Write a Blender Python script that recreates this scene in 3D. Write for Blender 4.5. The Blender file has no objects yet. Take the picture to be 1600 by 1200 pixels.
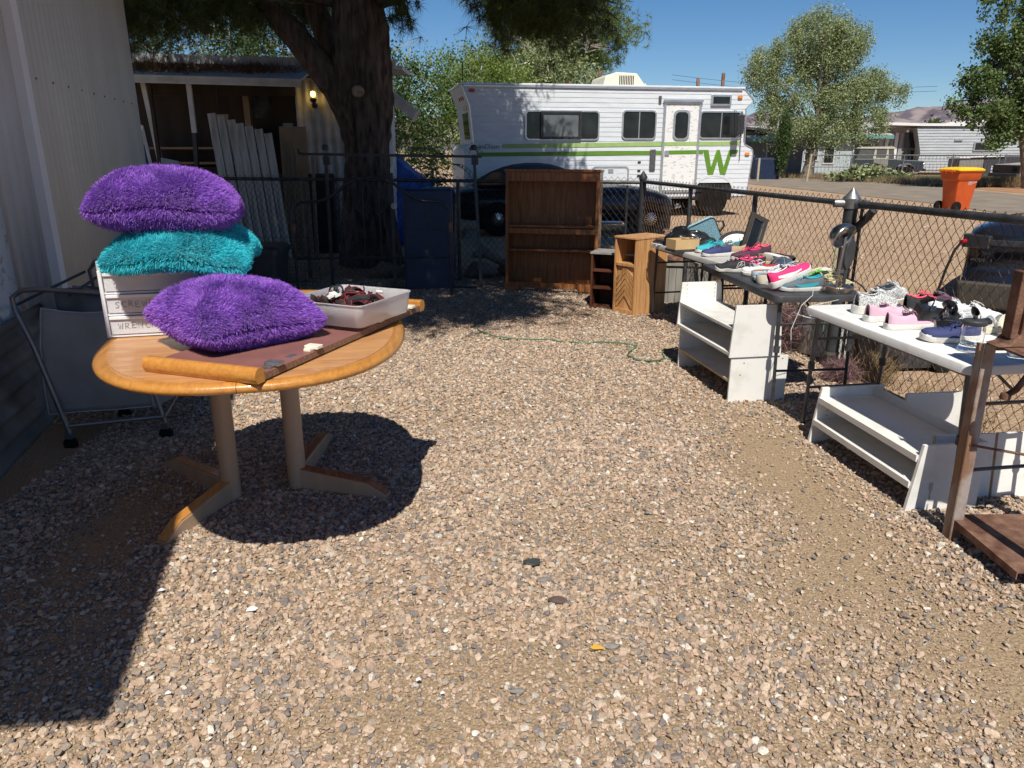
import bpy, bmesh, math, random
import numpy as np
from mathutils import Vector, Matrix, Euler, noise
R = math.radians
S = bpy.context.scene
C = S.collection
rnd = random.Random(7)

# ---------------- camera, world, sun, exposure ----------------
cam = bpy.data.cameras.new('camera'); co = bpy.data.objects.new('camera', cam); C.objects.link(co)
co.location = (0, 0, 1.6); co.rotation_euler = (R(90 - 17.47), 0, 0)
cam.sensor_width = 36; cam.lens = 26.1; cam.clip_start = .05; cam.clip_end = 6000
S.camera = co
SUN = Vector((.04, -.73, 1.0))
W = bpy.data.worlds.new('World'); S.world = W; W.use_nodes = True
nt = W.node_tree; nt.nodes.clear()
sk = nt.nodes.new('ShaderNodeTexSky'); sk.sky_type = 'NISHITA'; sk.sun_disc = False
sk.sun_elevation = math.atan2(1, .731); sk.sun_rotation = R(177); sk.altitude = 1500
sk.air_density = 1.0; sk.dust_density = .15; sk.ozone_density = 5.5
bg = nt.nodes.new('ShaderNodeBackground'); bg.inputs[1].default_value = .085
wo = nt.nodes.new('ShaderNodeOutputWorld')
hs_ = nt.nodes.new('ShaderNodeHueSaturation'); hs_.inputs['Saturation'].default_value = 1.16; hs_.inputs['Value'].default_value = .88
nt.links.new(sk.outputs[0], hs_.inputs['Color']); nt.links.new(hs_.outputs[0], bg.inputs[0]); nt.links.new(bg.outputs[0], wo.inputs[0])
sl = bpy.data.lights.new('sun', 'SUN'); sl.energy = 5.0; sl.angle = R(.53); sl.color = (1, .95, .85)
so = bpy.data.objects.new('sun', sl); C.objects.link(so); so.rotation_euler = SUN.to_track_quat('Z', 'Y').to_euler()
S.view_settings.view_transform = 'Standard'; S.view_settings.look = 'None'
S.view_settings.gamma = 1; S.view_settings.use_curve_mapping = False
S.view_settings.exposure = 0.22

# ---------------- materials ----------------
def _n(t, typ, **kw):
    n = t.nodes.new(typ)
    for k, v in kw.items(): setattr(n, k, v)
    return n
MATS = {}
def mat(name, col, rough=.6, metal=0, var=.12, scale=6, bump=0, bscale=60, col2=None, mixpos=(.35, .7), stretch=(1, 1, 1),
        spec=.5, island=None, trans=0, coat=0, emit=0, detail=5, dist=0, alpha=1, ior=1.45, tw=0, sheen=0):
    if name in MATS: return MATS[name]
    m = bpy.data.materials.new(name); m.use_nodes = True; t = m.node_tree; L = t.links.new
    b = t.nodes['Principled BSDF']; MATS[name] = m
    tc = _n(t, 'ShaderNodeTexCoord'); mp = _n(t, 'ShaderNodeMapping'); mp.inputs['Scale'].default_value = stretch
    L(tc.outputs['Object'], mp.inputs[0])
    nz = _n(t, 'ShaderNodeTexNoise'); nz.inputs['Scale'].default_value = scale; nz.inputs['Detail'].default_value = detail
    nz.inputs['Distortion'].default_value = dist; L(mp.outputs[0], nz.inputs['Vector'])
    r = _n(t, 'ShaderNodeValToRGB'); e = r.color_ramp.elements
    c = np.array(col)
    if col2 is None: a, z = c * (1 - var), np.minimum(c * (1 + var), 1)
    else: a, z = np.array(col2), c
    e[0].position, e[1].position = mixpos
    e[0].color = (*a, 1); e[1].color = (*z, 1)
    L(nz.outputs[0], r.inputs[0]); out = r.outputs[0]
    if island:
        g = _n(t, 'ShaderNodeNewGeometry'); rr = _n(t, 'ShaderNodeValToRGB'); el = rr.color_ramp.elements
        for i, (p, cc) in enumerate(island):
            x = el[i] if i < 2 else el.new(p)
            x.position = p; x.color = (*cc, 1)
        L(g.outputs['Random Per Island'], rr.inputs[0]); mx = _n(t, 'ShaderNodeMixRGB', blend_type='MULTIPLY'); mx.inputs[0].default_value = 1
        L(out, mx.inputs[1]); L(rr.outputs[0], mx.inputs[2]); out = mx.outputs[0]
    L(out, b.inputs['Base Color'])
    b.inputs['Roughness'].default_value = rough; b.inputs['Metallic'].default_value = metal
    b.inputs['Specular IOR Level'].default_value = spec; b.inputs['IOR'].default_value = ior
    b.inputs['Transmission Weight'].default_value = trans; b.inputs['Coat Weight'].default_value = coat
    b.inputs['Alpha'].default_value = alpha
    if sheen: b.inputs['Sheen Weight'].default_value = sheen
    if emit:
        L(out, b.inputs['Emission Color']); b.inputs['Emission Strength'].default_value = emit
    if bump:
        n2 = _n(t, 'ShaderNodeTexNoise'); n2.inputs['Scale'].default_value = bscale; n2.inputs['Detail'].default_value = 6
        L(mp.outputs[0], n2.inputs['Vector']); bp = _n(t, 'ShaderNodeBump'); bp.inputs['Strength'].default_value = min(bump, 1)
        bp.inputs['Distance'].default_value = .01 * max(1, bump); L(n2.outputs[0], bp.inputs['Height']); L(bp.outputs[0], b.inputs['Normal'])
    if tw:
        tr = _n(t, 'ShaderNodeBsdfTranslucent'); L(out, tr.inputs[0]); ms = _n(t, 'ShaderNodeMixShader'); ms.inputs[0].default_value = tw
        L(b.outputs[0], ms.inputs[1]); L(tr.outputs[0], ms.inputs[2]); L(ms.outputs[0], t.nodes['Material Output'].inputs[0])
    return m
def wood(name, a, b, axis='x', rough=.45, sc=14, coat=.2):
    sc *= 5
    s = {'x': (.06, 1, 1), 'y': (1, .06, 1), 'z': (1, 1, .06)}[axis]
    return mat(name, b, rough, 0, col2=a, mixpos=(.38, .62), scale=sc, stretch=s, dist=.8, detail=6, bump=.12, bscale=sc * 2, coat=coat)
M_white = mat('white_laminate', (.74, .73, .70), .42, col2=(.66, .64, .59), mixpos=(.34, .48), scale=7, bump=.02)
M_grey = mat('grey_plastic', (.50, .49, .47), .5, col2=(.42, .41, .39), scale=12, bump=.05, bscale=200)
M_tablewhite = mat('white_table_plastic', (.78, .78, .77), .5, col2=(.66, .65, .62), mixpos=(.25, .5), scale=11, bump=.12, bscale=260)
M_blackplas = mat('black_table_plastic', (.055, .055, .06), .5, col2=(.035, .035, .038), scale=12, bump=.15, bscale=220)
M_blackmetal = mat('black_painted_steel', (.03, .03, .034), .42, var=.3, scale=20)
M_greymetal = mat('grey_painted_steel', (.12, .12, .125), .45, metal=.4, var=.25, scale=20)
M_galv = mat('galvanised_steel', (.42, .43, .44), .42, metal=.85, col2=(.25, .25, .25), scale=14, bump=.1)
M_rail = mat('weathered_dark_rail', (.10, .105, .11), .5, metal=.5, col2=(.05, .05, .05), scale=12, bump=.1)
M_wire = mat('rusty_wire', (.16, .10, .065), .7, metal=.5, col2=(.09, .05, .03), scale=30)
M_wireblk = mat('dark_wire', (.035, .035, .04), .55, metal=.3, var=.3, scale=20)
M_chrome = mat('chrome', (.7, .7, .72), .18, metal=1, var=.03)
M_steel = mat('brushed_nickel', (.46, .44, .41), .3, metal=1, var=.08, scale=30, stretch=(1, 1, 8))
M_rust = mat('rusty_iron', (.29, .165, .115), .75, metal=.35, col2=(.12, .055, .035), scale=16, bump=.4, bscale=120)
M_rust2 = mat('rusty_grey_angle', (.36, .31, .28), .6, metal=.3, col2=(.24, .13, .08), mixpos=(.42, .55), scale=9, stretch=(1, 1, .5), bump=.3, bscale=90)
M_rubber = mat('black_rubber', (.014, .013, .012), .9, var=.3, bump=.2, spec=.15)
M_glass = mat('clear_glass', (1, 1, 1), .02, var=0, trans=1, ior=1.45)
M_window = mat('dark_window_glass', (.016, .017, .018), .10, var=.5, scale=2.5, spec=.45)
M_dark = mat('dark_interior', (.018, .016, .015), .9, var=.4)
OAK = wood('honey_oak', (.43, .18, .034), (.52, .235, .05), 'x', .35, 12, .5)
OAKTOP = wood('oak_laminate_top', (.43, .20, .08), (.57, .30, .125), 'y', .38, 16, .3)
OAKPOST = mat('pale_maple_post', (.52, .36, .24), .5, col2=(.44, .29, .18), scale=8, stretch=(1, 1, .1))
OAKZ = wood('brown_oak_veneer', (.19, .065, .018), (.33, .13, .042), 'z', .45, 12, .3)
OAKZ2 = wood('light_oak_veneer', (.42, .20, .075), (.60, .33, .14), 'z', .45, 12, .2)
M_redwood = mat('dark_mahogany_stain', (.09, .03, .015), .5, var=.3, scale=8, stretch=(.1, 1, 1))

# ---------------- mesh builder ----------------
class MB:
    def __init__(s): s.v = []; s.f = []
    def add(s, vs, fs, m=None):
        o = len(s.v)
        s.v += [tuple(m @ Vector(v)) if m else tuple(v) for v in vs]
        s.f += [tuple(i + o for i in f) for f in fs]; return s
    def box(s, x0, x1, y0, y1, z0, z1, m=None):
        return s.add([(x0, y0, z0), (x1, y0, z0), (x1, y1, z0), (x0, y1, z0), (x0, y0, z1), (x1, y0, z1), (x1, y1, z1), (x0, y1, z1)],
                     [(3, 2, 1, 0), (4, 5, 6, 7), (0, 1, 5, 4), (1, 2, 6, 5), (2, 3, 7, 6), (3, 0, 4, 7)], m)
    def bar(s, a, b, w, h, up=(0, 0, 1)):
        a, b = Vector(a), Vector(b); d = (b - a); L = d.length; d.normalize(); u = Vector(up)
        if abs(d.dot(u)) > .98: u = Vector((1, 0, 0))
        x = d.cross(u).normalized(); u = x.cross(d)
        m = Matrix((x, u, -d)).transposed().to_4x4(); m.translation = a
        m = Matrix.Translation(a) @ Matrix((x, d, u)).transposed().to_4x4()
        return s.box(-w / 2, w / 2, 0, L, -h / 2, h / 2, m)
    def tube(s, pts, r, n=6, closed=False, cap=True):
        P = [Vector(p) for p in pts]; k = len(P); rs = r if isinstance(r, (list, tuple)) else [r] * k
        rings = []; prev = None
        for i in range(k):
            a = P[i - 1] if (i > 0 or closed) else P[i]; b = P[(i + 1) % k] if (i < k - 1 or closed) else P[i]
            d = (b - a); d = d.normalized() if d.length > 1e-9 else Vector((0, 0, 1))
            if prev is None: x = d.orthogonal().normalized()
            else:
                x = prev - d * prev.dot(d); x = x.normalized() if x.length > 1e-6 else d.orthogonal().normalized()
            prev = x; y = d.cross(x)
            rings.append([P[i] + (x * math.cos(2 * math.pi * j / n) + y * math.sin(2 * math.pi * j / n)) * rs[i] for j in range(n)])
        return s.loft(rings, closed, cap)
    def loft(s, rings, closed=False, cap=True, open_ring=False):
        n = len(rings[0]); k = len(rings); vs = [p for r in rings for p in r]; fs = []
        for i in range(k if closed else k - 1):
            a = i * n; b = ((i + 1) % k) * n
            for j in range(n - 1 if open_ring else n):
                j2 = (j + 1) % n; fs.append((a + j, a + j2, b + j2, b + j))
        if cap and not closed:
            fs.append(tuple(range(n - 1, -1, -1))); fs.append(tuple((k - 1) * n + j for j in range(n)))
        return s.add(vs, fs)
    def lathe(s, prof, n=16, c=(0, 0, 0), m=None):
        rings = [[(c[0] + r * math.cos(2 * math.pi * j / n), c[1] + r * math.sin(2 * math.pi * j / n), c[2] + z) for j in range(n)] for r, z in prof]
        if m: rings = [[m @ Vector(p) for p in r] for r in rings]
        return s.loft(rings)
    def prism(s, poly, d0, d1, plane='xz', m=None):
        n = len(poly)
        f = {'xz': lambda p, d: (p[0], d, p[1]), 'xy': lambda p, d: (p[0], p[1], d), 'yz': lambda p, d: (d, p[0], p[1])}[plane]
        vs = [f(p, d0) for p in poly] + [f(p, d1) for p in poly]
        fs = [tuple(range(n)), tuple(range(2 * n - 1, n - 1, -1))] + [(i, (i + 1) % n + 0, (i + 1) % n + n, i + n) for i in range(n)]
        fs = [fs[0][::-1], fs[1][::-1]] + fs[2:]
        return s.add(vs, fs, m)
    def grid(s, fn, nu, nv):
        vs = [fn(i / nu, j / nv) for j in range(nv + 1) for i in range(nu + 1)]
        return s.add(vs, [(j * (nu + 1) + i, j * (nu + 1) + i + 1, (j + 1) * (nu + 1) + i + 1, (j + 1) * (nu + 1) + i) for j in range(nv) for i in range(nu)])
    def build(s, name, m, parent=None, loc=None, smooth=None, bevel=0, rot=None, fix=True, solid=0, sub=0):
        me = bpy.data.meshes.new(name); me.from_pydata([tuple(v) for v in s.v], [], s.f)
        if fix:
            b = bmesh.new(); b.from_mesh(me); bmesh.ops.recalc_face_normals(b, faces=b.faces); b.to_mesh(me); b.free()
        me.materials.append(m)
        if smooth is not None:
            me.shade_smooth()
            if smooth: me.set_sharp_from_angle(angle=R(smooth))
        o = bpy.data.objects.new(name, me); C.objects.link(o)
        if parent: o.parent = parent
        if loc: o.location = loc
        if rot: o.rotation_euler = rot
        if solid:
            x = o.modifiers.new('thickness', 'SOLIDIFY'); x.thickness = solid; x.offset = 0
        if bevel:
            x = o.modifiers.new('edge', 'BEVEL'); x.width = bevel; x.segments = 2; x.limit_method = 'ANGLE'; x.angle_limit = R(40)
        if sub:
            x = o.modifiers.new('sub', 'SUBSURF'); x.levels = sub; x.render_levels = sub
        return o
def raw(name, V, F, m, parent=None, loc=None, smooth=False):
    """fast mesh from numpy: V (n,3), F (k, m) all faces of one size"""
    me = bpy.data.meshes.new(name); V = np.asarray(V, np.float32); F = np.asarray(F, np.int32); k, q = F.shape
    me.vertices.add(len(V)); me.vertices.foreach_set('co', V.ravel()); me.loops.add(k * q); me.loops.foreach_set('vertex_index', F.ravel())
    me.polygons.add(k); me.polygons.foreach_set('loop_start', np.arange(0, k * q, q, dtype=np.int32))
    me.update(calc_edges=True); me.validate(); me.materials.append(m)
    if smooth: me.shade_smooth()
    o = bpy.data.objects.new(name, me); C.objects.link(o)
    if parent: o.parent = parent
    if loc: o.location = loc
    return o
def tag(o, label=None, cat=None, group=None, kind=None):
    for k, v in (('label', label), ('category', cat), ('group', group), ('kind', kind)):
        if v: o[k] = v
    return o
def thing(name, label, cat, loc=(0, 0, 0), rz=0, group=None, rot=None):
    o = bpy.data.objects.new(name, None); C.objects.link(o); o.empty_display_size = .1
    o.location = loc; o.rotation_euler = rot or (0, 0, rz)
    return tag(o, label, cat, group)
def box(name, m, x0, x1, y0, y1, z0, z1, parent=None, bevel=0, **k):
    return MB().box(x0, x1, y0, y1, z0, z1).build(name, m, parent, bevel=bevel, **k)
def arc(c, r, a0, a1, n, plane='xz'):
    o = []
    for i in range(n + 1):
        a = R(a0 + (a1 - a0) * i / n); u, v = r * math.cos(a), r * math.sin(a)
        o.append({'xz': (c[0] + u, c[1], c[2] + v), 'xy': (c[0] + u, c[1] + v, c[2]), 'yz': (c[0], c[1] + u, c[2] + v)}[plane])
    return o
def rrect(x0, x1, y0, y1, r, n=4):
    o = []
    for cx, cy, a in ((x1 - r, y1 - r, 0), (x0 + r, y1 - r, 90), (x0 + r, y0 + r, 180), (x1 - r, y0 + r, 270)):
        for i in range(n + 1):
            t = R(a + 90 * i / n); o.append((cx + r * math.cos(t), cy + r * math.sin(t)))
    return o
def ring(mb, outer, inner, d0, d1, plane='xz', m=None):
    f = {'xz': lambda p, d: (p[0], d, p[1]), 'xy': lambda p, d: (p[0], p[1], d), 'yz': lambda p, d: (d, p[0], p[1])}[plane]
    n = len(outer); vs = [f(p, d0) for p in outer] + [f(p, d0) for p in inner] + [f(p, d1) for p in outer] + [f(p, d1) for p in inner]
    fs = []
    for i in range(n):
        j = (i + 1) % n
        fs += [(i, j, n + j, n + i), (2 * n + i, 3 * n + i, 3 * n + j, 2 * n + j), (i, 2 * n + i, 2 * n + j, j), (n + i, n + j, 3 * n + j, 3 * n + i)]
    return mb.add(vs, fs, m)
def text(name, s, size, m, parent, loc, rot, depth=.001, sx=1, shear=0):
    cu = bpy.data.curves.new(name, 'FONT'); cu.body = s; cu.size = size; cu.extrude = depth; cu.shear = shear; cu.resolution_u = 2
    t = bpy.data.objects.new(name + '_curve', cu); C.objects.link(t)
    bpy.context.view_layer.update(); me = bpy.data.meshes.new_from_object(t)
    bpy.data.objects.remove(t); me.materials.clear(); me.materials.append(m)
    o = bpy.data.objects.new(name, me); C.objects.link(o); o.parent = parent; o.location = loc; o.rotation_euler = rot; o.scale = (sx, 1, 1)
    return o
def copy_tree(o, parent=None):
    c = o.copy(); C.objects.link(c)
    if parent: c.parent = parent
    for ch in [x for x in bpy.data.objects if x.parent == o]: copy_tree(ch, c)
    return c

# ---------------- the setting ----------------
def G_mat():
    m = bpy.data.materials.new('dry_dirt'); m.use_nodes = True; t = m.node_tree; L = t.links.new; b = t.nodes['Principled BSDF']
    tc = _n(t, 'ShaderNodeTexCoord')
    n1 = _n(t, 'ShaderNodeTexNoise'); n1.inputs['Scale'].default_value = 1.3; n1.inputs['Roughness'].default_value = .72; n1.inputs['Detail'].default_value = 8
    n2 = _n(t, 'ShaderNodeTexNoise'); n2.inputs['Scale'].default_value = 26; n2.inputs['Detail'].default_value = 8; n2.inputs['Roughness'].default_value = .75
    vo = _n(t, 'ShaderNodeTexVoronoi'); vo.inputs['Scale'].default_value = 34
    for n in (n1, n2, vo): L(tc.outputs['Object'], n.inputs['Vector'])
    r1 = _n(t, 'ShaderNodeValToRGB'); e = r1.color_ramp.elements; e[0].position = .3; e[1].position = .7; e[0].color = (.37, .25, .165, 1); e[1].color = (.52, .38, .26, 1)
    r2 = _n(t, 'ShaderNodeValToRGB'); e = r2.color_ramp.elements; e[0].position = .35; e[1].position = .65; e[0].color = (.62, .60, .58, 1); e[1].color = (1.1, 1.08, 1.05, 1)
    L(n1.outputs[0], r1.inputs[0]); L(n2.outputs[0], r2.inputs[0])
    mx = _n(t, 'ShaderNodeMixRGB', blend_type='MULTIPLY'); mx.inputs[0].default_value = .9; L(r1.outputs[0], mx.inputs[1]); L(r2.outputs[0], mx.inputs[2]); L(mx.outputs[0], b.inputs['Base Color'])
    b.inputs['Roughness'].default_value = .95; b.inputs['Specular IOR Level'].default_value = .1
    ad = _n(t, 'ShaderNodeMath', operation='SUBTRACT'); L(n2.outputs[0], ad.inputs[0]); L(vo.outputs[0], ad.inputs[1])
    bp = _n(t, 'ShaderNodeBump'); bp.inputs['Strength'].default_value = .8; bp.inputs['Distance'].default_value = .015; L(ad.outputs[0], bp.inputs['Height']); L(bp.outputs[0], b.inputs['Normal'])
    return m
M_dirt = G_mat()
M_yard = mat('gritty_yard_soil', (.43, .32, .205), .95, col2=(.24, .17, .11), scale=110, detail=10, bump=1, bscale=90, spec=.1)
g = MB().add([(-3000, -600, 0), (3000, -600, 0), (3000, 5000, 0), (-3000, 5000, 0)], [(0, 1, 2, 3)]).build('ground', M_dirt); tag(g, kind='structure')
def yh(x, y):
    return .014 + .005 * np.sin(x * 2.3 + 1.1 * np.sin(y * 1.7)) + .004 * np.sin(y * 3.1 + np.sin(x * 4.3)) + .0015 * np.sin(x * 17 + y * 5) * np.sin(y * 13)
def yfn(u, v):
    x = -4.2 + 6.7 * u; y = -1 + 10.6 * v
    return (x, y, yh(x, y))
yard = MB().grid(yfn, 170, 260).build('gravel_yard', M_yard, smooth=0); tag(yard, kind='structure')
M_road = mat('worn_asphalt', (.27, .225, .175), .9, col2=(.19, .155, .125), scale=1.2, detail=10, bump=.4, bscale=60, spec=.2)
road = MB().add([(9.6, 60, .012), (13.2, 24.3, .012), (12.6, 14, .012), (12, -5, .012), (19.0, -5, .012), (19.2, 28.6, .012), (19.26, 41.9, .012), (17.2, 60, .012), (14, 140, .012), (6, 140, .012)],
                [(0, 1, 6, 7), (1, 2, 5, 6), (2, 3, 4, 5), (9, 0, 7, 8)]).build('road', M_road); tag(road, kind='structure')
M_verge = mat('reddish_verge_dirt', (.42, .24, .14), .95, col2=(.28, .15, .08), scale=2.5, bump=.6, bscale=30, spec=.1)
vg = MB().add([(17.6, 60, .008), (20.0, 41.9, .008), (19.9, 28.6, .008), (19.9, -5, .008), (60, -5, .008), (60, 60, .008)], [tuple(range(6))]).build('verge', M_verge); tag(vg, kind='structure')
# mountains
M_mount = mat('hazy_mountain', (.26, .215, .215), .95, col2=(.11, .095, .115), scale=.035, detail=12, mixpos=(.4, .6), bump=1, bscale=.05, spec=0)  # purple-grey base colour carries the distance haze
prof = [(-1800, 40), (-400, 55), (0, 60), (440, 64), (490, 76), (550, 58), (640, 60), (700, 66), (735, 72), (770, 82), (850, 86), (920, 103), (1000, 115), (1300, 90), (2200, 60)]
def mfn(u, v):
    x = -1800 + 4000 * u
    h = np.interp(x, [p[0] for p in prof], [p[1] for p in prof])
    y = 1250 + 500 * v
    f = math.sin(min(1, v * 2) * math.pi / 2) if v < .5 else math.cos((v - .5) * math.pi) * .9 + .1
    rg = abs(noise.fractal((x * .012, y * .006, 3), 1, 2, 6))
    return (x, y, h * f * (1 - .30 * rg * (1 - f * .8)) - 2 + 9 * noise.fractal((x * .02, y * .02, 9), 1, 2, 4) * f)
mo = MB().grid(mfn, 260, 34).build('mountains', M_mount, smooth=0); tag(mo, kind='structure')

# gravel: instanced stones, coloured per stone
def stone_mat():
    m = bpy.data.materials.new('crushed_rock'); m.use_nodes = True; t = m.node_tree; L = t.links.new; b = t.nodes['Principled BSDF']
    oi = _n(t, 'ShaderNodeObjectInfo'); r = _n(t, 'ShaderNodeValToRGB'); r.color_ramp.interpolation = 'LINEAR'
    cols = [(0, (.50, .365, .26)), (.14, (.38, .265, .18)), (.28, (.54, .41, .30)), (.42, (.44, .30, .22)), (.56, (.60, .475, .36)), (.64, (.30, .22, .17)), (.72, (.33, .27, .215)),
            (.78, (.19, .165, .15)), (.88, (.24, .205, .185)), (.94, (.42, .36, .29)), (1, (.72, .66, .58))]
    el = r.color_ramp.elements
    for i, (p, c) in enumerate(cols):
        x = el[i] if i < 2 else el.new(p)
        x.position = p; x.color = (*c, 1)
    L(oi.outputs['Random'], r.inputs[0])
    tc = _n(t, 'ShaderNodeTexCoord'); nz = _n(t, 'ShaderNodeTexNoise'); nz.inputs['Scale'].default_value = 2.2; nz.inputs['Detail'].default_value = 6; L(tc.outputs['Object'], nz.inputs['Vector'])
    r2 = _n(t, 'ShaderNodeValToRGB'); e = r2.color_ramp.elements; e[0].position = .3; e[1].position = .7; e[0].color = (.72, .72, .72, 1); e[1].color = (1.1, 1.1, 1.1, 1); L(nz.outputs[0], r2.inputs[0])
    mx = _n(t, 'ShaderNodeMixRGB', blend_type='MULTIPLY'); mx.inputs[0].default_value = 1; L(r.outputs[0], mx.inputs[1]); L(r2.outputs[0], mx.inputs[2]); L(mx.outputs[0], b.inputs['Base Color'])
    b.inputs['Roughness'].default_value = .85; b.inputs['Specular IOR Level'].default_value = .25
    return m
M_stone = stone_mat()
protos = bpy.data.collections.new('stone_shapes')
for k in range(10):
    bm = bmesh.new(); bmesh.ops.create_icosphere(bm, subdivisions=2, radius=1)
    sx, sy, sz = 1, rnd.uniform(.65, .95), rnd.uniform(.45, .78)
    cuts = [(Vector((rnd.gauss(0, 1), rnd.gauss(0, 1), rnd.gauss(0, .8))).normalized(), rnd.uniform(.45, .8)) for _ in range(9)]
    for v in bm.verts:
        p = v.co.copy()
        for nrm, d in cuts:
            e = p.dot(nrm) - d
            if e > 0: p -= nrm * e
        p *= 1 + .07 * noise.noise(v.co * 2 + Vector((k * 7, 0, 0)))
        v.co = Vector((p.x * sx, p.y * sy, p.z * sz)) * 1.2
    me = bpy.data.meshes.new('stone'); bm.to_mesh(me); bm.free(); me.materials.append(M_stone)
    me.shade_smooth(); me.set_sharp_from_angle(angle=R(22))
    protos.objects.link(bpy.data.objects.new('stone', me))
def scatter(name, P, SC, RT, coll):
    me = bpy.data.meshes.new(name); n = len(P); me.vertices.add(n); me.vertices.foreach_set('co', np.asarray(P, np.float32).ravel())
    a = me.attributes.new('sc', 'FLOAT', 'POINT'); a.data.foreach_set('value', np.asarray(SC, np.float32))
    a = me.attributes.new('rt', 'FLOAT_VECTOR', 'POINT'); a.data.foreach_set('vector', np.asarray(RT, np.float32).ravel())
    a = me.attributes.new('ix', 'INT', 'POINT'); a.data.foreach_set('value', np.random.randint(0, 1000, n).astype(np.int32))
    o = bpy.data.objects.new(name, me); C.objects.link(o)
    ng = bpy.data.node_groups.new(name, 'GeometryNodeTree')
    ng.interface.new_socket('Geometry', in_out='INPUT', socket_type='NodeSocketGeometry'); ng.interface.new_socket('Geometry', in_out='OUTPUT', socket_type='NodeSocketGeometry')
    i = ng.nodes.new('NodeGroupInput'); u = ng.nodes.new('NodeGroupOutput'); ip = ng.nodes.new('GeometryNodeInstanceOnPoints'); ci = ng.nodes.new('GeometryNodeCollectionInfo')
    m2p = ng.nodes.new('GeometryNodeMeshToPoints')
    ci.inputs['Collection'].default_value = coll; ci.inputs['Separate Children'].default_value = True; ci.inputs['Reset Children'].default_value = True
    def att(nm, ty):
        x = ng.nodes.new('GeometryNodeInputNamedAttribute'); x.data_type = ty; x.inputs['Name'].default_value = nm; return x.outputs['Attribute']
    L = ng.links.new
    L(i.outputs[0], m2p.inputs['Mesh']); L(m2p.outputs[0], ip.inputs['Points']); L(ci.outputs[0], ip.inputs['Instance']); ip.inputs['Pick Instance'].default_value = True
    L(att('ix', 'INT'), ip.inputs['Instance Index']); L(att('rt', 'FLOAT_VECTOR'), ip.inputs['Rotation']); L(att('sc', 'FLOAT'), ip.inputs['Scale'])
    L(ip.outputs[0], u.inputs[0])
    md = o.modifiers.new('scatter', 'NODES'); md.node_group = ng
    return o
rg = np.random.default_rng(5)
def dirtmask(x, y):
    """fewer stones on the worn strips of bare soil"""
    d = np.zeros_like(x)
    for cx, cy, rx, ry, k in ((1.42, 3.2, .32, 1.3, .93), (1.30, 2.55, .38, .5, .86), (1.65, 2.05, .5, .40, .80), (-1.75, 2.9, .18, .8, .85), (-1.45, 2.1, .2, .5, .6), (.05, 2.0, .3, .15, .5), (-.35, 1.75, .35, .12, .5), (.6, 3.0, .5, .3, .35), (.9, 1.7, .4, .15, .5)):
        d = np.maximum(d, k * np.exp(-(((x - cx) / rx) ** 2 + ((y - cy) / ry) ** 2)))
    n = np.sin(x * 3.1 + np.sin(y * 2.3)) * np.sin(y * 2.7 + 1.3 * np.sin(x * 1.9))
    return np.clip(d + .22 * np.clip(n - .1, 0, 1), 0, .96)
def zone(x0, x1, y0, y1, dens, smin, smax, pw=2.0, lift=0):
    n = int((x1 - x0) * (y1 - y0) * dens); x = rg.uniform(x0, x1, n); y = rg.uniform(y0, y1, n)
    keep = (rg.random(n) > dirtmask(x, y)) & (np.abs(x) < 1.0 + y * .78) & (x < 2.5 - .02 * y)
    x, y = x[keep], y[keep]; s = smin + (smax - smin) * rg.random(len(x)) ** pw
    s = s * (1 - .35 * dirtmask(x, y))
    z = yh(x, y) + s * .12 + lift * rg.random(len(x))
    rt = np.stack([rg.normal(0, .35, len(x)), rg.normal(0, .35, len(x)), rg.uniform(0, 6.28, len(x))], 1)
    return np.stack([x, y, z], 1), s, rt
Z = [zone(-2.4, 2.6, 1.0, 4.2, 3600, .006, .0165, 1.5, .009), zone(-2.4, 2.6, 1.0, 4.2, 9500, .0028, .0070, 1.0, .003), zone(-4.2, 2.5, 4.2, 9.5, 2900, .007, .0165, 1.4, .008),
     zone(-2.2, 2.4, 1.0, 4.2, 110, .016, .024, 2, .006), zone(-4, 2.5, 4.2, 7, 3600, .0035, .008)]
gv = scatter('gravel', np.concatenate([a[0] for a in Z]), np.concatenate([a[1] for a in Z]), np.concatenate([a[2] for a in Z]), protos)
tag(gv, kind='stuff', label='tan and grey crushed gravel covering the yard', cat='gravel')
# sparse pebbles on the bare dirt outside the fence
n = 26000; x = rg.uniform(1.7, 12, n); y = 2.5 + 20 * rg.random(n) ** 1.5; k = x > 2.75 - .13 * y
P = np.stack([x[k], y[k], np.full(k.sum(), .003)], 1); nn = len(P)
pb = scatter('pebbles', P, .006 + .02 * rg.random(nn) ** 3, np.stack([rg.normal(0, .3, nn), rg.normal(0, .3, nn), rg.uniform(0, 6, nn)], 1), protos)
tag(pb, kind='stuff', label='loose pebbles scattered on the dirt beyond the fence', cat='pebbles')

# ---------------- trailer home on the left ----------------
def corr_sheet(name, m, p0, p1, z0, z1, pitch, amp, parent, horiz=False, thick=.002, flare=0):
    """corrugated sheet from ground point p0 to p1"""
    p0, p1 = Vector((*p0, 0)), Vector((*p1, 0)); d = (p1 - p0); L = d.length; d.normalize(); nrm = Vector((d.y, -d.x, 0))
    mb = MB()
    if horiz:
        k = int((z1 - z0) / pitch * 6)
        mb.grid(lambda u, v: p0 + d * (L * u) + nrm * (amp * math.sin(v * k / 6 * 2 * math.pi) + flare * (1 - v)) + Vector((0, 0, z0 + (z1 - z0) * v)), 2, k)
    else:
        k = int(L / pitch * 6)
        mb.grid(lambda u, v: p0 + d * (L * u) + nrm * (amp * math.sin(u * k / 6 * 2 * math.pi)) + Vector((0, 0, z0 + (z1 - z0) * v)), k, 1)
    return mb.build(name, m, parent, smooth=0, solid=thick, fix=False)
M_siding = mat('beige_trailer_siding', (.66, .635, .57), .6, col2=(.58, .555, .50), scale=3, stretch=(1, 1, .25), bump=.05)
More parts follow.
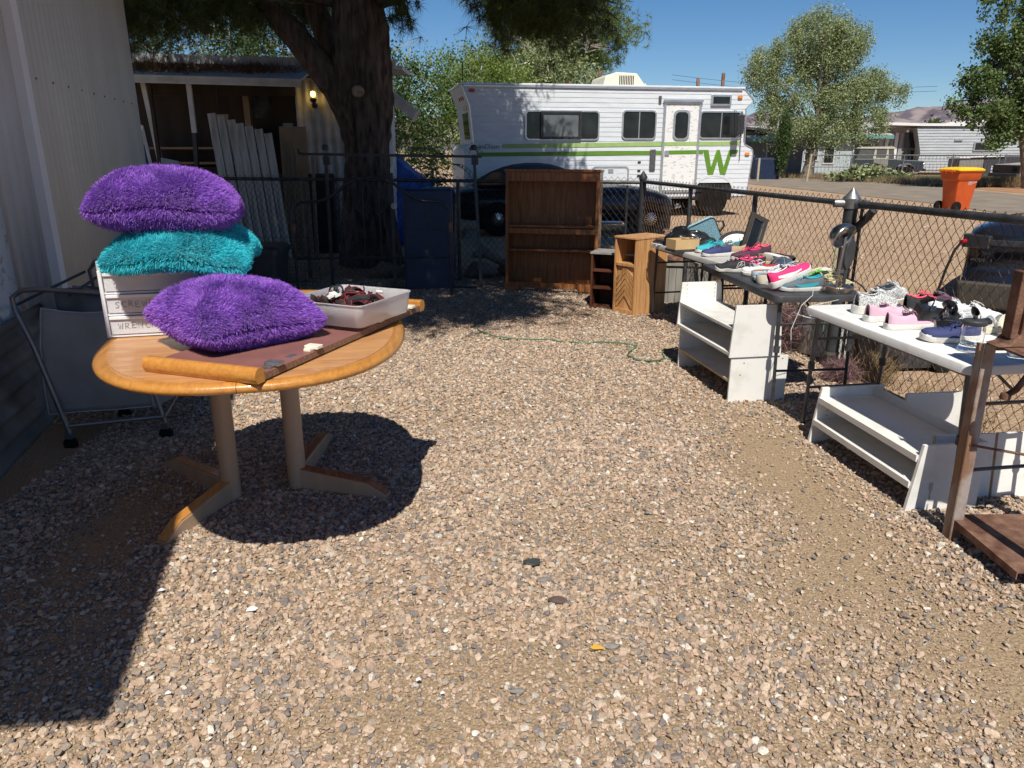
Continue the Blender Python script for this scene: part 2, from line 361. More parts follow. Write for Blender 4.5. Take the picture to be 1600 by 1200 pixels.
M_sidew = mat('skylit_white_siding', (.74, .74, .76), .55, col2=(.64, .63, .63), scale=4, stretch=(1, 1, .3), bump=.05)  # bluish white: sky light on the turned face put into the siding colour
M_skirt = mat('weathered_skirting', (.30, .30, .29), .5, metal=.1, col2=(.16, .15, .14), scale=4, bump=.1)
M_trim = mat('chipped_white_trim', (.70, .70, .70), .6, col2=(.34, .31, .28), mixpos=(.3, .42), scale=14, bump=.2)
tr = thing('trailer_home', 'beige and white trailer home wall with corrugated skirting at the left', 'trailer home', (-2.9, 4.75, 0))
def T(x, y): return (x + 2.9, y - 4.75)
corr_sheet('wall_panel', M_siding, T(-2.88, 4.75), T(-3.66, 7.75), .45, 3.3, .10, .0018, tr)
corr_sheet('wall_panel', M_sidew, T(-3.2, 4.74), T(-2.88, 4.74), .62, 3.3, .055, .004, tr)
corr_sheet('wall_panel', M_trim, T(-1.9, -.45), T(-3.17, 4.68), .62, 3.3, .15, .003, tr)
corr_sheet('skirting', M_skirt, T(-1.72, -.45), T(-3.1, 4.9), .0, .66, .10, .014, tr, True, flare=.12)
corr_sheet('skirting', M_skirt, T(-3.02, 4.9), T(-3.7, 7.75), .0, .5, .10, .012, tr, True, flare=.02)
MB().box(-.03, .03, -.03, .03, .5, 3.3).build('corner_trim', M_sidew, tr, loc=(-.01 + .02, -.03, 0))
MB().prism([T(-1.06, -.45), T(-2.97, 7.8), T(-6, 7.8), T(-6, -1.0)], 3.05, 3.14, 'xy').build('roof_eave', M_sidew, tr)
MB().prism([T(-3.68, 7.74), T(-6, 7.74), T(-6, 7.8), T(-3.7, 7.8)], 0, 3.05, 'xy').build('end_wall', M_siding, tr)
MB().prism([T(-1.95, -.44), T(-6, -.44), T(-6, -.38), T(-1.95, -.38)], 0, 3.05, 'xy').build('end_wall', M_siding, tr)
b = MB()
d = Vector((-1.27, 5.13, 0)).normalized(); q = Vector((*T(-3.17, 4.68), 0)); nx = Vector((d.y, -d.x, 0))
b.bar(q - d * 3.2 + nx * .05 + Vector((0, 0, .66)), q - d * .38 + nx * .05 + Vector((0, 0, .66)), .1, .09); b.build('window_ledge', M_trim, tr, bevel=.006)
MB().bar(q - d * .18 + nx * .03 + Vector((0, 0, .48)), q - d * .18 + nx * .03 + Vector((0, 0, 3.0)), .30, .012, up=tuple(nx)).build('batten_board', M_trim, tr)
for i in range(9):
    s = i / 8; px_ = -2.93 - .66 * s; py_ = 4.9 + 2.55 * s
    MB().lathe([(0, 0), (.007, 0), (.007, .004), (0, .004)], 6, m=Matrix.Translation((px_ + 2.9 + .012, py_ - 4.75, 2.02)) @ Matrix.Rotation(R(90), 4, 'Y')).build('nail_head', M_dark, tr)

# ---------------- chain-link fences ----------------
def chainlink(mb, p0, p1, z0, z1, w=.075, dz=.045, r=.0024, n=3):
    p0, p1 = Vector((*p0, 0)), Vector((*p1, 0)); d = p1 - p0; L = d.length; d.normalize(); nrm = Vector((d.y, -d.x, 0))
    N = int(L / (w / 2)); K = int((z1 - z0) / dz)
    for i in range(N):
        s0 = i * w / 2; pts = []
        for k in range(K + 1):
            s = s0 + (w / 2 if (k + i) % 2 else 0); off = .003 * (1 if k % 2 else -1)
            pts.append(p0 + d * s + nrm * off + Vector((0, 0, z1 - k * dz)))
        mb.tube(pts, r, n, cap=False)
    return mb
fa = thing('chain_link_fence', 'grey chain-link fence with dark top rail running along the road side behind the tables', 'fence', (2.45, 5.5, 0))
o = (2.45, 5.5)
def fence_loc(p): return (p[0] - o[0], p[1] - o[1])
A, B, D_, E_ = (1.56, 9.15), (2.45, 5.5), (2.67, 3.95), (3.3, .6)
def lv(p, z): return Vector((p[0] - o[0], p[1] - o[1], z))
chainlink(MB(), fence_loc(A), fence_loc((2.43, 5.56)), .03, 1.285).build('wire_mesh', M_wire, fa, fix=False)
chainlink(MB(), fence_loc((2.46, 5.42)), fence_loc(D_), .03, 1.285).build('wire_mesh', M_wire, fa, fix=False)
chainlink(MB(), fence_loc(D_), fence_loc((2.9, 2.7)), .03, 1.285).build('wire_mesh', M_wire, fa, fix=False)
MB().tube([lv(A, 1.245), lv((2.40, 5.64), 1.235)], .021, 10).build('top_rail', M_rail, fa, smooth=40)
MB().tube([lv((2.47, 5.40), 1.235), lv(D_, 1.25), lv(E_, 1.25)], .024, 10).build('top_rail', M_rail, fa, smooth=40)
pm = MB().tube([(0, 0, 0), (0, 0, 1.2)], .048, 14).build('fence_post', M_rail, fa, smooth=40)
MB().lathe([(.0, 1.2), (.056, 1.2), (.058, 1.25), (.062, 1.27), (.05, 1.285), (.02, 1.325), (.006, 1.345), (0, 1.346)], 16).build('post_cap', M_galv, fa, smooth=40)
MB().tube([(-.12, .02, 1.235), (-.03, .01, 1.235)], .03, 12).build('rail_end_cup', M_galv, fa, smooth=40)
MB().tube([(.02, -.02, 1.235), (.045, -.14, 1.235)], .034, 12).build('rail_end_cup', M_galv, fa, smooth=40)
for z in (1.05, .75, .4, .12): MB().lathe([(.047, -.012), (.053, -.012), (.053, .012), (.047, .012)], 14, (0, 0, z)).build('tension_band', M_galv if z < 1 else M_rail, fa, smooth=40)
MB().tube([(.055, -.06, .05), (.055, -.06, 1.2)], .012, 8).build('brace_bar', M_rail, fa, smooth=40)
MB().tube([(.0, -.03, 1.02), (.07, -.10, 1.13), (.09, -.16, 1.2)], .028, 10).build('rail_fitting', M_rail, fa, smooth=40)
for t in (.33, .66):
    q = lv((A[0] + (B[0] - A[0]) * t, A[1] + (B[1] - A[1]) * t), 0); MB().tube([q, q + Vector((0, 0, 1.24))], .022, 10).build('line_post', M_rail, fa, smooth=40)
q = lv((2.9, 2.7), 0); MB().tube([q, q + Vector((0, 0, 1.24))], .022, 10).build('line_post', M_rail, fa, smooth=40)
fb = thing('chain_link_fence', 'dark chain-link fence in the tree shade across the back of the yard', 'fence', (1.56, 9.15, 0))
o = (1.56, 9.15)
BL = (-4.3, 10.0)
chainlink(MB(), (0, 0), fence_loc(BL), .03, 1.30, r=.0026).build('wire_mesh', M_wireblk, fb, fix=False)
MB().tube([lv(A, 1.235), lv(BL, 1.255)], .021, 10).build('top_rail', M_rail, fb, smooth=40)
MB().tube([(0, 0, 0), (0, 0, 1.27)], .042, 12).build('corner_post', M_wireblk, fb, smooth=40)
MB().lathe([(0, 1.27), (.05, 1.27), (.05, 1.30), (.03, 1.33), (.005, 1.37), (0, 1.37)], 12).build('post_cap', M_wireblk, fb, smooth=40)
MB().tube([(-.18, .03, .05), (-.18, .03, 1.2)], .014, 8).build('brace_bar', M_wireblk, fb, smooth=40)
for t in (.38, .72, .99):
    q = lv((A[0] + (BL[0] - A[0]) * t, A[1] + (BL[1] - A[1]) * t), 0); MB().tube([q, q + Vector((0, 0, 1.25))], .024, 10).build('line_post', M_rail, fb, smooth=40)

# ---------------- motorhome ----------------
M_rv = mat('white_rv_aluminium', (.66, .69, .73), .4, col2=(.58, .61, .65), scale=2.5, stretch=(1, 1, 4), bump=.03)
M_rvdoor = mat('peeling_rv_door', (.72, .73, .73), .5, col2=(.5, .49, .47), mixpos=(.36, .44), scale=9, stretch=(1, 1, 2.5))
M_gl = mat('light_green_stripe', (.30, .44, .15), .5, var=.08); M_gd = mat('dark_green_stripe', (.105, .24, .02), .5, var=.08)
M_trimal = mat('aluminium_trim', (.55, .56, .57), .35, metal=.8, var=.1)
M_amber = mat('amber_lens', (.75, .25, .03), .3); M_redl = mat('red_lens', (.45, .03, .02), .3); M_cream = mat('cream_plastic', (.72, .68, .55), .5, var=.08)
rv = thing('motorhome', 'white motorhome with green stripes and big green letter parked behind the black sports car', 'motorhome', (-1.40, 18.0, 0), R(11.3))
LP = [(.95, .29), (1.60, .31), (1.66, .31), (1.75, .52), (2.58, .44), (3.02, .26)]; RP = [(.5, 7.52), (1.64, 7.58), (1.78, 7.27), (2.6, 7.29), (2.77, 7.48), (3.04, 7.19)]
def xl(z): return np.interp(z, [.45, .95, 1.60, 1.66, 1.75, 2.58, 3.02], [.3, .29, .31, .33, .52, .44, .26])
def xr(z): return np.interp(z, [.45, 1.5, 1.64, 1.78, 2.6, 2.77, 3.04], [7.5, 7.58, 7.56, 7.27, 7.29, 7.48, 7.19])
zs = [.45, .95, 1.5, 1.60, 1.66, 1.75, 2.58, 2.77, 3.04]
poly = [(float(xl(z)), z) for z in zs] + [(float(xr(z)), z) for z in reversed(zs)]
MB().prism(poly, .03, 2.28).build('body', M_rv, rv, bevel=.02)
k = 23
for i in range(k):
    z0 = .50 + i * (2.5 / k); z1 = z0 + 2.5 / k - .001
    xa0, xa1, xb0, xb1 = float(xl(z0)), float(xl(z1)), float(xr(z0)), float(xr(z1))
    if z0 < 1.05:  # wheel openings
        xb0 = xb1 = xb0
    segs = [(xa0, xa1, xb0, xb1)]
    if z1 < .93: segs = [(xa0, xa1, 1.55, 1.55), (2.6, 2.6, 6.1, 6.1), (7.1, 7.1, xb0, xb1)]
    for a0, a1, b0, b1 in segs:
        MB().add([(a0, -.005, z0), (b0, -.005, z0), (b1, .002, z1), (a1, .002, z1), (a0, .03, z0), (b0, .03, z0), (b1, .03, z1), (a1, .03, z1)],
                 [(0, 1, 2, 3), (4, 7, 6, 5), (0, 4, 5, 1), (3, 2, 6, 7), (0, 3, 7, 4), (1, 5, 6, 2)]).build('siding_panel', M_rv, rv)
def edge_tube(fn, z0, z1, nm):
    pts = [(float(fn(z)), -.004, z) for z in sorted(set([z0, z1] + [z for z in zs if z0 < z < z1]))]
    MB().tube(pts, .018, 6).build(nm, M_trimal, rv, smooth=40)
edge_tube(xl, .5, 3.02, 'corner_moulding'); edge_tube(xr, .5, 3.04, 'corner_moulding')
MB().box(.24, 7.22, -.03, 2.32, 3.02, 3.07).build('roof', M_rv, rv, bevel=.015)
box('gutter', M_trimal, .3, 7.15, -.035, .0, 2.985, 3.015, rv)
def sheet(nm, m, poly, y0=-.012, parent=None): return MB().prism(poly, y0, y0 + .004).build(nm, m, parent or rv)
sheet('stripe', M_gl, [(1.2, 1.645), (5.16, 1.70), (5.16, 1.795), (1.2, 1.74)]); sheet('stripe', M_gl, [(6.09, 1.71), (7.2, 1.725), (7.22, 1.815), (6.09, 1.80)])
sheet('stripe', M_gd, [(.59, 1.46), (5.16, 1.50), (5.16, 1.59), (.59, 1.55)])
sheet('big_letter', M_gd, [(6.09, 1.515), (6.24, 1.515), (6.26, 1.61), (6.09, 1.61)], -.012)
MB().prism([(6.26, 1.61), (6.38, 1.61), (6.48, 1.20), (6.60, 1.61), (6.68, 1.61), (6.82, 1.20), (6.93, 1.61), (7.18, 1.61), (7.15, 1.52), (7.01, 1.52), (6.88, 1.02), (6.74, 1.02), (6.64, 1.36), (6.55, 1.02), (6.41, 1.02), (6.26, 1.55)], -.0135, -.0085).build('big_letter', M_gd, rv)
M_lett = mat('grey_green_lettering', (.17, .24, .17), .5)
text('lettering', 'inDian', .155, M_lett, rv, (.62, -.014, 1.635), (R(90), 0, 0), .003, 1.25, .12)
def rvwin(x0, x1, z0, z1, r=.07, panes=1, nm='window'):
    f = ring(MB(), rrect(x0 - .035, x1 + .035, z0 - .035, z1 + .035, r + .03), rrect(x0, x1, z0, z1, r), -.03, .0).build(nm, M_trimal, rv, smooth=40)
    MB().prism(rrect(x0, x1, z0, z1, r), -.012, -.006).build('pane', M_window, f)
    for i in range(1, panes): box('sash', M_trimal, x0 + (x1 - x0) * i / panes - .012, x0 + (x1 - x0) * i / panes + .012, -.022, -.013, z0, z1, f)
    return f
f = rvwin(1.77, 3.51, 1.86, 2.46)
ring(MB(), rrect(2.10, 3.09, 1.85, 2.47, .02), rrect(2.16, 3.03, 1.90, 2.42, .02), -.07, -.013).build('open_sash', M_blackmetal, f)
box('pane', mat('greyish_glass', (.12, .13, .14), .08, var=.3, scale=2), 2.17, 3.02, -.045, -.04, 1.91, 2.41, f)
box('curtain', mat('curtain_grey', (.45, .44, .42), .8, var=.2, scale=20, stretch=(1, 1, .05)), 2.20, 2.34, -.038, -.03, 1.91, 2.41, f)
rvwin(4.14, 4.94, 1.88, 2.48, panes=2); f = rvwin(6.12, 7.2, 1.90, 2.48, panes=2)
box('awning_window', M_trimal, 6.34, 6.87, -.05, -.004, 2.63, 2.89, rv, .01); box('pane', M_window, 6.39, 6.82, -.056, -.05, 2.68, 2.84, rv)
dr = MB().box(5.17, 6.08, -.02, .0, .62, 2.70).build('door', M_rvdoor, rv)
ring(MB(), rrect(5.14, 6.11, .60, 2.73, .03), rrect(5.20, 6.05, .66, 2.67, .02), -.035, -.018).build('door_frame', M_trimal, dr)
box('drip_cap', M_trimal, 5.12, 6.13, -.08, -.03, 2.71, 2.76, dr)
ring(MB(), rrect(5.40, 5.83, 1.83, 2.53, .12), rrect(5.45, 5.78, 1.88, 2.48, .1), -.04, -.02).build('door_window', M_trimal, dr); MB().prism(rrect(5.45, 5.78, 1.88, 2.48, .1), -.028, -.022).build('pane', M_window, dr)
sheet('stripe', M_gl, [(5.20, 1.705), (6.05, 1.715), (6.05, 1.80), (5.20, 1.79)], -.026, dr); sheet('stripe', M_gd, [(5.28, 1.505), (6.05, 1.515), (6.05, 1.605), (5.28, 1.595)], -.026, dr)
box('handle', M_trimal, 5.22, 5.34, -.05, -.02, 1.48, 1.60, dr, .01)
box('grab_handle', M_greymetal, 4.85, 5.0, -.04, -.008, 1.12, 1.62, rv, .02)
box('marker_lamp', M_greymetal, 5.0, 5.07, -.04, -.008, 2.68, 2.84, rv, .01)
for zz in (1.30, 1.10, .98): box('outlet_cover', M_blackmetal, 4.55, 4.63, -.02, -.008, zz, zz + .05, rv, .01)
hb = MB().prism(rrect(3.42, 4.30, .62, 1.20, .08), -.02, -.006).build('compartment_hatch', M_rv, rv); ring(MB(), rrect(3.39, 4.33, .59, 1.23, .09), rrect(3.43, 4.29, .63, 1.19, .07), -.028, -.02).build('frame', M_trimal, hb)
box('latch', M_trimal, 3.80, 3.93, -.034, -.02, 1.08, 1.17, hb)
for x in (3.55, 4.02): box('label_plate', M_rv, x, x + .2, -.024, -.02, 1.06, 1.13, hb)
for x, z, m in ((.50, 2.90, M_redl), (7.10, 2.84, M_amber), (7.42, 1.52, M_amber)): MB().prism(rrect(x - .06, x + .06, z - .035, z + .035, .02), -.045, -.008).build('marker_lamp', m, rv, bevel=.01)
ac = MB().prism([(3.77, 3.07), (3.82, 3.30), (4.10, 3.40), (4.62, 3.38), (4.88, 3.07)], .5, 1.6).build('air_conditioner', M_cream, rv, bevel=.03)
for i in range(9): box('vent_slot', M_dark, 4.17 + i * .043, 4.19 + i * .043, .49, .5, 3.12, 3.32, ac)
MB().prism([(4.95, 3.07), (5.03, 3.20), (5.13, 3.07)], 1.0, 1.3).build('roof_vent', M_rv, rv)
# rear face details
Rz = Matrix.Rotation(R(-90), 4, 'Z')
def rear(nm, m, y0, y1, z0, z1, off=.012, r=.05):
    x = min(float(xl(z0)), float(xl(z1)))
    return MB().add([(float(xl(z0)) - off, y0, z0), (float(xl(z0)) - off, y1, z0), (float(xl(z1)) - off, y1, z1), (float(xl(z1)) - off, y0, z1),
                     (float(xl(z0)) + .01, y0, z0), (float(xl(z0)) + .01, y1, z0), (float(xl(z1)) + .01, y1, z1), (float(xl(z1)) + .01, y0, z1)],
                    [(0, 1, 2, 3), (4, 7, 6, 5), (0, 4, 5, 1), (3, 2, 6, 7), (0, 3, 7, 4), (1, 5, 6, 2)]).build(nm, m, rv, bevel=.008)
rear('rear_window', M_window, .45, 1.3, 1.85, 2.45); box('rear_bumper', M_galv, .02, .2, 0, 2.3, .5, .68, rv, .03)
for y in (.5, .8, 1.1): rear('clearance_lamp', M_redl, y, y + .09, 2.72, 2.80, .02)
rear('rear_vent', M_trimal, .5, 1.0, 2.5, 2.6, .02)
MB().tube([(.3, .05, 3.05), (.3, .05, 3.5)], .012).build('antenna', M_blackmetal, rv)
def wheel(parent, x, y, r, w, nm='wheel', wire=False, hub=M_chrome, z=None):
    m = Matrix.Translation((x, y, r if z is None else z)) @ Matrix.Rotation(R(90), 4, 'X')
    o = MB().lathe([(r * .62, -w / 2), (r * .9, -w / 2), (r, -w * .32), (r, w * .32), (r * .9, w / 2), (r * .62, w / 2)], 28, m=m).build(nm, M_rubber, parent, smooth=40)
    rim = MB().lathe([(0, -w * .3), (r * .3, -w * .34), (r * .5, -w * .25), (r * .62, -w * .4), (r * .65, w * .4), (0, w * .4)], 28, m=m)
    rim = rim.build('rim', M_dark if wire else hub, o, smooth=40)
    b = MB()
    if wire:
        for i in range(30):
            a = i * math.pi * 2 / 30; a2 = a + .35 * (1 if i % 2 else -1)
            b.tube([m @ Vector((r * .1 * math.cos(a2), r * .1 * math.sin(a2), w * .52)), m @ Vector((r * .6 * math.cos(a), r * .6 * math.sin(a), w * .44))], .006, 4)
        b.lathe([(0, w * .40), (r * .12, w * .44), (r * .1, w * .56), (0, w * .6)], 12, m=m)
        b.lathe([(r * .58, w * .42), (r * .65, w * .45), (r * .65, w * .40), (r * .58, w * .38)], 28, m=m)
        b.build('wire_spokes', M_chrome, o, smooth=40)
    else:
        for i in range(8):
            a = i * math.pi / 4; mm = m @ Matrix.Rotation(a, 4, 'Z'); b.box(r * .2, r * .55, -r * .05, r * .05, w * .40, w * .43, mm)
        b.build('spokes', M_dark, o)
    return o
box('wheel_well', M_dark, 6.1, 7.1, .02, .6, .40, .98, rv); box('wheel_well', M_dark, 1.55, 2.6, .02, .6, .40, .95, rv)
wheel(rv, 6.6, .10, .40, .24, hub=M_rust2); wheel(rv, 2.08, .10, .40, .24, hub=M_rust2); wheel(rv, 6.6, 2.1, .40, .24); wheel(rv, 2.08, 2.1, .40, .24)
ring(MB(), [(6.6 + .56 * math.cos(R(a)), .62 + .42 * math.sin(R(a))) for a in range(0, 181, 15)] + [(6.04, .60), (7.16, .60)], [(6.6 + .5 * math.cos(R(a)), .62 + .36 * math.sin(R(a))) for a in range(0, 181, 15)] + [(6.1, .60), (7.1, .60)], -.008, .02).build('wheel_arch_trim', M_rv, rv)
# cab mirror and its arm
mb = MB(); mb.tube([(6.98, -.01, 2.55), (6.99, -.34, 2.45), (6.99, -.36, 1.95), (6.93, -.01, 1.80)], .012, 6); ma = mb.build('mirror_arm', M_trimal, rv, smooth=40)
box('mirror', M_blackmetal, 6.90, 7.08, -.40, -.36, 1.98, 2.42, ma, .02)
MB().tube([(7.18, -.04, 2.52), (7.19, -.06, 2.0), (7.22, -.03, 1.35)], .008, 5).build('antenna_whip', M_blackmetal, rv)
for x, z, y in ((2.31, 3.58, 21), (4.89, 3.41, 21), (5.65, 3.57, 21.4), (1.55, 3.35, 21.3)):
    b = MB().box(-.04, .04, -.03, -.02, 0, z).box(-.01, .01, -.02, .02, 0, z).box(-.04, .04, .02, .03, 0, z)
    tag(b.build('steel_post', M_rust, None, (x, y, 0)), {2.31: 'brown steel post rising behind the middle of the motorhome roof', 4.89: 'short brown steel post top behind the roof left of the cab', 5.65: 'tilted brown steel post behind the motorhome cab roof', 1.55: 'brown steel post behind the roof near the pine foliage'}[x], 'post', 'steel posts behind the motorhome')

# ---------------- black classic convertible ----------------
M_carb = mat('black_car_paint', (.012, .013, .018), .22, var=.2, coat=.15, spec=.4)
M_soft = mat('dark_soft_top', (.05, .055, .065), .75, var=.2, bump=.1)
cv = thing('sports_car', 'black classic convertible sports car with wire wheels in the shade before the motorhome', 'car', (-.27, 14.6, 0), R(1))
def car_loft(st, n=5):
    rings = []
    for x, w, zb, zs_, zt, wt in st:
        rings.append([(x, y + 0, z) for y, z in ((0 + .9 - w * .92, zb), (.9 - w, (zb + zs_) / 2), (.9 - w * .97, zs_), (.9 - wt, zt), (.9, zt + .02), (.9 + wt, zt), (.9 + w * .97, zs_), (.9 + w, (zb + zs_) / 2), (.9 + w * .92, zb))])
    return MB().loft(rings)
car_loft([(-1.12, .60, .40, .60, .66, .4), (-1.0, .74, .30, .72, .84, .55), (-.5, .84, .22, .80, .93, .62), (0, .87, .22, .82, .98, .6), (.6, .85, .2, .80, .98, .6), (1.2, .83, .2, .80, .93, .6), (1.8, .83, .2, .80, .92, .6), (2.3, .85, .2, .82, .95, .6), (2.7, .86, .22, .80, .92, .6), (3.2, .80, .28, .72, .83, .5), (3.5, .66, .40, .62, .70, .4)]).build('body', M_carb, cv, smooth=50, sub=2)
car_loft([(-.55, .60, .9, .92, .95, .4), (-.15, .66, .9, 1.05, 1.20, .45), (.3, .68, .9, 1.15, 1.34, .48), (.8, .68, .9, 1.15, 1.37, .48), (1.3, .67, .9, 1.10, 1.30, .46), (1.75, .64, .9, .95, .98, .44)]).build('soft_top', M_soft, cv, smooth=60, sub=1)
MB().prism([(-.42, .96), (-.1, 1.19), (.05, 1.2), (.2, .97)], .19, .21).build('quarter_glass', M_window, cv); MB().prism([(.3, .97), (.32, 1.2), (1.15, 1.2), (1.45, .97)], .185, .2).build('side_window', M_window, cv)
MB().tube([(-.5, .24, .95), (-.14, .26, 1.2), (.3, .27, 1.32)], .012, 5).build('pillar_trim', M_chrome, cv)
for x in (0, 2.96): wheel(cv, x, .12, .33, .19, wire=True); wheel(cv, x, 1.7, .33, .19)
for x in (0, 2.96): box('wheel_well', M_dark, x - .40, x + .40, .09, .3, .14, .60, cv)
MB().tube([(.5, .04, .27), (2.4, .04, .27)], .035, 8).build('side_pipe', M_chrome, cv)
for y in (.3, 1.3): MB().tube([(3.42, y - .14, .55), (3.55, y - .05, .56), (3.55, y + .15, .56)], .035, 8).build('bumper', M_chrome, cv, smooth=40)
MB().tube([(-1.1, .35, .5), (-1.15, .6, .5), (-1.1, .8, .5)], .035, 8).build('bumper', M_chrome, cv)
tag(box('wheel_chock', mat('concrete_grey', (.25, .23, .2), .9), -.12, .12, -.08, .08, 0, .15, loc=(-.75, 14.3, 0)), 'small concrete block in front of the sports car wheel', 'block')

# ---------------- foliage tools ----------------
def leafmat(name, a, b, c, tw=.35): return mat(name, (1, 1, 1), .55, var=.0, island=[(0, a), (.5, b), (1, c)], tw=tw, spec=.3)
def leaves(P, size, flat=.0, asp=.55, droop=0, jit=.4):
    """rhombic leaves at points P (n,3) -> V,F"""
    n = len(P); a = rg.normal(size=(n, 3)); a[:, 2] = a[:, 2] * (1 - flat) - droop; a /= np.linalg.norm(a, axis=1)[:, None] + 1e-9
    b = rg.normal(size=(n, 3)); b -= a * (a * b).sum(1)[:, None]; b /= np.linalg.norm(b, axis=1)[:, None] + 1e-9
    s = (size * (1 + jit * (rg.random(n) - .5) * 2))[:, None] if np.ndim(size) == 0 else size[:, None]
    V = np.stack([P - a * s * .5, P + b * s * .5 * asp, P + a * s * .5, P - b * s * .5 * asp], 1).reshape(-1, 3)
    return V, np.arange(4 * n).reshape(n, 4)
def needles(P, n_per, length, width, down=.3, spread=1.0):
    n = len(P) * n_per; c = np.repeat(P, n_per, 0); a = rg.normal(size=(n, 3)) * spread; a[:, 2] -= down
    a /= np.linalg.norm(a, axis=1)[:, None]; b = np.cross(a, rg.normal(size=(n, 3))); b /= np.linalg.norm(b, axis=1)[:, None] + 1e-9
    L = length * (.6 + .8 * rg.random(n))[:, None]; tip = c + a * L; tip[:, 2] -= down * .3 * L[:, 0]
    V = np.stack([c + b * width / 2, c - b * width / 2, tip], 1).reshape(-1, 3)
    return V, np.arange(3 * n).reshape(n, 3)
def blobpts(blobs, n, shell=.45):
    """points in ellipsoids, biased outward. blob=(x,y,z,rx,ry,rz)"""
    B = np.array(blobs, float); vol = B[:, 3] * B[:, 4] * B[:, 5]; k = rg.choice(len(B), n, p=vol / vol.sum())
    d = rg.normal(size=(n, 3)); d /= np.linalg.norm(d, axis=1)[:, None]; r = (shell + (1 - shell) * rg.random(n)) ** 1.0
    return B[k, :3] + d * r[:, None] * B[k, 3:]
def clumpy(blobs, n_clump, per, crad, shell=.5, sag=0):
    cs = blobpts(blobs, n_clump, shell); r = crad * (.5 + rg.random(n_clump))
    p = np.repeat(cs, per, 0) + np.clip(rg.normal(size=(n_clump * per, 3)), -1.7, 1.7) * np.repeat(r, per)[:, None] * .55
    if sag: p[:, 2] -= sag * np.abs(rg.normal(size=len(p))) * np.repeat(r, per)
    return cs, p
def limbs(mb, base, top, r0, r1, targets, rt=.03, n=7, frac=(.35, 1)):
    base, top = Vector(base), Vector(top)
    pts = [base.lerp(top, i / 6) + Vector((rnd.gauss(0, 1), rnd.gauss(0, 1), 0)) * r0 * .25 * (1 if 0 < i < 6 else 0) for i in range(7)]
    mb.tube(pts, [r0 * (1.35 if i == 0 else 1) * (1 - i / 6) + r1 * i / 6 for i in range(7)], 10)
    for t in targets:
        f = rnd.uniform(*frac); s = base.lerp(top, f); t = Vector(t); m = s.lerp(t, .5) + Vector((0, 0, (t - s).length * rnd.uniform(-.02, .14)))
        r = max(rt, (r0 * (1 - f) + r1 * f) * .42); P = [s, s.lerp(m, .55), m, m.lerp(t, .55), t]
        mb.tube(P, [r, r * .8, r * .6, r * .38, r * .12], n)
def tree(name, label, loc, blobs, leaf, bark, size, n_clump, per, crad, r0, height=None, shell=.5, sag=0, asp=.6, nb=14, dead=0, rt=.02, group=None, cat='tree', flat=0, droop=0, frac=(.3, 1)):
    t = thing(name, label, cat, loc, group=group)
    cs, p = clumpy(blobs, n_clump, per, crad, shell, sag)
    p = p[p[:, 2] > .05]
    V, F = leaves(p, size, flat, asp, droop); raw('crown', V, F, leaf, t)
    B = np.array(blobs); h = height or float((B[:, 2]).max()); cx, cy = float(np.average(B[:, 0])), float(np.average(B[:, 1]))
    mb = MB(); idx = rg.choice(len(cs), nb, replace=False)
    limbs(mb, (0, 0, 0), (cx, cy, h), r0, r0 * .25, [cs[i] for i in idx] + [b[:3] for b in blobs], rt, frac=frac)
    mb.build('trunk', bark, t, smooth=40)
    if dead:
        mb = MB()
        for i in range(dead):
            c = Vector(cs[rg.integers(len(cs))]); e = c + Vector((rnd.gauss(0, .6), rnd.gauss(0, .6), rnd.uniform(.1, .9)))
            mb.tube([c, c.lerp(e, .5) + Vector((rnd.gauss(0, .05), 0, .05)), e], [.02, .012, .004], 4)
        mb.build('dead_twigs', M_deadw, t)['kind'] = 'stuff'
    return t
M_deadw = mat('dead_grey_twig', (.32, .28, .24), .9, var=.2)
M_bark = mat('dark_pine_bark', (.125, .098, .082), .95, col2=(.045, .034, .028), scale=16, stretch=(1, 1, .22), bump=1.0, bscale=26, detail=8, spec=.1)
M_barkp = mat('pale_bark', (.28, .24, .19), .9, col2=(.14, .11, .08), scale=10, stretch=(1, 1, .3), bump=.6, bscale=20)
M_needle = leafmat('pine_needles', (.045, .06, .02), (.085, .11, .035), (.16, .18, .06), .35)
M_needle2 = leafmat('sunny_pine_needles', (.07, .11, .02), (.15, .21, .04), (.25, .30, .08), .3)  # brighter, yellower needles; sunlight put into their colour
M_leafg = leafmat('bright_green_leaves', (.09, .15, .03), (.16, .25, .05), (.30, .36, .09), .45)
M_leafy = leafmat('yellow_green_leaves', (.12, .16, .03), (.20, .23, .05), (.30, .28, .06), .4)
M_leafc = leafmat('cottonwood_leaves', (.17, .21, .08), (.28, .34, .15), (.46, .50, .30), .35)
M_leafm = leafmat('mid_green_leaves', (.06, .10, .03), (.11, .17, .05), (.24, .30, .11), .35)
M_leafd = leafmat('dark_green_leaves', (.035, .065, .022), (.06, .10, .03), (.12, .17, .05), .3)

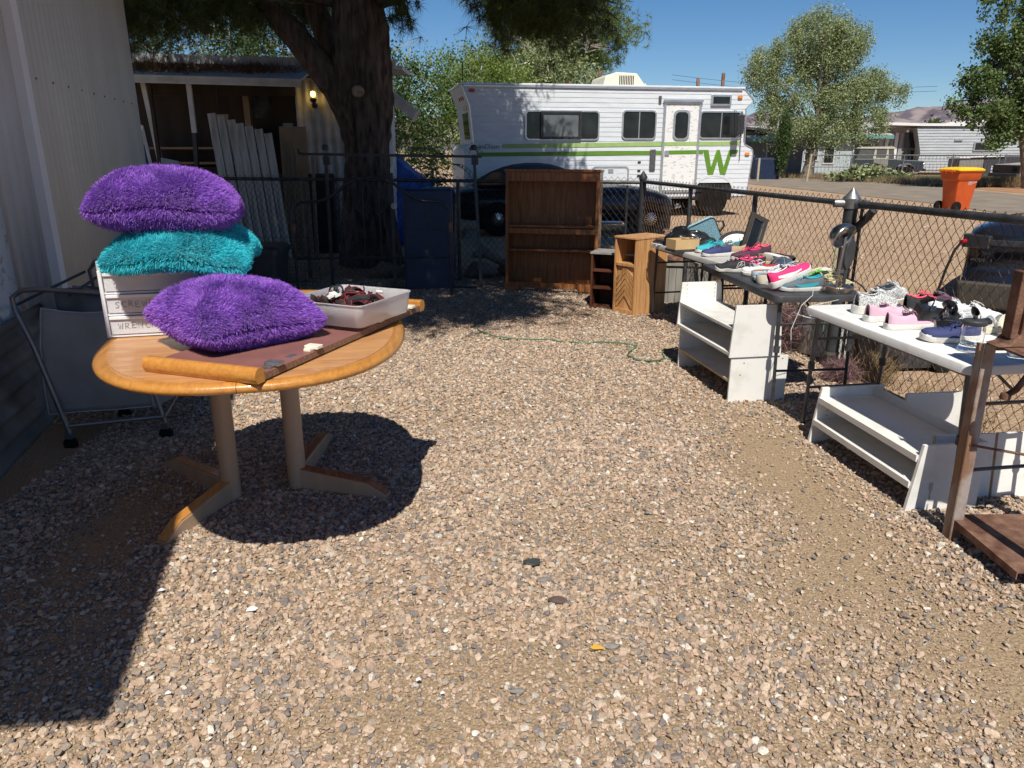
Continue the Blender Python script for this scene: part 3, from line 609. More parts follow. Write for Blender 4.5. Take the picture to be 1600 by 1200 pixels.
# ---------------- the big shade pine ----------------
pt = thing('pine_tree', 'massive dark pine tree whose forked trunk stands behind the back fence', 'tree', (-2.05, 11.0, 0))
mb = MB()
def bark_tube(pts, rs, n=72):
    P = [Vector(p) for p in pts]; Q = []; RR = []
    for i in range(len(P) - 1):
        for k in range(26):
            f = k / 26; Q.append(P[i].lerp(P[i + 1], f)); RR.append(rs[i] * (1 - f) + rs[i + 1] * f)
    Q.append(P[-1]); RR.append(rs[-1]); o = len(mb.v); mb.tube(Q, RR, n)
    for j in range(o, len(mb.v)):
        v = Vector(mb.v[j]); i = (j - o) // n; c = Q[min(i, len(Q) - 1)]; d = v - c
        a = math.atan2(d.y, d.x); ca_, sa_ = math.cos(a), math.sin(a); h = noise.noise((ca_ * 1.6, sa_ * 1.6, v.z * .9)) * .06 + (.035 - .11 * abs(noise.noise((ca_ * 6, sa_ * 6, v.z * 1.9)))) + .02 * noise.noise((ca_ * 14, sa_ * 14, v.z * 9))
        mb.v[j] = tuple(v + d.normalized() * h * min(1, RR[i] * 3))
bark_tube([(0, 0, -.1), (0, 0, .35), (-.02, 0, .9), (0, 0, 1.6), (-.02, 0, 2.3), (-.01, .0, 3.2), (.0, .05, 4.6), (.1, .1, 7.5)], [.48, .40, .33, .29, .38, .35, .29, .12])
bark_tube([(-.12, -.05, 1.95), (-.36, -.12, 2.45), (-.66, -.2, 2.85), (-1.22, -.3, 3.5), (-2.4, -.5, 4.8)], [.22, .19, .17, .14, .07], 16)
bark_tube([(-.12, .22, 2.3), (-.48, .36, 2.95), (-.72, .45, 3.6), (-1.1, .6, 5.0)], [.20, .17, .15, .08], 16)
mb.build('trunk', M_bark, pt, smooth=60, fix=False)
mb = MB().lathe([(0, 0), (.085, 0), (.07, .05), (0, .055)], 12, m=Matrix.Translation((.0, -.40, 2.35)) @ Matrix.Rotation(R(90), 4, 'X'))
mb.build('pruned_knot', mat('cut_wood', (.30, .25, .17), .9, col2=(.16, .11, .07), scale=20), pt, smooth=40)
cb = [(.2, -1.2, 6.2, 3.4, 3.4, 2.4), (-2.4, -2.6, 6.0, 3.0, 2.6, 1.8), (1.9, -3.2, 5.7, 2.0, 2.2, 1.2), (-.2, -4.9, 5.6, 2.2, 1.6, 1.0), (1.4, 1.8, 6.4, 3.1, 2.6, 1.7), (-2.6, 2.0, 6.0, 3.0, 2.2, 1.8), (.6, -1.5, 7.8, 3, 3, 1.5), (2.6, .8, 6.6, 1.9, 2.2, 1.2)]
cb += [(-1.6, -5.6, 5.4, 1.9, 1.5, .9), (.4, -6.2, 5.3, 2.3, 1.3, .8), (1.9, -5.2, 5.2, 1.3, 1.2, .6), (3.6, -1.6, 6.2, 1.9, 2.4, 1.0), (4.1, .4, 6.8, 1.6, 1.7, .9), (1.6, 3.2, 7.0, 1.9, 1.4, 1.0), (-.6, 3.6, 6.8, 2.2, 1.4, 1.1), (.2, -3.4, 5.6, 3.0, 1.8, .9), (1.0, -7.3, 5.3, 1.7, 1.0, .6), (2.1, -7.0, 5.2, .9, 1.1, .5), (-.5, -6.9, 5.3, 1.5, 1.1, .6), (.9, 4.2, 7.0, 1.8, 1.0, .7), (2.5, 3.0, 6.9, 2.0, 1.1, .7), (3.6, 2.4, 6.6, 1.4, 1.0, .6), (-1.2, 4.6, 6.8, 2.0, 1.0, .7), (2.55, -5.3, 5.3, .7, 1.2, .5), (2.0, -4.2, 5.6, 1.2, 1.2, .6)]
p = np.concatenate([clumpy([b], int(150 * b[3] * b[4] * (.75 + .25 * b[5])), 4, .30, .2)[1] for b in cb])
V, F = needles(p, 8, .20, .028, .35)
cv_ = [(-2.9, -1.0, 3.30, 1.8, .8, .50), (-3.3, -.2, 3.5, 1.8, .8, .45), (-1.6, -.6, 3.5, .9, .6, .4), (-1.0, 1.2, 3.7, .8, .5, .4), (2.4, -1.2, 3.15, .9, .5, .35), (2.25, -1.6, 3.42, .95, .7, .36), (.62, -.6, 3.38, .22, .3, .36), (2.9, -1.5, 3.12, .4, .4, .18)]
cs2, p2 = clumpy(cv_, 900, 5, .13, .1, .5)
V2, F2 = needles(p2, 22, .16, .0065, .55)
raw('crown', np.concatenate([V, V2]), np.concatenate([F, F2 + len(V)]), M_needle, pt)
mb = MB()
for b in cb + cv_:
    t = Vector(b[:3]); s = Vector((0, 0, min(3.6 + rnd.random() * 2.5, 6.5))) if b[2] > 4 else Vector((0, 0, 3.4 + rnd.random() * .4)); m = s.lerp(t, .5) + Vector((0, 0, .35))
    mb.tube([s, m, t], [.10, .06, .02], 7)
    for _ in range(12):
        e = t + Vector((rnd.gauss(0, .55) * b[3], rnd.gauss(0, .55) * b[4], rnd.gauss(0, .5) * b[5])); mb.tube([m.lerp(t, rnd.random()), e.lerp(t, .4) + Vector((0, 0, .08)), e], [.03, .018, .005], 4)
mb.build('branch', M_bark, pt, smooth=40)

# green trees and shrubs between the houses and the motorhome
tree('leafy_tree', 'bright green leafy tree with yellow tips left of the motorhome', (-1.6, 23.5, 0), [(-.9, 0, 3.1, 1.5, 1.2, 1.3), (.6, .2, 3.4, 1.5, 1.2, 1.25), (-.3, 0, 1.9, 1.9, 1.2, 1.1), (1.7, 0, 3.0, 1.2, 1.0, .9)], M_leafg, M_barkp, .075, 420, 60, .34, .14, dead=50)
tree('leafy_tree', 'yellow-green tree standing behind the left end of the motorhome roof', (.2, 26.5, 0), [(-.8, 0, 4.0, 1.1, 1, .8), (.3, 0, 4.2, 1.3, 1, .9), (.9, .2, 3.5, 1.2, 1, .8)], M_leafy, M_barkp, .09, 260, 55, .36, .15, dead=60)
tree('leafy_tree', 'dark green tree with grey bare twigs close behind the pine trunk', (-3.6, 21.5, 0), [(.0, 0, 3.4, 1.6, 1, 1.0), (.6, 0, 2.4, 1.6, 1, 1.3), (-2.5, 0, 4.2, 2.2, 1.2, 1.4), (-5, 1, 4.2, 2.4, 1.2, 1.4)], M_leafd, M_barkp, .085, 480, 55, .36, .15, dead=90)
tree('leafy_tree', 'grey-green tree peeking above the motorhome roof beside the pine', (1.6, 25.5, 0), [(-.6, 0, 4.0, 1.2, .9, 1.0), (.4, 0, 3.6, 1.1, .9, .8)], M_leafc, M_barkp, .08, 220, 55, .32, .13, dead=20)
def ailanthus(loc, label):
    t = thing('fern_leaved_shrub', label, 'shrub', loc); V = []; mb = MB()
    for k in range(34):
        a = rnd.uniform(0, 6.28); el = rnd.uniform(.25, 1.2); L = rnd.uniform(.5, .95); o = Vector((rnd.gauss(0, .28), rnd.gauss(0, .2), rnd.uniform(.5, 1.6))); d = Vector((math.cos(a) * math.cos(el), math.sin(a) * math.cos(el), math.sin(el)))
        pts = [o + d * L * s + Vector((0, 0, -.75 * L * s * s)) for s in np.linspace(0, 1, 9)]; mb.tube(pts, .006, 3)
        for i in range(2, 9):
            for sd in (-1, 1):
                dd = (pts[i] - pts[i - 1]).normalized(); side = dd.cross(Vector((0, 0, 1))).normalized() * sd; up = Vector((0, 0, -.25)); tip = pts[i] + (side + dd * .45 + up).normalized() * .17
                w = dd * .022; V += [pts[i] - w, (pts[i] + tip) / 2 - w * 1.3, tip, (pts[i] + tip) / 2 + w * 1.3]
    V = np.array([tuple(v) for v in V]); raw('foliage', V, np.arange(len(V)).reshape(-1, 4), M_leafg, t)
    mb.tube([(0, 0, 0), (0, 0, 1.2)], .03, 6); mb.build('stem', M_barkp, t)
ailanthus((-1.75, 17.0, 0), 'shrub with long fern-like leaves above the blue tarp'); ailanthus((-2.5, 17.6, .3), 'shadier fern-leaved shrub close to the pine trunk')
# sunlit pine behind the motorhome
t = thing('pine_tree', 'sunlit yellow-green pine tree rising behind the motorhome roof', 'tree', (1.4, 27, 0))
bl = [(-1.3, 0, 6.6, 1.8, 1.5, 1.1), (.4, 0, 6.9, 2.0, 1.5, 1.2), (-1.0, 0, 5.5, 1.4, 1.1, .8), (.5, 0, 4.9, 1.5, 1, .9), (1.6, 0, 5.6, 1.4, 1.1, .8), (1.3, 0, 4.5, 1.0, .9, .5), (-.3, 0, 8.6, 2.4, 1.8, 1.2)]
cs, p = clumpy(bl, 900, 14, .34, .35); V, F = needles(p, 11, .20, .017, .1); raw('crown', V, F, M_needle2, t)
mb = MB(); limbs(mb, (0, 0, 0), (0, 0, 8.5), .28, .08, [cs[i] for i in range(0, 900, 22)], .02, frac=(.4, .95)); mb.build('trunk', M_bark, t, smooth=40)
mb = MB()
for k in range(22):
    c = Vector((1.0, -.9, 4.6 + rnd.random() * .5)); e = c + Vector((rnd.uniform(-.7, .8), rnd.uniform(-.3, .1), rnd.uniform(-.3, .7))); mb.tube([c, c.lerp(e, .6) + Vector((0, 0, .05)), e], [.03, .015, .004], 4)
mb.build('dead_branch', M_deadw, t)

# ---------------- porch house behind the fence ----------------
M_hwhite = mat('faded_white_metal', (.60, .61, .62), .5, col2=(.42, .42, .42), scale=5, bump=.05)
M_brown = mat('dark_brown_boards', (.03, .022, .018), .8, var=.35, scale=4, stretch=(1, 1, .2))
ho = thing('porch_house', 'low house with open dark porch and white corrugated wall beyond the fence', 'house', (-5.5, 13, 0))
corr_sheet('wall_panel', M_hwhite, (1.95, 0), (3.48, 0), .05, 2.72, .15, .032, ho)
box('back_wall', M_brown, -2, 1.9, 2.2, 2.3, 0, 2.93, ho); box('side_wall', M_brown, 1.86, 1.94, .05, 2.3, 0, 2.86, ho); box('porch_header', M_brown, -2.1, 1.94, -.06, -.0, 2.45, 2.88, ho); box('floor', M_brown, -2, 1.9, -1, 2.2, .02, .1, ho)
box('end_wall', M_hwhite, 3.30, 3.50, .04, .42, 0, 2.72, ho, .01)
MB().tube([(3.46, -.05, .1), (3.46, -.05, 2.6), (3.46, -.25, 2.8)], .04, 8).build('downspout', M_hwhite, ho, smooth=40)
MB().box(-2.2, 2.0, -.35, 3.2, 2.90, 2.96, Matrix.Rotation(R(1.4), 4, 'Y')).box(2.001, 3.70, -.35, .55, 2.90, 2.96, Matrix.Rotation(R(1.4), 4, 'Y')).build('roof', M_hwhite, ho)
MB().bar((-2.2, -.38, 3.03), (3.68, -.38, 2.885), .03, .13).build('fascia', M_hwhite, ho)
MB().add([(-2.2, -1.25, 2.72), (2.4, -1.25, 2.60), (2.4, -.3, 2.86), (-2.2, -.3, 2.94), (-2.2, -1.25, 2.69), (2.4, -1.25, 2.57), (2.4, -.3, 2.83), (-2.2, -.3, 2.91)], [(0, 1, 2, 3), (4, 7, 6, 5), (0, 4, 5, 1), (3, 2, 6, 7), (0, 3, 7, 4), (1, 5, 6, 2)]).build('porch_roof', M_hwhite, ho)
MB().bar((-2.2, -1.28, 2.665), (2.4, -1.28, 2.545), .04, .10).bar((-2.2, -1.31, 2.62), (2.4, -1.31, 2.50), .03, .03).build('gutter', M_hwhite, ho)
q = blobpts([(-2, -.8, 2.86, 1.4, .45, .05), (0, -.75, 2.81, 1.8, .45, .05), (1.6, -.7, 2.78, .8, .4, .04)], 5200, .0); q[:, 2] = 2.66 + (q[:, 1] + 1.25) * .26 + (q[:, 0] + 2.2) * -.022 + .05 + .04 * rg.random(len(q))
V, F = needles(q, 2, .13, .010, .1); nd = raw('fallen_needles', V, F, mat('fallen_brown_needles', (.16, .10, .06), .9, island=[(0, (.6, .6, .6)), (.5, (1, .9, .8)), (1, (1.8, 1.6, 1.4))]), ho); nd['kind'] = 'stuff'
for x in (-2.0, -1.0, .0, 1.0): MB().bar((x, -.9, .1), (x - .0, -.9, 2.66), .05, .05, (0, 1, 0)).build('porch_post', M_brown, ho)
MB().bar((.72, -1.2, 1.85), (.72, -1.2, 2.62), .07, .04, (0, 1, 0)).build('upper_post', M_hwhite, ho); MB().bar((.62, -1.2, 0), (.72, -1.2, 1.85), .06, .05, (0, 1, 0)).build('lower_post', M_blackmetal, ho)
MB().bar((-1.5, -.6, 1.22), (.9, -.6, 1.19), .04, .05).build('railing', M_hwhite, ho)
for i in range(7): MB().bar((-1.35 + i * .36, -.6, .1), (-1.40 + i * .36, -.6, 1.2), .05, .03, (0, 1, 0)).build('baluster', M_hwhite, ho)
for x in (-.35, .0): MB().bar((x + .1, -.85, .1), (x - .12, -.85, 2.66), .07, .05, (0, 1, 0)).build('white_upright', M_hwhite, ho)
for z in (1.35, 1.62): box('shelf_board', wood('shelf_wood', (.16, .08, .03), (.26, .14, .06)), -1.4, .9, 1.6, 2.1, z, z + .04, ho)
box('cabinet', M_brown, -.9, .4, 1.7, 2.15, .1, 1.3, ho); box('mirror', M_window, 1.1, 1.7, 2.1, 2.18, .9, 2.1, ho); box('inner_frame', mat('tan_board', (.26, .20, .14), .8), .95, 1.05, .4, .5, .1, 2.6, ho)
for i, (x, y, z, w, d_, h, c_) in enumerate(((-1.6, .9, .1, .5, .4, .7, (.10, .05, .03)), (-.7, .4, .1, .4, .4, .45, (.05, .06, .08)), (.3, 1.0, .1, .6, .5, .9, (.09, .07, .05)), (1.2, .8, .1, .4, .4, 1.1, (.04, .04, .045)), (1.35, .2, .1, .25, .3, .6, (.16, .05, .03)), (-1.9, 1.2, 1.1, .5, .3, .5, (.12, .10, .08)), (-.2, 1.8, 1.66, .3, .2, .25, (.20, .16, .10)), (.5, 1.8, 1.66, .2, .2, .35, (.05, .08, .10)))):
    tag(MB().box(0, w, 0, d_, 0, h).build('storage_box', mat('clutter_%d' % i, c_, .8), None, (-5.5 + x, 13 + y, z), bevel=.02, rot=(0, 0, .15 * (i % 3 - 1))), ['dark red-brown box on the porch floor at its left end', 'low slate box near the porch railing', 'tall brown crate against the porch back wall', 'tall black box beside the leaning planks inside the porch', 'small rusty red box in front of the tall black one', 'tan box held up on the left porch shelf', 'small tan carton on the upper porch shelf', 'narrow teal-grey carton on the upper porch shelf'][i], 'box', 'boxes stored in the dark porch')
bi = thing('ceiling_fan', 'round dark fan hanging under the porch ceiling', 'fan', (-4.35, 13.6, 2.35)); MB().lathe([(0, -.05), (.2, -.04), (.24, 0), (.2, .04), (0, .05)], 20, m=Matrix.Rotation(R(70), 4, 'X')).build('blade_ring', M_greymetal, bi, smooth=40); MB().tube([(0, 0, 0), (0, 0, .5)], .015, 6).build('rod', M_blackmetal, bi)
# wall lamp, lit
lm = thing('wall_lamp', 'small lit yellow wall lamp glowing on the white corrugated wall', 'lamp', (-3.22, 12.93, 2.42))
MB().lathe([(0, 0), (.045, .01), (.05, .05), (.03, .09), (0, .1)], 12, m=Matrix.Rotation(R(90), 4, 'X')).build('wall_mount', M_blackmetal, lm, loc=(0, .03, -.12), smooth=40)
MB().lathe([(.0, -.07), (.03, -.065), (.055, -.03), (.06, .0), (.0, .0)], 12).build('cage', M_blackmetal, lm, loc=(0, -.07, -.02), smooth=40)
MB().lathe([(0, .0), (.03, .01), (.042, .05), (.03, .085), (0, .095)], 14).build('bulb', mat('lit_yellow_bulb', (1, .62, .12), .4, var=0, emit=7), lm, loc=(0, -.07, .0), smooth=60)
pl = bpy.data.lights.new('lamp_glow', 'POINT'); pl.energy = .5; pl.color = (1, .6, .2); pl.shadow_soft_size = .04; po = bpy.data.objects.new('lamp_glow', pl); C.objects.link(po); po.parent = lm; po.location = (0, -.13, .03)
# leaning planks and salvage
M_plank = wood('weathered_grey_plank', (.24, .225, .21), (.48, .465, .44), 'z', .8, 5, 0); M_plankb = wood('tan_plank', (.18, .13, .09), (.30, .23, .17), 'z', .8, 10, 0)
def lean(name, label, cat, x, y, w, h, m, lean_=.12, side=0, t=.03, group=None):
    return tag(MB().box(-w / 2, w / 2, -t / 2, t / 2, 0, h).build(name, m, None, (x, y, .02), rot=(-math.atan(lean_), side, rnd.uniform(-.1, .1))), label, cat, group)
hs = [2.12, 2.08, 2.03, 1.98, 1.94, 1.90, 1.84]
for i in range(7):
    lean('plank', ['tallest grey plank at the left edge of the leaning row', 'second tall grey plank in the leaning row', 'third grey plank from the left of the leaning row', 'middle grey plank of the leaning row', 'fifth grey plank, a little lower, in the leaning row', 'narrow grey plank second from the right of the row', 'shortest grey plank at the right end of the leaning row'][i], 'plank', -4.20 + i * .125, 11.4 + .02 * i, .115, hs[i], M_plank, .1, -.10, group='grey planks leaning in a row by the porch')
lean('board', 'wide tan board standing left of the leaning grey planks', 'board', -4.42, 11.9, .24, 2.1, mat('tan_door_board', (.30, .235, .17), .7, var=.15), .02)
lean('board', 'light brown panel leaning against the corrugated wall', 'board', -3.55, 12.6, .42, 1.95, mat('cardboard_panel', (.30, .22, .15), .8, var=.12), .06)
for i, (x, w, h) in enumerate(((-3.32, .06, 1.62), (-3.1, .05, 1.5), (-3.85, .09, 1.3), (-3.5, .07, 1.75), (-3.42, .05, 1.72))):
    lean('plank', ['thin upright tan batten right of the grey planks', 'thin short batten nearest the dark screen frame', 'brown offcut board at the foot of the grey planks', 'tan plank leaning in front of the brown panel', 'narrow pale batten beside the tan plank'][i], 'plank', x, 11.9, w, h, M_plankb, .05, rnd.uniform(-.04, .04), group='tan planks and battens by the porch')
fr = thing('window_frame', 'old white wooden window frame standing among the planks', 'frame', (-3.78, 11.75, 0), .1)
for a, b in (((-.2, .0, 0), (-.28, .1, 1.5)), ((.02, .0, 0), (-.06, .1, 1.5)), ((.22, 0, 0), (.14, .1, 1.5))): MB().bar(a, b, .05, .03, (0, 1, 0)).build('stile', M_plankb, fr)
MB().bar((-.30, .1, 1.5), (.18, .1, 1.52), .03, .08).build('rail', M_plankb, fr); MB().bar((-.26, .05, .9), (.2, .05, .9), .03, .06).build('rail', M_plankb, fr)
sc_ = thing('screen_frame', 'black metal screen frame standing before the corrugated wall', 'frame', (-3.02, 12.2, 0)); ring(MB(), rrect(-.2, .2, 0, 1.25, .02), rrect(-.16, .16, .04, 1.21, .01), -.02, .02).build('frame', M_blackmetal, sc_); box('screen', M_dark, -.16, .16, -.004, .004, .04, 1.21, sc_)
tag(MB().prism([(-.16, 0), (.16, 0), (.13, .55), (-.12, .6)], 0, .02).build('board', mat('pale_blue_board', (.25, .28, .33), .6), None, (-4.95, 11.2, 1.0 - .1)), 'pale pointed board end showing above the purple pillow', 'board')
pb_ = thing('tall_sign', 'tall narrow white and blue sign leaning past the trailer corner', 'sign', (-4.22, 9.0, 0), rot=(0, -.10, 0))
box('panel', mat('sign_white', (.6, .6, .68), .5), 0, .15, -.012, 0, 1.66, 1.84, pb_); box('panel', mat('sign_blue', (.02, .07, .28), .5, var=.3, scale=5), 0, .15, -.012, 0, .5, 1.658, pb_); ring(MB(), rrect(-.03, .18, .47, 1.87, .01), rrect(0, .15, .5, 1.84, .005), -.016, .006).build('frame', M_trim, pb_)
tl = thing('awning_flap', 'white metal awning flap sticking out right of the pine trunk', 'awning', (-1.93, 12.0, 2.05)); MB().add([(0, 0, .3), (.1, 0, .42), (.5, -.1, .12), (.42, -.1, 0), (0, .4, .3), (.1, .4, .42), (.5, .3, .12), (.42, .3, 0)], [(0, 1, 2, 3), (4, 7, 6, 5), (0, 4, 5, 1), (1, 5, 6, 2), (2, 6, 7, 3), (3, 7, 4, 0)]).build('panel', M_hwhite, tl)
# blue tarp mound
def tf(u, v):
    x = -.95 + 1.35 * u; y = .9 * v; h = (1.42 - .35 * max(0, u - .5) * 2 - .15 * math.sin(u * 9) * .4) * min(1, v * 3 + .0)
    return (x + .03 * math.sin(v * 9), y - .1 * (1 - v) + .04 * noise.noise((x * 6, v * 9, 0)), h + .06 * noise.noise((x * 5, v * 6, 2)))
tag(MB().grid(tf, 50, 24).build('tarp', mat('blue_tarp', (.02, .10, .42), .45, col2=(.015, .05, .24), scale=9, bump=.6, bscale=18), None, (-1.8, 13.2, 0), smooth=60, solid=.004), 'crumpled bright blue tarp draped over a heap behind the pine', 'tarp')
tb = thing('trash_bin', 'dark blue wheeled bin standing behind the bed frame at the fence', 'bin', (-.98, 9.85 + .25, 0)); 
MB().loft([[(x * s, y * s, z) for x, y in rrect(-.26, .26, -.28, .28, .05)] for s, z in ((.8, .04), (1, .95), (1.04, .96), (1.04, 1.0))]).build('body', mat('dark_blue_plastic', (.012, .022, .06), .5, var=.2), tb, smooth=40)
MB().loft([[(x * s, y * s, z) for x, y in rrect(-.27, .27, -.30, .30, .05)] for s, z in ((1, 1.0), (1.02, 1.04), (.85, 1.12), (.5, 1.14))]).build('lid', MATS['dark_blue_plastic'], tb, smooth=40)
bp_ = thing('plastic_sheet', 'tall dark blue plastic panel propped behind the black bed frame', 'panel', (-.98, 8.8, 0), R(4), rot=(R(-7), 0, R(4)))
MB().box(-.29, .29, 0, .05, 0, 1.18).build('panel', MATS['dark_blue_plastic'], bp_, bevel=.03)
for z in (.3, .72): box('ridge', MATS['dark_blue_plastic'], -.27, .27, -.015, .0, z, z + .03, bp_)
# rocks, logs in the shade
M_rock = mat('tan_rock', (.28, .21, .16), .9, col2=(.16, .12, .09), scale=7, bump=.6, bscale=25)
def rock(loc, r, label, m=None, sq=(1, .8, .6)):
    bm = bmesh.new(); bmesh.ops.create_icosphere(bm, subdivisions=3, radius=1)
    cuts = [(Vector((rnd.gauss(0, 1), rnd.gauss(0, 1), rnd.gauss(0, .8))).normalized(), rnd.uniform(.5, .85)) for _ in range(10)]
    for v in bm.verts:
        q = v.co.copy()
        for nn_, dd in cuts:
            e = q.dot(nn_) - dd
            if e > 0: q -= nn_ * e
        v.co = Vector([q[i] * sq[i] for i in range(3)]) * r * 1.15 * (1 + .2 * noise.noise(v.co * 1.3 + Vector(loc)) + .06 * noise.noise(v.co * 5))
    me = bpy.data.meshes.new('rock'); bm.to_mesh(me); bm.free(); me.materials.append(m or M_rock); me.shade_smooth(); me.set_sharp_from_angle(angle=R(40))
    o = bpy.data.objects.new('rock', me); C.objects.link(o); o.location = loc; tag(o, label, 'rock', 'rocks in the shade by the back fence'); return o
for a in (((-.42, 9.85, .1), .22, 'grey-brown rock behind the fence right of the blue panel'), ((-.05, 9.95, .09), .2, 'flat rock partly behind the brown bookcase edge'), ((-2.75, 9.3, .12), .2, 'reddish rock low behind the wire fence panel'), ((-3.1, 9.5, .1), .18, 'pale rock at the left behind the wire fence panel'), ((-1.7, 9.9, .08), .24, 'dark rock at the foot of the pine trunk'), ((.05, 10.6, .1), .17, 'small round rock behind the hutch, near the car')): rock(*a)
lg = thing('log', 'pale broken log lying in the shade behind the fence', 'log', (-.35, 10.3, .12)); MB().tube([(-.2, .0, .1), (0, 0, .14), (.25, -.1, .02), (.5, -.25, -.04)], [.04, .08, .07, .04], 8).tube([(0, 0, .14), (-.1, .1, .3)], [.05, .02], 6).build('wood', M_deadw, lg, smooth=50)
# wire exercise pen panel at left of the fence
wp = thing('wire_panel', 'black small-mesh wire panel standing low before the back fence', 'panel', (-3.25, 8.95, 0), R(-3))
mb = MB()
for i in range(22): mb.tube([(i * .045, 0, 0), (i * .045, 0, .62)], .0022, 3, cap=False)
for i in range(15): mb.tube([(0, 0, i * .044), (.95, 0, i * .044)], .0022, 3, cap=False)
mb.build('wire_grid', M_wireblk, wp)
bb = thing('storage_bin', 'black lidded storage bin in the shade behind the pillows', 'bin', (-2.9, 8.1, 0)); MB().loft([[(x * s, y * s, z) for x, y in rrect(-.42, .42, -.25, .25, .05)] for s, z in ((.88, 0), (1, .55))]).build('body', M_blackplas, bb, smooth=40); MB().loft([[(x * s, y * s, z) for x, y in rrect(-.44, .44, -.27, .27, .05)] for s, z in ((1, .55), (1, .60), (.9, .63))]).build('lid', M_blackplas, bb, smooth=40)

# ---------------- bed frame and garment rack ----------------
hb = thing('bed_headboard', 'black iron bed headboard with arched top leaning at the back of the yard', 'headboard', (-1.55, 8.35, 0), R(4), rot=(R(-3), 0, R(4)))
mb = MB()
pts = [(-.86, 0, .0), (-.86, 0, .92)] + arc((-.72, 0, .92), .14, 180, 90, 5) + [(-.58, 0, 1.065), (-.46, 0, 1.10), (-.36, 0, 1.17), (-.26, 0, 1.25), (-.14, 0, 1.305), (0, 0, 1.325), (.14, 0, 1.305), (.26, 0, 1.25), (.36, 0, 1.17), (.46, 0, 1.10), (.58, 0, 1.065)] + arc((.72, 0, .92), .14, 90, 0, 5) + [(.86, 0, 0)]
mb.tube(pts, .017, 8); mb.build('arched_tube', M_blackmetal, hb, smooth=50)
MB().tube([(-.86, 0, .45), (.86, 0, .45)], .012, 8).build('cross_rail', M_blackmetal, hb, smooth=40)
for x, z in ((-.62, 1.04), (-.3, 1.18), (-.09, 1.28), (.09, 1.28), (.36, 1.14), (.62, 1.04)): MB().tube([(x, 0, .45), (x, 0, z)], .008, 6).build('spindle', M_blackmetal, hb, smooth=40)
for s in (-1, 1): MB().tube([(0, 0, 1.30)] + [(s * (.02 + .16 * math.sin(t)), 0, 1.22 - .30 * (1 - math.cos(t)) / 2 * 1) for t in np.linspace(.3, 2.9, 9)], .006, 5).build('scroll', M_blackmetal, hb, smooth=40)
for x in (-.86, .86): MB().lathe([(.0, -.06), (.024, -.05), (.03, 0), (.024, .05), (0, .06)], 10, (x, 0, .78)).build('collar', M_rust, hb, smooth=40)
gr = thing('garment_rack', 'black metal rack with screw knobs standing behind the bed headboard', 'rack', (-1.3, 8.95, 0), R(2))
for x, z1 in ((-.84, 1.56), (-.10, 1.35), (.86, 1.55)): MB().bar((x * 1.08 if x > .5 else x, -.12, .03), (x, 0, z1), .035, .03, (0, 1, 0)).build('upright', M_blackmetal, gr)
MB().bar((-1.1, 0, 1.56), (.95, 0, 1.53), .03, .03).build('top_bar', M_blackmetal, gr); MB().tube([(-1.1, 0, 1.56), (-1.14, 0, 1.57), (-1.15, 0, 1.62)], .018, 6).build('hook_end', M_blackmetal, gr)
MB().bar((-.88, -.12, .03), (.95, -.12, .03), .035, .03).build('bottom_bar', M_blackmetal, gr)
for x in (-.84, .86): MB().lathe([(0, 0), (.04, .0), (.045, .03), (.03, .06), (0, .065)], 12, (x, 0, 1.60)).build('knob', M_blackmetal, gr, smooth=40); MB().box(x - .03, x + .05, -.04, .03, 1.44, 1.53).build('clamp', M_blackmetal, gr, bevel=.005)
MB().lathe([(0, 0), (.036, 0), (.036, .01), (0, .012)], 16, m=Matrix.Translation((-.08, -.05, .98)) @ Matrix.Rotation(R(90), 4, 'X')).build('round_plate', M_galv, gr, smooth=40)

# ---------------- dining table ----------------
TZ = .92; CX, CY = -1.015, 2.96; ANG = math.atan2(.978, -.21)  # long axis
tb_ = thing('dining_table', 'honey oak oval dining table on two pale posts with V shaped feet', 'table', (CX, CY, 0), ANG)
def oval(a, b, n=64, p=2.5): 
    o = []
    for i in range(n):
        t = 2 * math.pi * i / n; c, s = math.cos(t), math.sin(t); o.append((a * abs(c) ** (2 / p) * (1 if c >= 0 else -1), b * abs(s) ** (2 / p) * (1 if s >= 0 else -1)))
    return o
def clip(pl, sgn, gap=.0012):
    return [(x, y if y * sgn > gap else sgn * gap) for x, y in pl]
OA, OB = .825, .565
for sgn in (1, -1):
    def half(a, b): 
        pl = [q for q in oval(a, b, 96) if q[1] * sgn > .004]; pl.sort(key=lambda q: q[0]); return [(pl[0][0], sgn * .001)] + pl + [(pl[-1][0], sgn * .001)]
    top = half(OA - .045, OB - .045); MB().prism(top, TZ - .006, TZ, 'xy').build('tabletop_half', OAKTOP, tb_)
    pr = [(-.045, -.002), (-.02, 0), (-.006, -.006), (0, -.016), (-.002, -.026), (-.012, -.034), (-.03, -.037)]
    rings = []
    for dx, dz in pr:
        rings.append([(x, y, TZ + dz) for x, y in half(OA + dx, OB + dx)])
    vs = MB(); n = len(rings[0])
    vs.loft(rings, cap=False, open_ring=True)
    vs.loft([[(x, y, TZ - .037) for x, y in half(OA - .03, OB - .03)], [(x, y, TZ - .037) for x, y in half(.4, .3)]], cap=False, open_ring=True)
    vs.build('rim', OAK, tb_, smooth=60)
    MB().prism(half(OA - .05, OB - .05), TZ - .034, TZ - .008, 'xy').build('core_board', OAKTOP, tb_)
    box('apron', OAKPOST, -.5, .5, sgn * .1 - .015, sgn * .1 + .015, TZ - .10, TZ - .045, tb_)
inv = Matrix.Rotation(-ANG, 4, 'Z') @ Matrix.Translation((-CX, -CY, 0))
def tl_(p): return inv @ Vector(p)
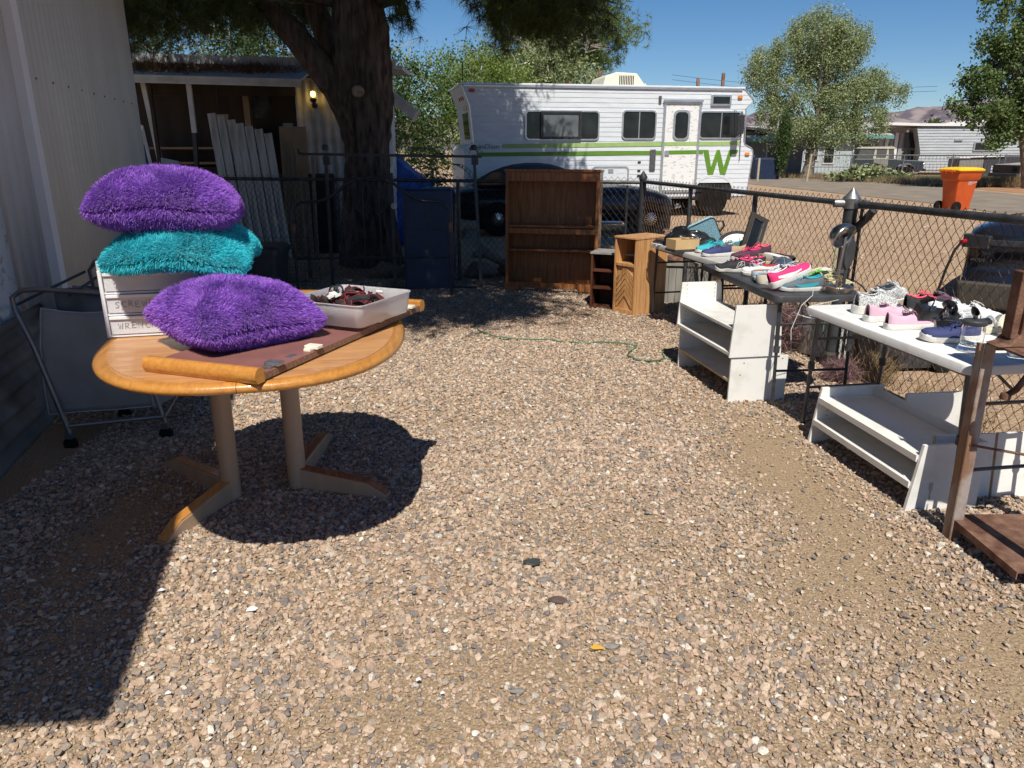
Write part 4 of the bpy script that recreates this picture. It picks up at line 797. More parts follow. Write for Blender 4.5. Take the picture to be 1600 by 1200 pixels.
for (bx, by), feet, mt in (((-1.335, 3.22), ((-1.46, 2.80), (-1.80, 3.60)), OAK), ((-1.06, 3.36), ((-.62, 3.24), (-1.06, 3.98)), wood('reddish_oak_foot', (.26, .085, .03), (.40, .16, .06), 'x'))):
    b = tl_((bx, by, 0)); tp = tl_((bx - .0, by - .0, 0))
    MB().tube([(tp.x, tp.y, TZ - .05), (b.x, b.y, .055)], .044, 20).build('post', OAKPOST, tb_, smooth=40)
    MB().lathe([(0, 0), (.044, 0), (.044, .1), (0, .1)], 20, (b.x, b.y, .01)).build('post_base', OAKPOST, tb_, smooth=40)
    for fx, fy in feet:
        e = tl_((fx, fy, 0)); d = (e - b); L = d.length; d.normalize(); s = Vector((-d.y, d.x, 0)) * .028
        V = []; 
        for q, z0, z1 in ((0, .015, .115), (.78, .012, .085), (1, .008, .035)):
            c = b + d * (L * q + .03); V += [c - s + Vector((0, 0, z0)), c + s + Vector((0, 0, z0)), c + s + Vector((0, 0, z1)), c - s + Vector((0, 0, z1))]
        m2 = MB(); m2.loft([V[0:4], V[4:8], V[8:12]]); m2.build('foot', OAKPOST, tb_, bevel=.006)
        V2 = [v + Vector((0, 0, 0)) for v in V]; m3 = MB(); m3.loft([[V[3] + s * .06, V[2] - s * .06, V[2] - s * .06 + Vector((0, 0, .006)), V[3] + s * .06 + Vector((0, 0, .006))], [V[7] + s * .06, V[6] - s * .06, V[6] - s * .06 + Vector((0, 0, .006)), V[7] + s * .06 + Vector((0, 0, .006))], [V[11] + s * .06, V[10] - s * .06, V[10] - s * .06 + Vector((0, 0, .006)), V[11] + s * .06 + Vector((0, 0, .006))]]); m3.build('foot_cap', mt, tb_, bevel=.003)
# loose table leaf, underside up
l0, l1, l2, l3 = Vector((-1.255, 2.44, 0)), Vector((-.775, 2.14, 0)), Vector((-.39, 3.26, 0)), Vector((-.87, 3.60, 0))
u = (l2 - l1).normalized(); an = math.atan2(u.y, u.x); LL = (l2 - l1).length; WW = .43
lf = thing('table_leaf', 'loose table leaf lying upside down on the oval dining table', 'table leaf', (l1.x, l1.y, TZ + .002), an)
M_under = mat('maroon_underside', (.27, .115, .10), .5, col2=(.20, .085, .075), scale=7, bump=.05); M_chip = mat('chipboard_edge', (.30, .17, .09), .9, col2=(.15, .08, .05), scale=90)
box('core_board', M_chip, .045, LL - .045, .0, WW, .004, .024, lf); box('underside', M_under, .045, LL - .045, .001, WW - .001, .024, .0255, lf)
for x0, s in ((.045, -1), (LL - .045, 1)):
    pl = [(0, 0), (0, .042), (.012, .048), (.03, .048), (.043, .036), (.045, .018), (.035, .0)]
    MB().prism([(x0 + s * a, b) for a, b in pl], -.001, WW + .001, 'xz').build('rim', OAK, lf, smooth=62)
M_clip = mat('cream_nylon', (.72, .68, .56), .5)
for x in (.12, .34, .78, 1.06):
    if x > LL: continue
    c = MB().box(x - .035, x + .035, .01, .035, .0255, .036).box(x - .015, x + .02, -.008, .045, .030, .042).build('clip', M_clip if x != .12 else M_galv, lf, bevel=.002)
for x in (.06, .24, .9, 1.12): box('metal_plate', M_galv, x - .022, x + .022, .03, .05, .0255, .028, lf)
# ---------------- fluffy pillows ----------------
def pillow(name, label, loc, a, T, rz, cols, n=42000, L=.034, bend=0, tilt=(0, 0), wid=.0016, corner=.8, wave=0, asp=1.0, group='fluffy pillows on the dining table'):
    t = thing(name, label, 'pillow', loc, group=group, rot=(tilt[0], tilt[1], rz))
    def surf(u, v, s):
        k = np.clip((1 - np.abs(u) ** 2.6) * (1 - np.abs(v) ** 2.6), 0, 1) ** .52
        pin = 1 - .10 * (1 - np.abs(u) ** 2) * np.abs(v) ** 2; piv = 1 - .10 * (1 - np.abs(v) ** 2) * np.abs(u) ** 2
        x = a * u * piv * asp; y = a * v * pin; z = s * T * k - bend * (x ** 2 + y ** 2) + wave * np.sin(x * 9 + 1) * np.cos(y * 7) + .006 * np.sin(x * 23 + 2) * np.sin(y * 19 + rz)
        rr = 1 - corner * .12 * (np.abs(u) * np.abs(v)) ** 3
        return np.stack([x * rr, y * rr, z], -1)
    N = 40; vs = []; fs = []
    uu, vv = np.meshgrid(np.linspace(-1, 1, N + 1), np.linspace(-1, 1, N + 1))
    V1 = surf(uu.ravel(), vv.ravel(), 1); V2 = surf(uu.ravel(), vv.ravel(), -.8); F = []
    for j in range(N):
        for i in range(N):
            q = j * (N + 1) + i; F.append((q, q + 1, q + N + 2, q + N + 1)); F.append(tuple(x + (N + 1) ** 2 for x in (q + N + 1, q + N + 2, q + 1, q)))
    base = mat(name + cols[0] + '_base', tuple(c * .55 for c in cols[2]), .9)
    raw('cushion', np.concatenate([V1, V2]), np.array(F), base, t, smooth=True)
    u = rg.uniform(-1, 1, n); v = rg.uniform(-1, 1, n); s = np.where(rg.random(n) < .68, 1.0, -.8)
    ee = rg.random(n) < .22; side = rg.integers(0, 4, n); ed = 1 - .05 * rg.random(n)
    u = np.where(ee & (side == 0), ed, np.where(ee & (side == 1), -ed, u)); v = np.where(ee & (side == 2), ed, np.where(ee & (side == 3), -ed, v))
    e = 1e-3; P = surf(u, v, s); du = surf(u + e, v, s) - P; dv = surf(u, v + e, s) - P; nr = np.cross(du, dv) * np.sign(s)[:, None]; nr /= np.linalg.norm(nr, axis=1)[:, None] + 1e-12
    out = P.copy(); out[:, 2] = 0; out /= np.linalg.norm(out, axis=1)[:, None] + 1e-9; edge = np.clip(np.maximum(np.abs(u), np.abs(v)) - .8, 0, .2) * 5
    nr = nr + out * edge[:, None] * 1.2
    cl = np.stack([np.sin(P[:, 0] * 70 + 3 * np.sin(P[:, 1] * 40)), np.cos(P[:, 1] * 65 + 2 * np.sin(P[:, 0] * 50)), 0 * u], 1) * .30 + np.stack([np.sin(P[:, 0] * 21 + 2 * np.sin(P[:, 1] * 17 + 1)), np.cos(P[:, 1] * 27 + 2 * np.sin(P[:, 0] * 21)), 0 * u], 1) * .60
    sw = np.array([.22 * math.cos(-rz), .22 * math.sin(-rz), 0])
    d = nr + cl + rg.normal(size=(n, 3)) * .32 + sw; d[:, 2] -= .18; d /= np.linalg.norm(d, axis=1)[:, None]
    ln = (L * (.65 + .6 * rg.random(n)))[:, None]; dr = np.array([0, 0, -1.0]) * .22
    m1 = P + d * ln * .55 + dr * ln * .1; m2 = P + d * ln * .95 + dr * ln * .45 + rg.normal(size=(n, 3)) * ln * .05
    w = np.cross(d, rg.normal(size=(n, 3))); w /= np.linalg.norm(w, axis=1)[:, None] + 1e-9; w *= wid / 2
    V = np.stack([P - w, P + w, m1 + w, m1 - w, m2 + w * .5, m2 - w * .5], 1).reshape(-1, 3); b = np.arange(n)[:, None] * 6
    F = np.concatenate([b + [0, 1, 2, 3], b + [3, 2, 4, 5]])
    m = mat('plush_' + cols[0], (1, 1, 1), .6, var=0, island=[(0, cols[2]), (.5, cols[1]), (1, cols[3])], tw=.25, spec=.35, sheen=.3)
    fu = raw('plush_fur', V, F, m, t); fu['kind'] = 'stuff'
    return t
PUR = ('purple', (.33, .11, .62), (.18, .05, .42), (.52, .26, .84)); TEA = ('turquoise', (.0, .60, .70), (.0, .38, .48), (.16, .84, .88))
pillow('pillow', 'big purple plush pillow on top of the turquoise pillow', (-1.305, 2.90, 1.410), .252, .115, R(16), PUR, 125000, .027, .22, (R(-2), R(2)))
pillow('pillow', 'turquoise plush pillow squashed between the drawer unit and the purple pillow', (-1.255, 2.88, 1.262), .252, .075, R(12), TEA, 105000, .027, .42, (R(3), R(3)), wave=.022)
pillow('pillow', 'purple plush pillow lying cornerwise on the upturned table leaf', (-1.0, 2.64, TZ + .118), .236, .112, R(47), PUR, 120000, .026, .12, (R(2), R(2)))
# ---------------- drawer unit ----------------
M_fr = mat('white_plastic_frame', (.72, .72, .74), .4, var=.04); M_dr = mat('translucent_drawer', (.80, .79, .82), .3, var=.05, trans=.35, bump=.03, bscale=20, ior=1.3)
du = thing('drawer_unit', 'small white three-drawer plastic unit with handwritten labels under the pillows', 'drawer unit', (-1.53, 2.73, TZ + .002), R(14))
W_, Dp, Hh = .37, .34, .285
MB().loft([[(x, y, Hh - .03) for x, y in rrect(-.004, W_ + .004, -.006, Dp, .03)], [(x, y, Hh) for x, y in rrect(-.004, W_ + .004, -.006, Dp, .03)], [(x, y, Hh + .008) for x, y in rrect(.01, W_ - .01, .008, Dp - .01, .03)]]).build('top', M_fr, du, smooth=40)
for x in (0, W_ - .014): box('side_panel', M_fr, x, x + .014, 0, Dp - .01, 0, Hh - .03, du, .003)
box('back_panel', M_fr, .014, W_ - .014, Dp - .02, Dp - .012, 0, Hh - .03, du)
for i, w_ in enumerate(('WRENCHES', 'SCREWDRIVERS', '')):
    z0 = .012 + i * .082; box('divider', M_fr, .0145, W_ - .0145, .004, Dp - .022, z0 - .010, z0 - .003, du)
    d_ = MB().box(.018, W_ - .018, .0, .006, z0, z0 + .07).box(.018, .022, .006, Dp - .03, z0, z0 + .06).box(W_ - .022, W_ - .018, .006, Dp - .03, z0, z0 + .06).build('drawer', M_dr, du, bevel=.002)
    box('lip', M_fr, .018, W_ - .018, -.008, -.0005, z0 + .058, z0 + .07, d_, .002)
    box('contents', mat('drawer_contents', (.50, .48, .48), .8, col2=(.34, .32, .32), scale=25), .03, W_ - .03, .02, Dp - .05, z0 + .004, z0 + .045, d_)
    if w_: # handwriting in thin marker strokes
        GL = {'S': [[(1, .9), (.4, 1), (.1, .75), (.8, .4), (.7, .05), (0, .05)]], 'C': [[(1, .85), (.5, 1), (0, .5), (.4, 0), (1, .15)]], 'R': [[(0, 0), (.1, 1), (.8, .9), (.7, .55), (.1, .5), (.9, 0)]], 'E': [[(.9, 1), (.1, 1), (0, 0), (.9, .05)], [(.05, .5), (.7, .55)]],
              'W': [[(0, 1), (.25, 0), (.5, .8), (.75, 0), (1, 1)]], 'D': [[(.1, 0), (.1, 1), (.8, .8), (.9, .3), (.1, 0)]], 'I': [[(.4, 0), (.4, 1)]], 'V': [[(0, 1), (.4, 0), (.9, 1)]], 'N': [[(0, 0), (.05, 1), (.8, 0), (.9, 1)]], 'H': [[(0, 0), (.05, 1)], [(.85, 0), (.9, 1)], [(0, .5), (.9, .5)]]}
        hw = MB(); x = .045
        for ch in w_:
            for st_ in GL[ch]: hw.tube([(x + px_ * .016, -.0012, z0 + .022 + pz * .022 + .002 * math.sin(x * 90)) for px_, pz in st_], .0011, 4)
            x += .0235
        hw.build('handwriting', mat('marker_ink', (.22, .20, .20), .7), d_)
# ---------------- plastic tray of straps ----------------
tc_ = Vector((-.645, 2.93, 0)); ty = thing('plastic_tray', 'clear frosted plastic tray sitting on the table leaf', 'tray', (tc_.x, tc_.y, TZ + .046), R(-24))
M_fro = mat('frosted_plastic', (.80, .78, .80), .25, var=.03, trans=.45, ior=1.3, alpha=.9)
a_, b_, h_ = .175, .185, .085
MB().loft([[(x * s, y * s, z) for x, y in rrect(-a_, a_, -b_, b_, .03)] for s, z in ((.94, 0), (1, h_), (1.015, h_), (1.015, h_ - .004))], cap=False).build('side_wall', M_fro, ty, smooth=40, solid=.002); MB().prism([(x * .94, y * .94) for x, y in rrect(-a_, a_, -b_, b_, .03)], 0, .002, 'xy').build('base', M_fro, ty)
st_ = thing('strap_bundle', 'tangle of black nylon straps with red edges piled in the frosted tray', 'straps', (tc_.x, tc_.y, TZ + .05), R(-24))
M_blk = mat('black_webbing', (.022, .018, .02), .8, var=.3, scale=80); M_redw = mat('red_webbing', (.50, .03, .04), .7)
def ribbon(P, w, m, me, par, nm='strap', tw=None):
    P = [Vector(p) for p in P]; V = []; N = len(P); E1 = []; E2 = []
    for i, p in enumerate(P):
        d = (P[min(i + 1, N - 1)] - P[max(i - 1, 0)]).normalized(); ph = (tw or 0) * i / N * 6; s = (Vector((math.cos(ph), math.sin(ph), .4)).cross(d)).normalized() * w / 2
        V += [p - s, p + s]; E1.append(p - s); E2.append(p + s)
    mb = MB(); mb.add(V, [(2 * i, 2 * i + 1, 2 * i + 3, 2 * i + 2) for i in range(N - 1)]); o = mb.build(nm, m, par, smooth=60, solid=.0016)
    e = MB(); e.tube(E1, .0010, 4).tube(E2, .0010, 4); e.build('red_edge', me, o)
rs = random.Random(4)
for k in range(17):
    c = Vector((rs.uniform(-.09, .09), rs.uniform(-.10, .10), .02 + .055 * k / 17)); rx, ry = rs.uniform(.03, .10), rs.uniform(.02, .06); ph = rs.uniform(0, 6.3)
    ribbon([(max(-.15, min(.15, c.x + rx * math.cos(t + ph) + .02 * math.sin(3 * t))), max(-.16, min(.16, c.y + ry * math.sin(t + ph * .5) * 1.3)), c.z + .022 * math.sin(2 * t + ph)) for t in np.linspace(0, rs.uniform(3, 6), 16)], .024, M_blk, M_redw, st_, tw=rs.uniform(-1, 1))
for k in range(3): MB().tube(arc((rs.uniform(-.1, -.02), rs.uniform(-.02, .12), .09), .022, 0, 360, 16, 'xz' if k else 'yz'), .004, 5).build('ring', M_blackmetal, st_, smooth=40)
for k in range(4): x, y = rs.uniform(-.05, .12), rs.uniform(-.1, .1); MB().box(-.016, .016, -.012, .012, 0, .008, Matrix.Translation((x, y, .085)) @ Matrix.Rotation(rs.random() * 6, 4, 'Z') @ Matrix.Rotation(.4, 4, 'X')).build('white_tag', M_white, st_)

# ---------------- laundry cart ----------------
lc = thing('laundry_cart', 'grey folding laundry cart with fabric bag and casters beside the trailer wall', 'laundry cart', (-2.46, 3.86, 0))
M_bag = mat('grey_nylon_bag', (.26, .26, .265), .8, var=.12, scale=5, bump=.2, bscale=15); M_pipe = mat('white_piping', (.42, .42, .47), .7)
gt = mat('grey_tube', (.20, .20, .21), .35, metal=.6)
f1 = [(0, 0, .09), (-.10, -.01, .60), (-.16, -.01, .80)] + [(-.17, 0, .86), (-.13, .02, .895), (-.05, .03, .90)] + [(.28, .10, .865)]
f2 = [(.46, .16, .09), (.40, .16, .40), (.3, .28, .75), (.25, .4, .93)]
MB().tube(f1, .014, 8).build('frame_tube', gt, lc, smooth=50); MB().tube([(0, .0, .14), (.46, .16, .14)], .011, 8).build('cross_tube', gt, lc, smooth=40)
MB().tube(f2, .012, 8).build('frame_tube', gt, lc, smooth=50); MB().tube([(.05, .5, .1), (-.0, .52, .6), (-.02, .5, .93), (.02, .5, .98), (.12, .5, 1.0), (.3, .45, .99)], .014, 8).build('frame_tube', gt, lc, smooth=50)
MB().tube([(.46, .16, .14), (.5, .45, .3), (.42, .5, .5)], .01, 6).build('brace_tube', gt, lc)
MB().tube([(-.16, .0, .82), (-.05, .5, .92)], .008, 6).build('hanging_rod', M_blackmetal, lc); MB().tube([(.1, .06, .86), (.14, .48, .96)], .008, 6).build('hanging_rod', M_blackmetal, lc)
def bagf(u, v):
    x = -.06 + .46 * u + .03 * (v - .5); y = .03 + .14 * u - .03 * math.sin(v * 3) ; z = .20 + .60 * v - .04 * math.sin(u * 3.1) * (v > .9)
    return (x + (-.05 if u < .5 else .02) * (1 - v) * .8, y + .012 * noise.noise((u * 4, v * 5, 1)), z)
MB().grid(bagf, 20, 20).build('fabric_bag', M_bag, lc, smooth=60, solid=.003); MB().tube([bagf(i / 16, 0) for i in range(17)] + [bagf(1, i / 8) for i in range(9)], .004, 4).build('piping', M_pipe, lc); MB().tube([bagf(0, i / 16) for i in range(17)] + [bagf(i / 8, 1) for i in range(9)], .004, 4).build('piping', M_pipe, lc)
MB().grid(lambda u, v: (-.14 + .14 * u - .08 * (1 - v), .08 + .3 * u, .22 + .28 * v), 8, 8).build('bag_side', M_bag, lc, smooth=60); MB().grid(lambda u, v: (.40 + .07 * u, .17 + .3 * u, .19 + .5 * v), 6, 6).build('bag_side', M_bag, lc, smooth=60)
for i in range(4): MB().grid(lambda u, v: (-.02 + .32 * u, .12 + i * .09 + .02 * math.sin(u * 8), .62 + .24 * v + .015 * math.sin(u * 6 + i)), 12, 4).build('hanging_garment', [mat('slate_cloth', (.10, .12, .15), .9), mat('violet_cloth', (.12, .08, .2), .9), mat('grey_cloth', (.25, .26, .28), .9)][i % 3], lc, smooth=60, solid=.003)
for x, y in ((0, 0), (.46, .16), (.05, .5)):
    m = Matrix.Translation((x, y - .01, .04)) @ Matrix.Rotation(R(80), 4, 'X'); c = MB().lathe([(0, -.013), (.036, -.013), (.04, 0), (.036, .013), (0, .013)], 16, m=m).build('caster', M_rubber, lc, smooth=40); MB().box(x - .02, x + .02, y - .025, y + .015, .07, .10).build('fork', gt, c)

# ---------------- bookcase, low shelf, cabinet ----------------
bk = thing('bookcase', 'tall brown oak hutch bookcase standing against the back fence', 'bookcase', (-.08, 8.68, 0), 0, rot=(R(-1.5), 0, R(-13)))
BW, BH, BD = 1.07, 1.40, .30
for x in (0, BW - .022): box('side_panel', OAKZ, x, x + .022, 0, BD, 0, BH - .03, bk, .002)
box('back_panel', OAKZ, .022, BW - .022, BD - .01, BD - .002, .06, BH - .03, bk); box('top', OAKZ, -.012, BW + .012, -.02, BD + .01, BH - .03, BH, bk, .006)
box('header', OAKZ, .022, BW - .022, -.004, .014, BH - .13, BH - .031, bk, .003)
box('middle_shelf', OAKZ, .0225, BW - .0225, .02, BD - .011, .76, .785, bk, .003); box('middle_rail', OAKZ, .022, BW - .022, -.004, .016, .69, .75, bk, .003); box('lower_shelf', OAKZ, .0225, BW - .0225, .03, BD - .011, .49, .51, bk, .003)
MB().prism([(.022, .04), (.022, .13), (BW - .022, .13), (BW - .022, .04), (BW - .20, .04), (BW - .23, .07), (.23, .07), (.20, .04)], .0, .016).build('bottom_rail', OAKZ, bk)
for x in (.024, BW - .034): box('inner_stile', OAKZ, x, x + .01, -.003, .03, .14, BH - .132, bk)
ls = thing('low_shelf', 'low dark reddish shelf unit half hidden behind the chevron cabinet', 'shelf', (.82, 7.72, 0), R(-22))
for x in (0, .43): box('side_panel', M_redwood, x, x + .02, 0, .3, 0, .58, ls)
for z in (.02, .22, .40): box('shelf', M_redwood, .0205, .4295, .005, .29, z, z + .018, ls)
box('top', mat('grey_worn_board', (.25, .23, .22), .7, var=.2), -.01, .46, -.01, .31, .582, .60, ls); box('back_panel', M_redwood, .0205, .4295, .291, .299, .04, .58, ls)
cbn = thing('cabinet', 'narrow light oak cabinet with a chevron slatted panel below an open cubby', 'cabinet', (1.03, 7.50, 0), 0, rot=(0, 0, R(-52)))
CW, CD, CH = .29, .46, .79
for x in (0, CW - .02): box('side_panel', OAKZ2, x, x + .02, 0, CD, 0, CH - .02, cbn, .002)
box('top', OAKZ2, -.005, CW + .005, -.008, CD, CH - .02, CH, cbn, .003); box('back_panel', OAKZ2, .02, CW - .02, CD - .012, CD - .002, .02, CH - .02, cbn); box('shelf', OAKZ2, .0205, CW - .0205, .0, CD - .013, .50, .53, cbn, .003); box('plinth', OAKZ2, .0205, CW - .0205, .0, .02, .0, .07, cbn)
box('door_panel', OAKZ2, .03, CW - .03, .022, .034, .07, .50, cbn)
for k in range(8):
    for s in (-1, 1):
        z = .075 + k * .058; cx_ = CW / 2; x1 = cx_ + s * .002; x2 = cx_ + s * (CW / 2 - .036); za, zb_ = z + .13, z
        zc = min(za, .495); 
        if zb_ > .40: continue
        MB().add([(x1, .010, za - .0), (x1, .010, min(za + .045, .497)), (x2, .010, zb_ + .045), (x2, .010, zb_), (x1, .021, za), (x1, .021, min(za + .045, .497)), (x2, .021, zb_ + .045), (x2, .021, zb_)] if za < .47 else [(x1, .010, .47), (x1, .010, .497), (x2, .010, zb_ + .045), (x2, .010, zb_), (x1, .021, .47), (x1, .021, .497), (x2, .021, zb_ + .045), (x2, .021, zb_)],
                 [(0, 1, 2, 3), (4, 7, 6, 5), (0, 4, 5, 1), (3, 2, 6, 7), (0, 3, 7, 4), (1, 5, 6, 2)]).build('chevron_slat', OAKZ2, cbn)
bxw = thing('planter_box', 'weathered grey wooden box standing behind the first folding table', 'planter', (1.62, 8.0, 0), R(-10)); 
for i in range(7): box('board', mat('grey_aged_wood', (.30, .28, .25), .9, col2=(.18, .17, .15), scale=12, stretch=(1, 1, .15)), i * .075, i * .075 + .071, 0, .02, 0, .42, bxw)
box('frame', MATS['grey_aged_wood'], 0, .52, .021, .45, 0, .42, bxw); box('top', MATS['grey_aged_wood'], -.02, .55, -.02, .47, .42, .45, bxw)
tag(MB().lathe([(0, 0), (.12, 0), (.13, .02), (.12, .05), (.07, .055), (.07, .03), (0, .03)], 24).build('flywheel', M_rust, None, (1.82, 8.1, .452), smooth=40), 'round rusty disc lying on the grey wooden box', 'disc')

# ---------------- folding tables ----------------
def folding(name, label, p_nl, p_fl, depth, m, top=.74, legm=M_blackmetal, legs=True, th=.042, adj=False, inset=.07):
    """p_nl near front corner, p_fl far front corner; depth toward the fence"""
    a, b = Vector((*p_nl, 0)), Vector((*p_fl, 0)); L = (b - a).length; an = math.atan2((b - a).y, (b - a).x)
    t = thing(name, label, 'folding table', (a.x, a.y, 0), an)
    y0, y1 = 0, -depth
    lo = rrect(0, L, y1, y0, .05, 5)
    MB().loft([[(x, y, top - th) for x, y in lo], [(x, y, top - .012) for x, y in lo], [(x + (.004 if x < L / 2 else -.004), y + (.004 if y < -depth / 2 else -.004), top - .003) for x, y in lo], [(L / 2 + (x - L / 2) * .975, -depth / 2 + (y + depth / 2) * .96, top) for x, y in lo]]).build('tabletop', m, t, smooth=35)
    box('under_rail', legm, .05, L - .05, y0 - .05, y0 - .07, top - th - .025, top - th, t); box('under_rail', legm, .05, L - .05, y1 + .05, y1 + .07, top - th - .025, top - th, t)
    for x, dx in ((inset, -.05), (L - inset, .03)):
        for y in (y0 - .06, y1 + .06):
            lg_ = MB().tube([(x, y, top - th), (x + dx * .5, y * 1.0, .38)], .014, 8).tube([(x + dx * .5, y, .40), (x + dx, y, .02)], .011, 8).build('leg', legm, t, smooth=40)
            if adj: MB().lathe([(.0, -.02), (.02, -.02), (.02, .02), (0, .02)], 10, (x + dx * .5, y, .39)).build('collar', M_blackplas, lg_)
            MB().tube([(x + dx, y, .0), (x + dx, y, .03)], .015, 8).build('foot', M_rubber, lg_)
        MB().tube([(x + dx * .75, y0 - .06, .25), (x + dx * .75, y1 + .06, .25)], .009, 6).build('cross_tube', legm, t)
        MB().bar((x + dx * .2, (y0 + y1) / 2, .6), (x + (.22 if x < L / 2 else -.22), (y0 + y1) / 2, top - th), .015, .006).build('brace', legm, t)
        MB().tube([(x + dx * .3, y0 - .06, .55), (x + dx * .3, y1 + .06, .55)], .009, 6).build('cross_tube', legm, t)
    return t
folding('folding_table', 'light grey folding table farthest from view with duct taped corner', (1.66, 5.92), (1.34, 7.34), .62, M_grey, .745)
tp_ = MB().box(-.05, .05, -.04, .006, -.001, .002).box(-.05, .05, .002, .008, -.04, .0); tag(tp_.build('duct_tape', M_white, None, (1.37, 7.18, .746), rot=(0, 0, R(103))), 'white tape wrapped over the edge of the grey folding table', 'tape')
folding('folding_table', 'black folding table in the middle of the row of three', (1.63, 4.53), (1.50, 5.92), .60, M_blackplas, .742, adj=True)
folding('folding_table', 'white folding table nearest the rusty iron stand', (1.91, 2.97), (1.70, 4.26), .58, M_tablewhite, .74, M_greymetal, adj=True)
# ---------------- white shelf units ----------------
def vec2(a, b): return math.atan2(b[1] - a[1], b[0] - a[0])
def trap(mb, x, d0, d1, z0, z1, t=.016, y_=0): 
    return mb.prism([(0, z0), (-d0, z0), (-d1, z1), (0 - .0, z1)], x, x + t, 'yz')
s1 = thing('shelf_unit', 'low white shelf unit at the bottom of the two stacked by the black table', 'shelf unit', (1.42, 4.63, 0), vec2((1.42, 4.63), (1.27, 5.49)))
for x in (0, .855): MB().prism([(0, 0), (-.40, 0), (-.40, .32), (0, .32)], x, x + .016, 'yz').build('side_panel', M_white, s1, bevel=.001)
tn = mat('raw_tan_edge', (.55, .40, .24), .7); box('shelf', M_white, .0165, .8545, -.38, -.004, .15, .166, s1); box('shelf_edge', tn, .0165, .8545, -.004, -.0005, .15, .166, s1); box('back_panel', M_white, .0165, .8545, -.395, -.385, .02, .30, s1)
for z, y in ((.28, -.09), (.20, -.07), (.30, -.36)): MB().lathe([(0, -.001), (.004, -.001), (.004, .001), (0, .001)], 8, m=Matrix.Translation((-.001, y, z)) @ Matrix.Rotation(R(90), 4, 'Y')).build('peg_hole', M_dark, s1)
s2 = thing('shelf_unit', 'white open shelf unit with slanted ends stacked on top of the lower one', 'shelf unit', (1.40, 4.615, .323), vec2((1.42, 4.63), (1.27, 5.49)))
for x in (0, .885): MB().prism([(0, 0), (-.36, 0), (-.33, .34), (-.02, .34)], x, x + .016, 'yz').build('side_panel', M_white, s2, bevel=.001)
box('shelf', M_white, .0165, .8845, -.32, -.012, .175, .193, s2); box('shelf', M_white, .0165, .8845, -.34, -.002, .01, .03, s2); box('back_panel', M_white, .0165, .8845, -.335, -.325, .03, .19, s2)
ph = MB()
for z in (.06, .09, .12, .23, .26, .29, .32):
    for y in (-.06, -.28): ph.lathe([(0, -.001), (.003, -.001), (.003, .001), (0, .001)], 6, m=Matrix.Translation((.884, y, z)) @ Matrix.Rotation(R(90), 4, 'Y'))
ph.build('peg_holes', M_dark, s2)
s3 = thing('shelf_unit', 'white double shelf unit lying low under the white folding table', 'shelf unit', (1.81, 3.09, 0), vec2((1.81, 3.09), (1.69, 3.95)))
for x, dp in ((0, .36), (.86, .42)): MB().prism([(0, 0), (-dp, 0), (-dp, .335), (-.045, .335)], x, x + .018, 'yz').build('side_panel', M_white, s3, bevel=.001)
for z, y0_ in ((.26, -.032), (.13, -.016)): box('shelf', M_white, .0185, .8595, -.36, y0_, z, z + .02, s3); box('front_edge', M_white, .0185, .8595, y0_, y0_ + .006, z - .01, z + .021, s3)
box('back_panel', M_white, .0185, .8595, -.37, -.361, .0, .33, s3)
MB().box(.70, .72, -.86, -.45, .0, .33).build('tall_end_board', M_white, s3)
ph = MB()
for z in (.05, .08, .17, .2, .23):
    for y in (-.09, -.3): ph.lathe([(0, -.001), (.003, -.001), (.003, .001), (0, .001)], 6, m=Matrix.Translation((.859, y, z)) @ Matrix.Rotation(R(90), 4, 'Y'))
ph.build('peg_holes', M_dark, s3)
MB().box(-.0012, -.0002, -.12, -.09, .06, .15).build('scuff_mark', mat('grey_scuff', (.42, .42, .42), .8, col2=(.72, .71, .69), mixpos=(.5, .55), scale=60, stretch=(1, 1, .2)), s3)
for i, (x, y, w, l) in enumerate(((1.985, 3.20, .30, 'white laminate board leaning beside the near shelf unit'), (2.30, 3.235, .42, 'white board with raw particle edge at the right behind the rusty leg'))):
    t = thing('board', l, 'board', (x, y, 0), R(4 + i * 3), rot=(R(-6), 0, R(6))); box('panel', M_white, 0, w, 0, .016, 0, .33, t); box('raw_edge', tn, -.003, -.0002, 0, .016, 0, .33, t)

# ---------------- iron stand and press ----------------
vs = thing('iron_stand', 'rusty angle-iron stand with a low shelf plate at the right edge', 'stand', (1.86, 2.82, 0))
def angle(a, b, w=.045, t=.005, par=None, nm='leg', m=None, flip=1, up=(1, 0, 0)):
    a, b = Vector(a), Vector(b); mb = MB(); d = (b - a).normalized(); x = Vector((1, 0, 0)); x = (x - d * x.dot(d)).normalized() if abs(d.x) < .9 else Vector((0, 0, 1)); y = d.cross(x)
    for s, tt in ((x, y), (y, x)):
        V = [a, a + s * w * flip, a + s * w * flip + tt * t, a + tt * t]; V2 = [v + (b - a) for v in V]; mb.loft([V, V2])
    return mb.build(nm, m or M_rust2, par)
angle((0, 0, 0), (.03, .06, .86), .05, .006, vs); angle((.12, -.42, 0), (.09, -.36, .86), .05, .006, vs); angle((.42, .02, 0), (.38, .06, .86), .05, .006, vs); angle((.5, -.42, 0), (.45, -.36, .86), .05, .006, vs)
MB().box(.02, .50, -.40, .06, .10, .106).box(.015, .02, -.40, .06, .075, .106).build('shelf_plate', M_rust, vs); MB().box(.05, .50, -.30, .08, .86, .868).box(.02, .50, .075, .08, .83, .86).build('top_plate', M_rust, vs)
MB().tube([(.03, .03, .44), (.46, .03, .36)], .006, 5).build('brace_rod', M_rust, vs)
pr_ = thing('arbor_press', 'rusty cast iron hand press with curved lever bolted on the iron stand', 'press', (1.91, 2.84, .869))
MB().prism([(-.02, 0), (.02, .01), (.055, .05), (.06, .26), (.075, .29), (.35, .29), (.35, .0)], -.05, .05).build('cast_frame', M_rust, pr_, bevel=.012)
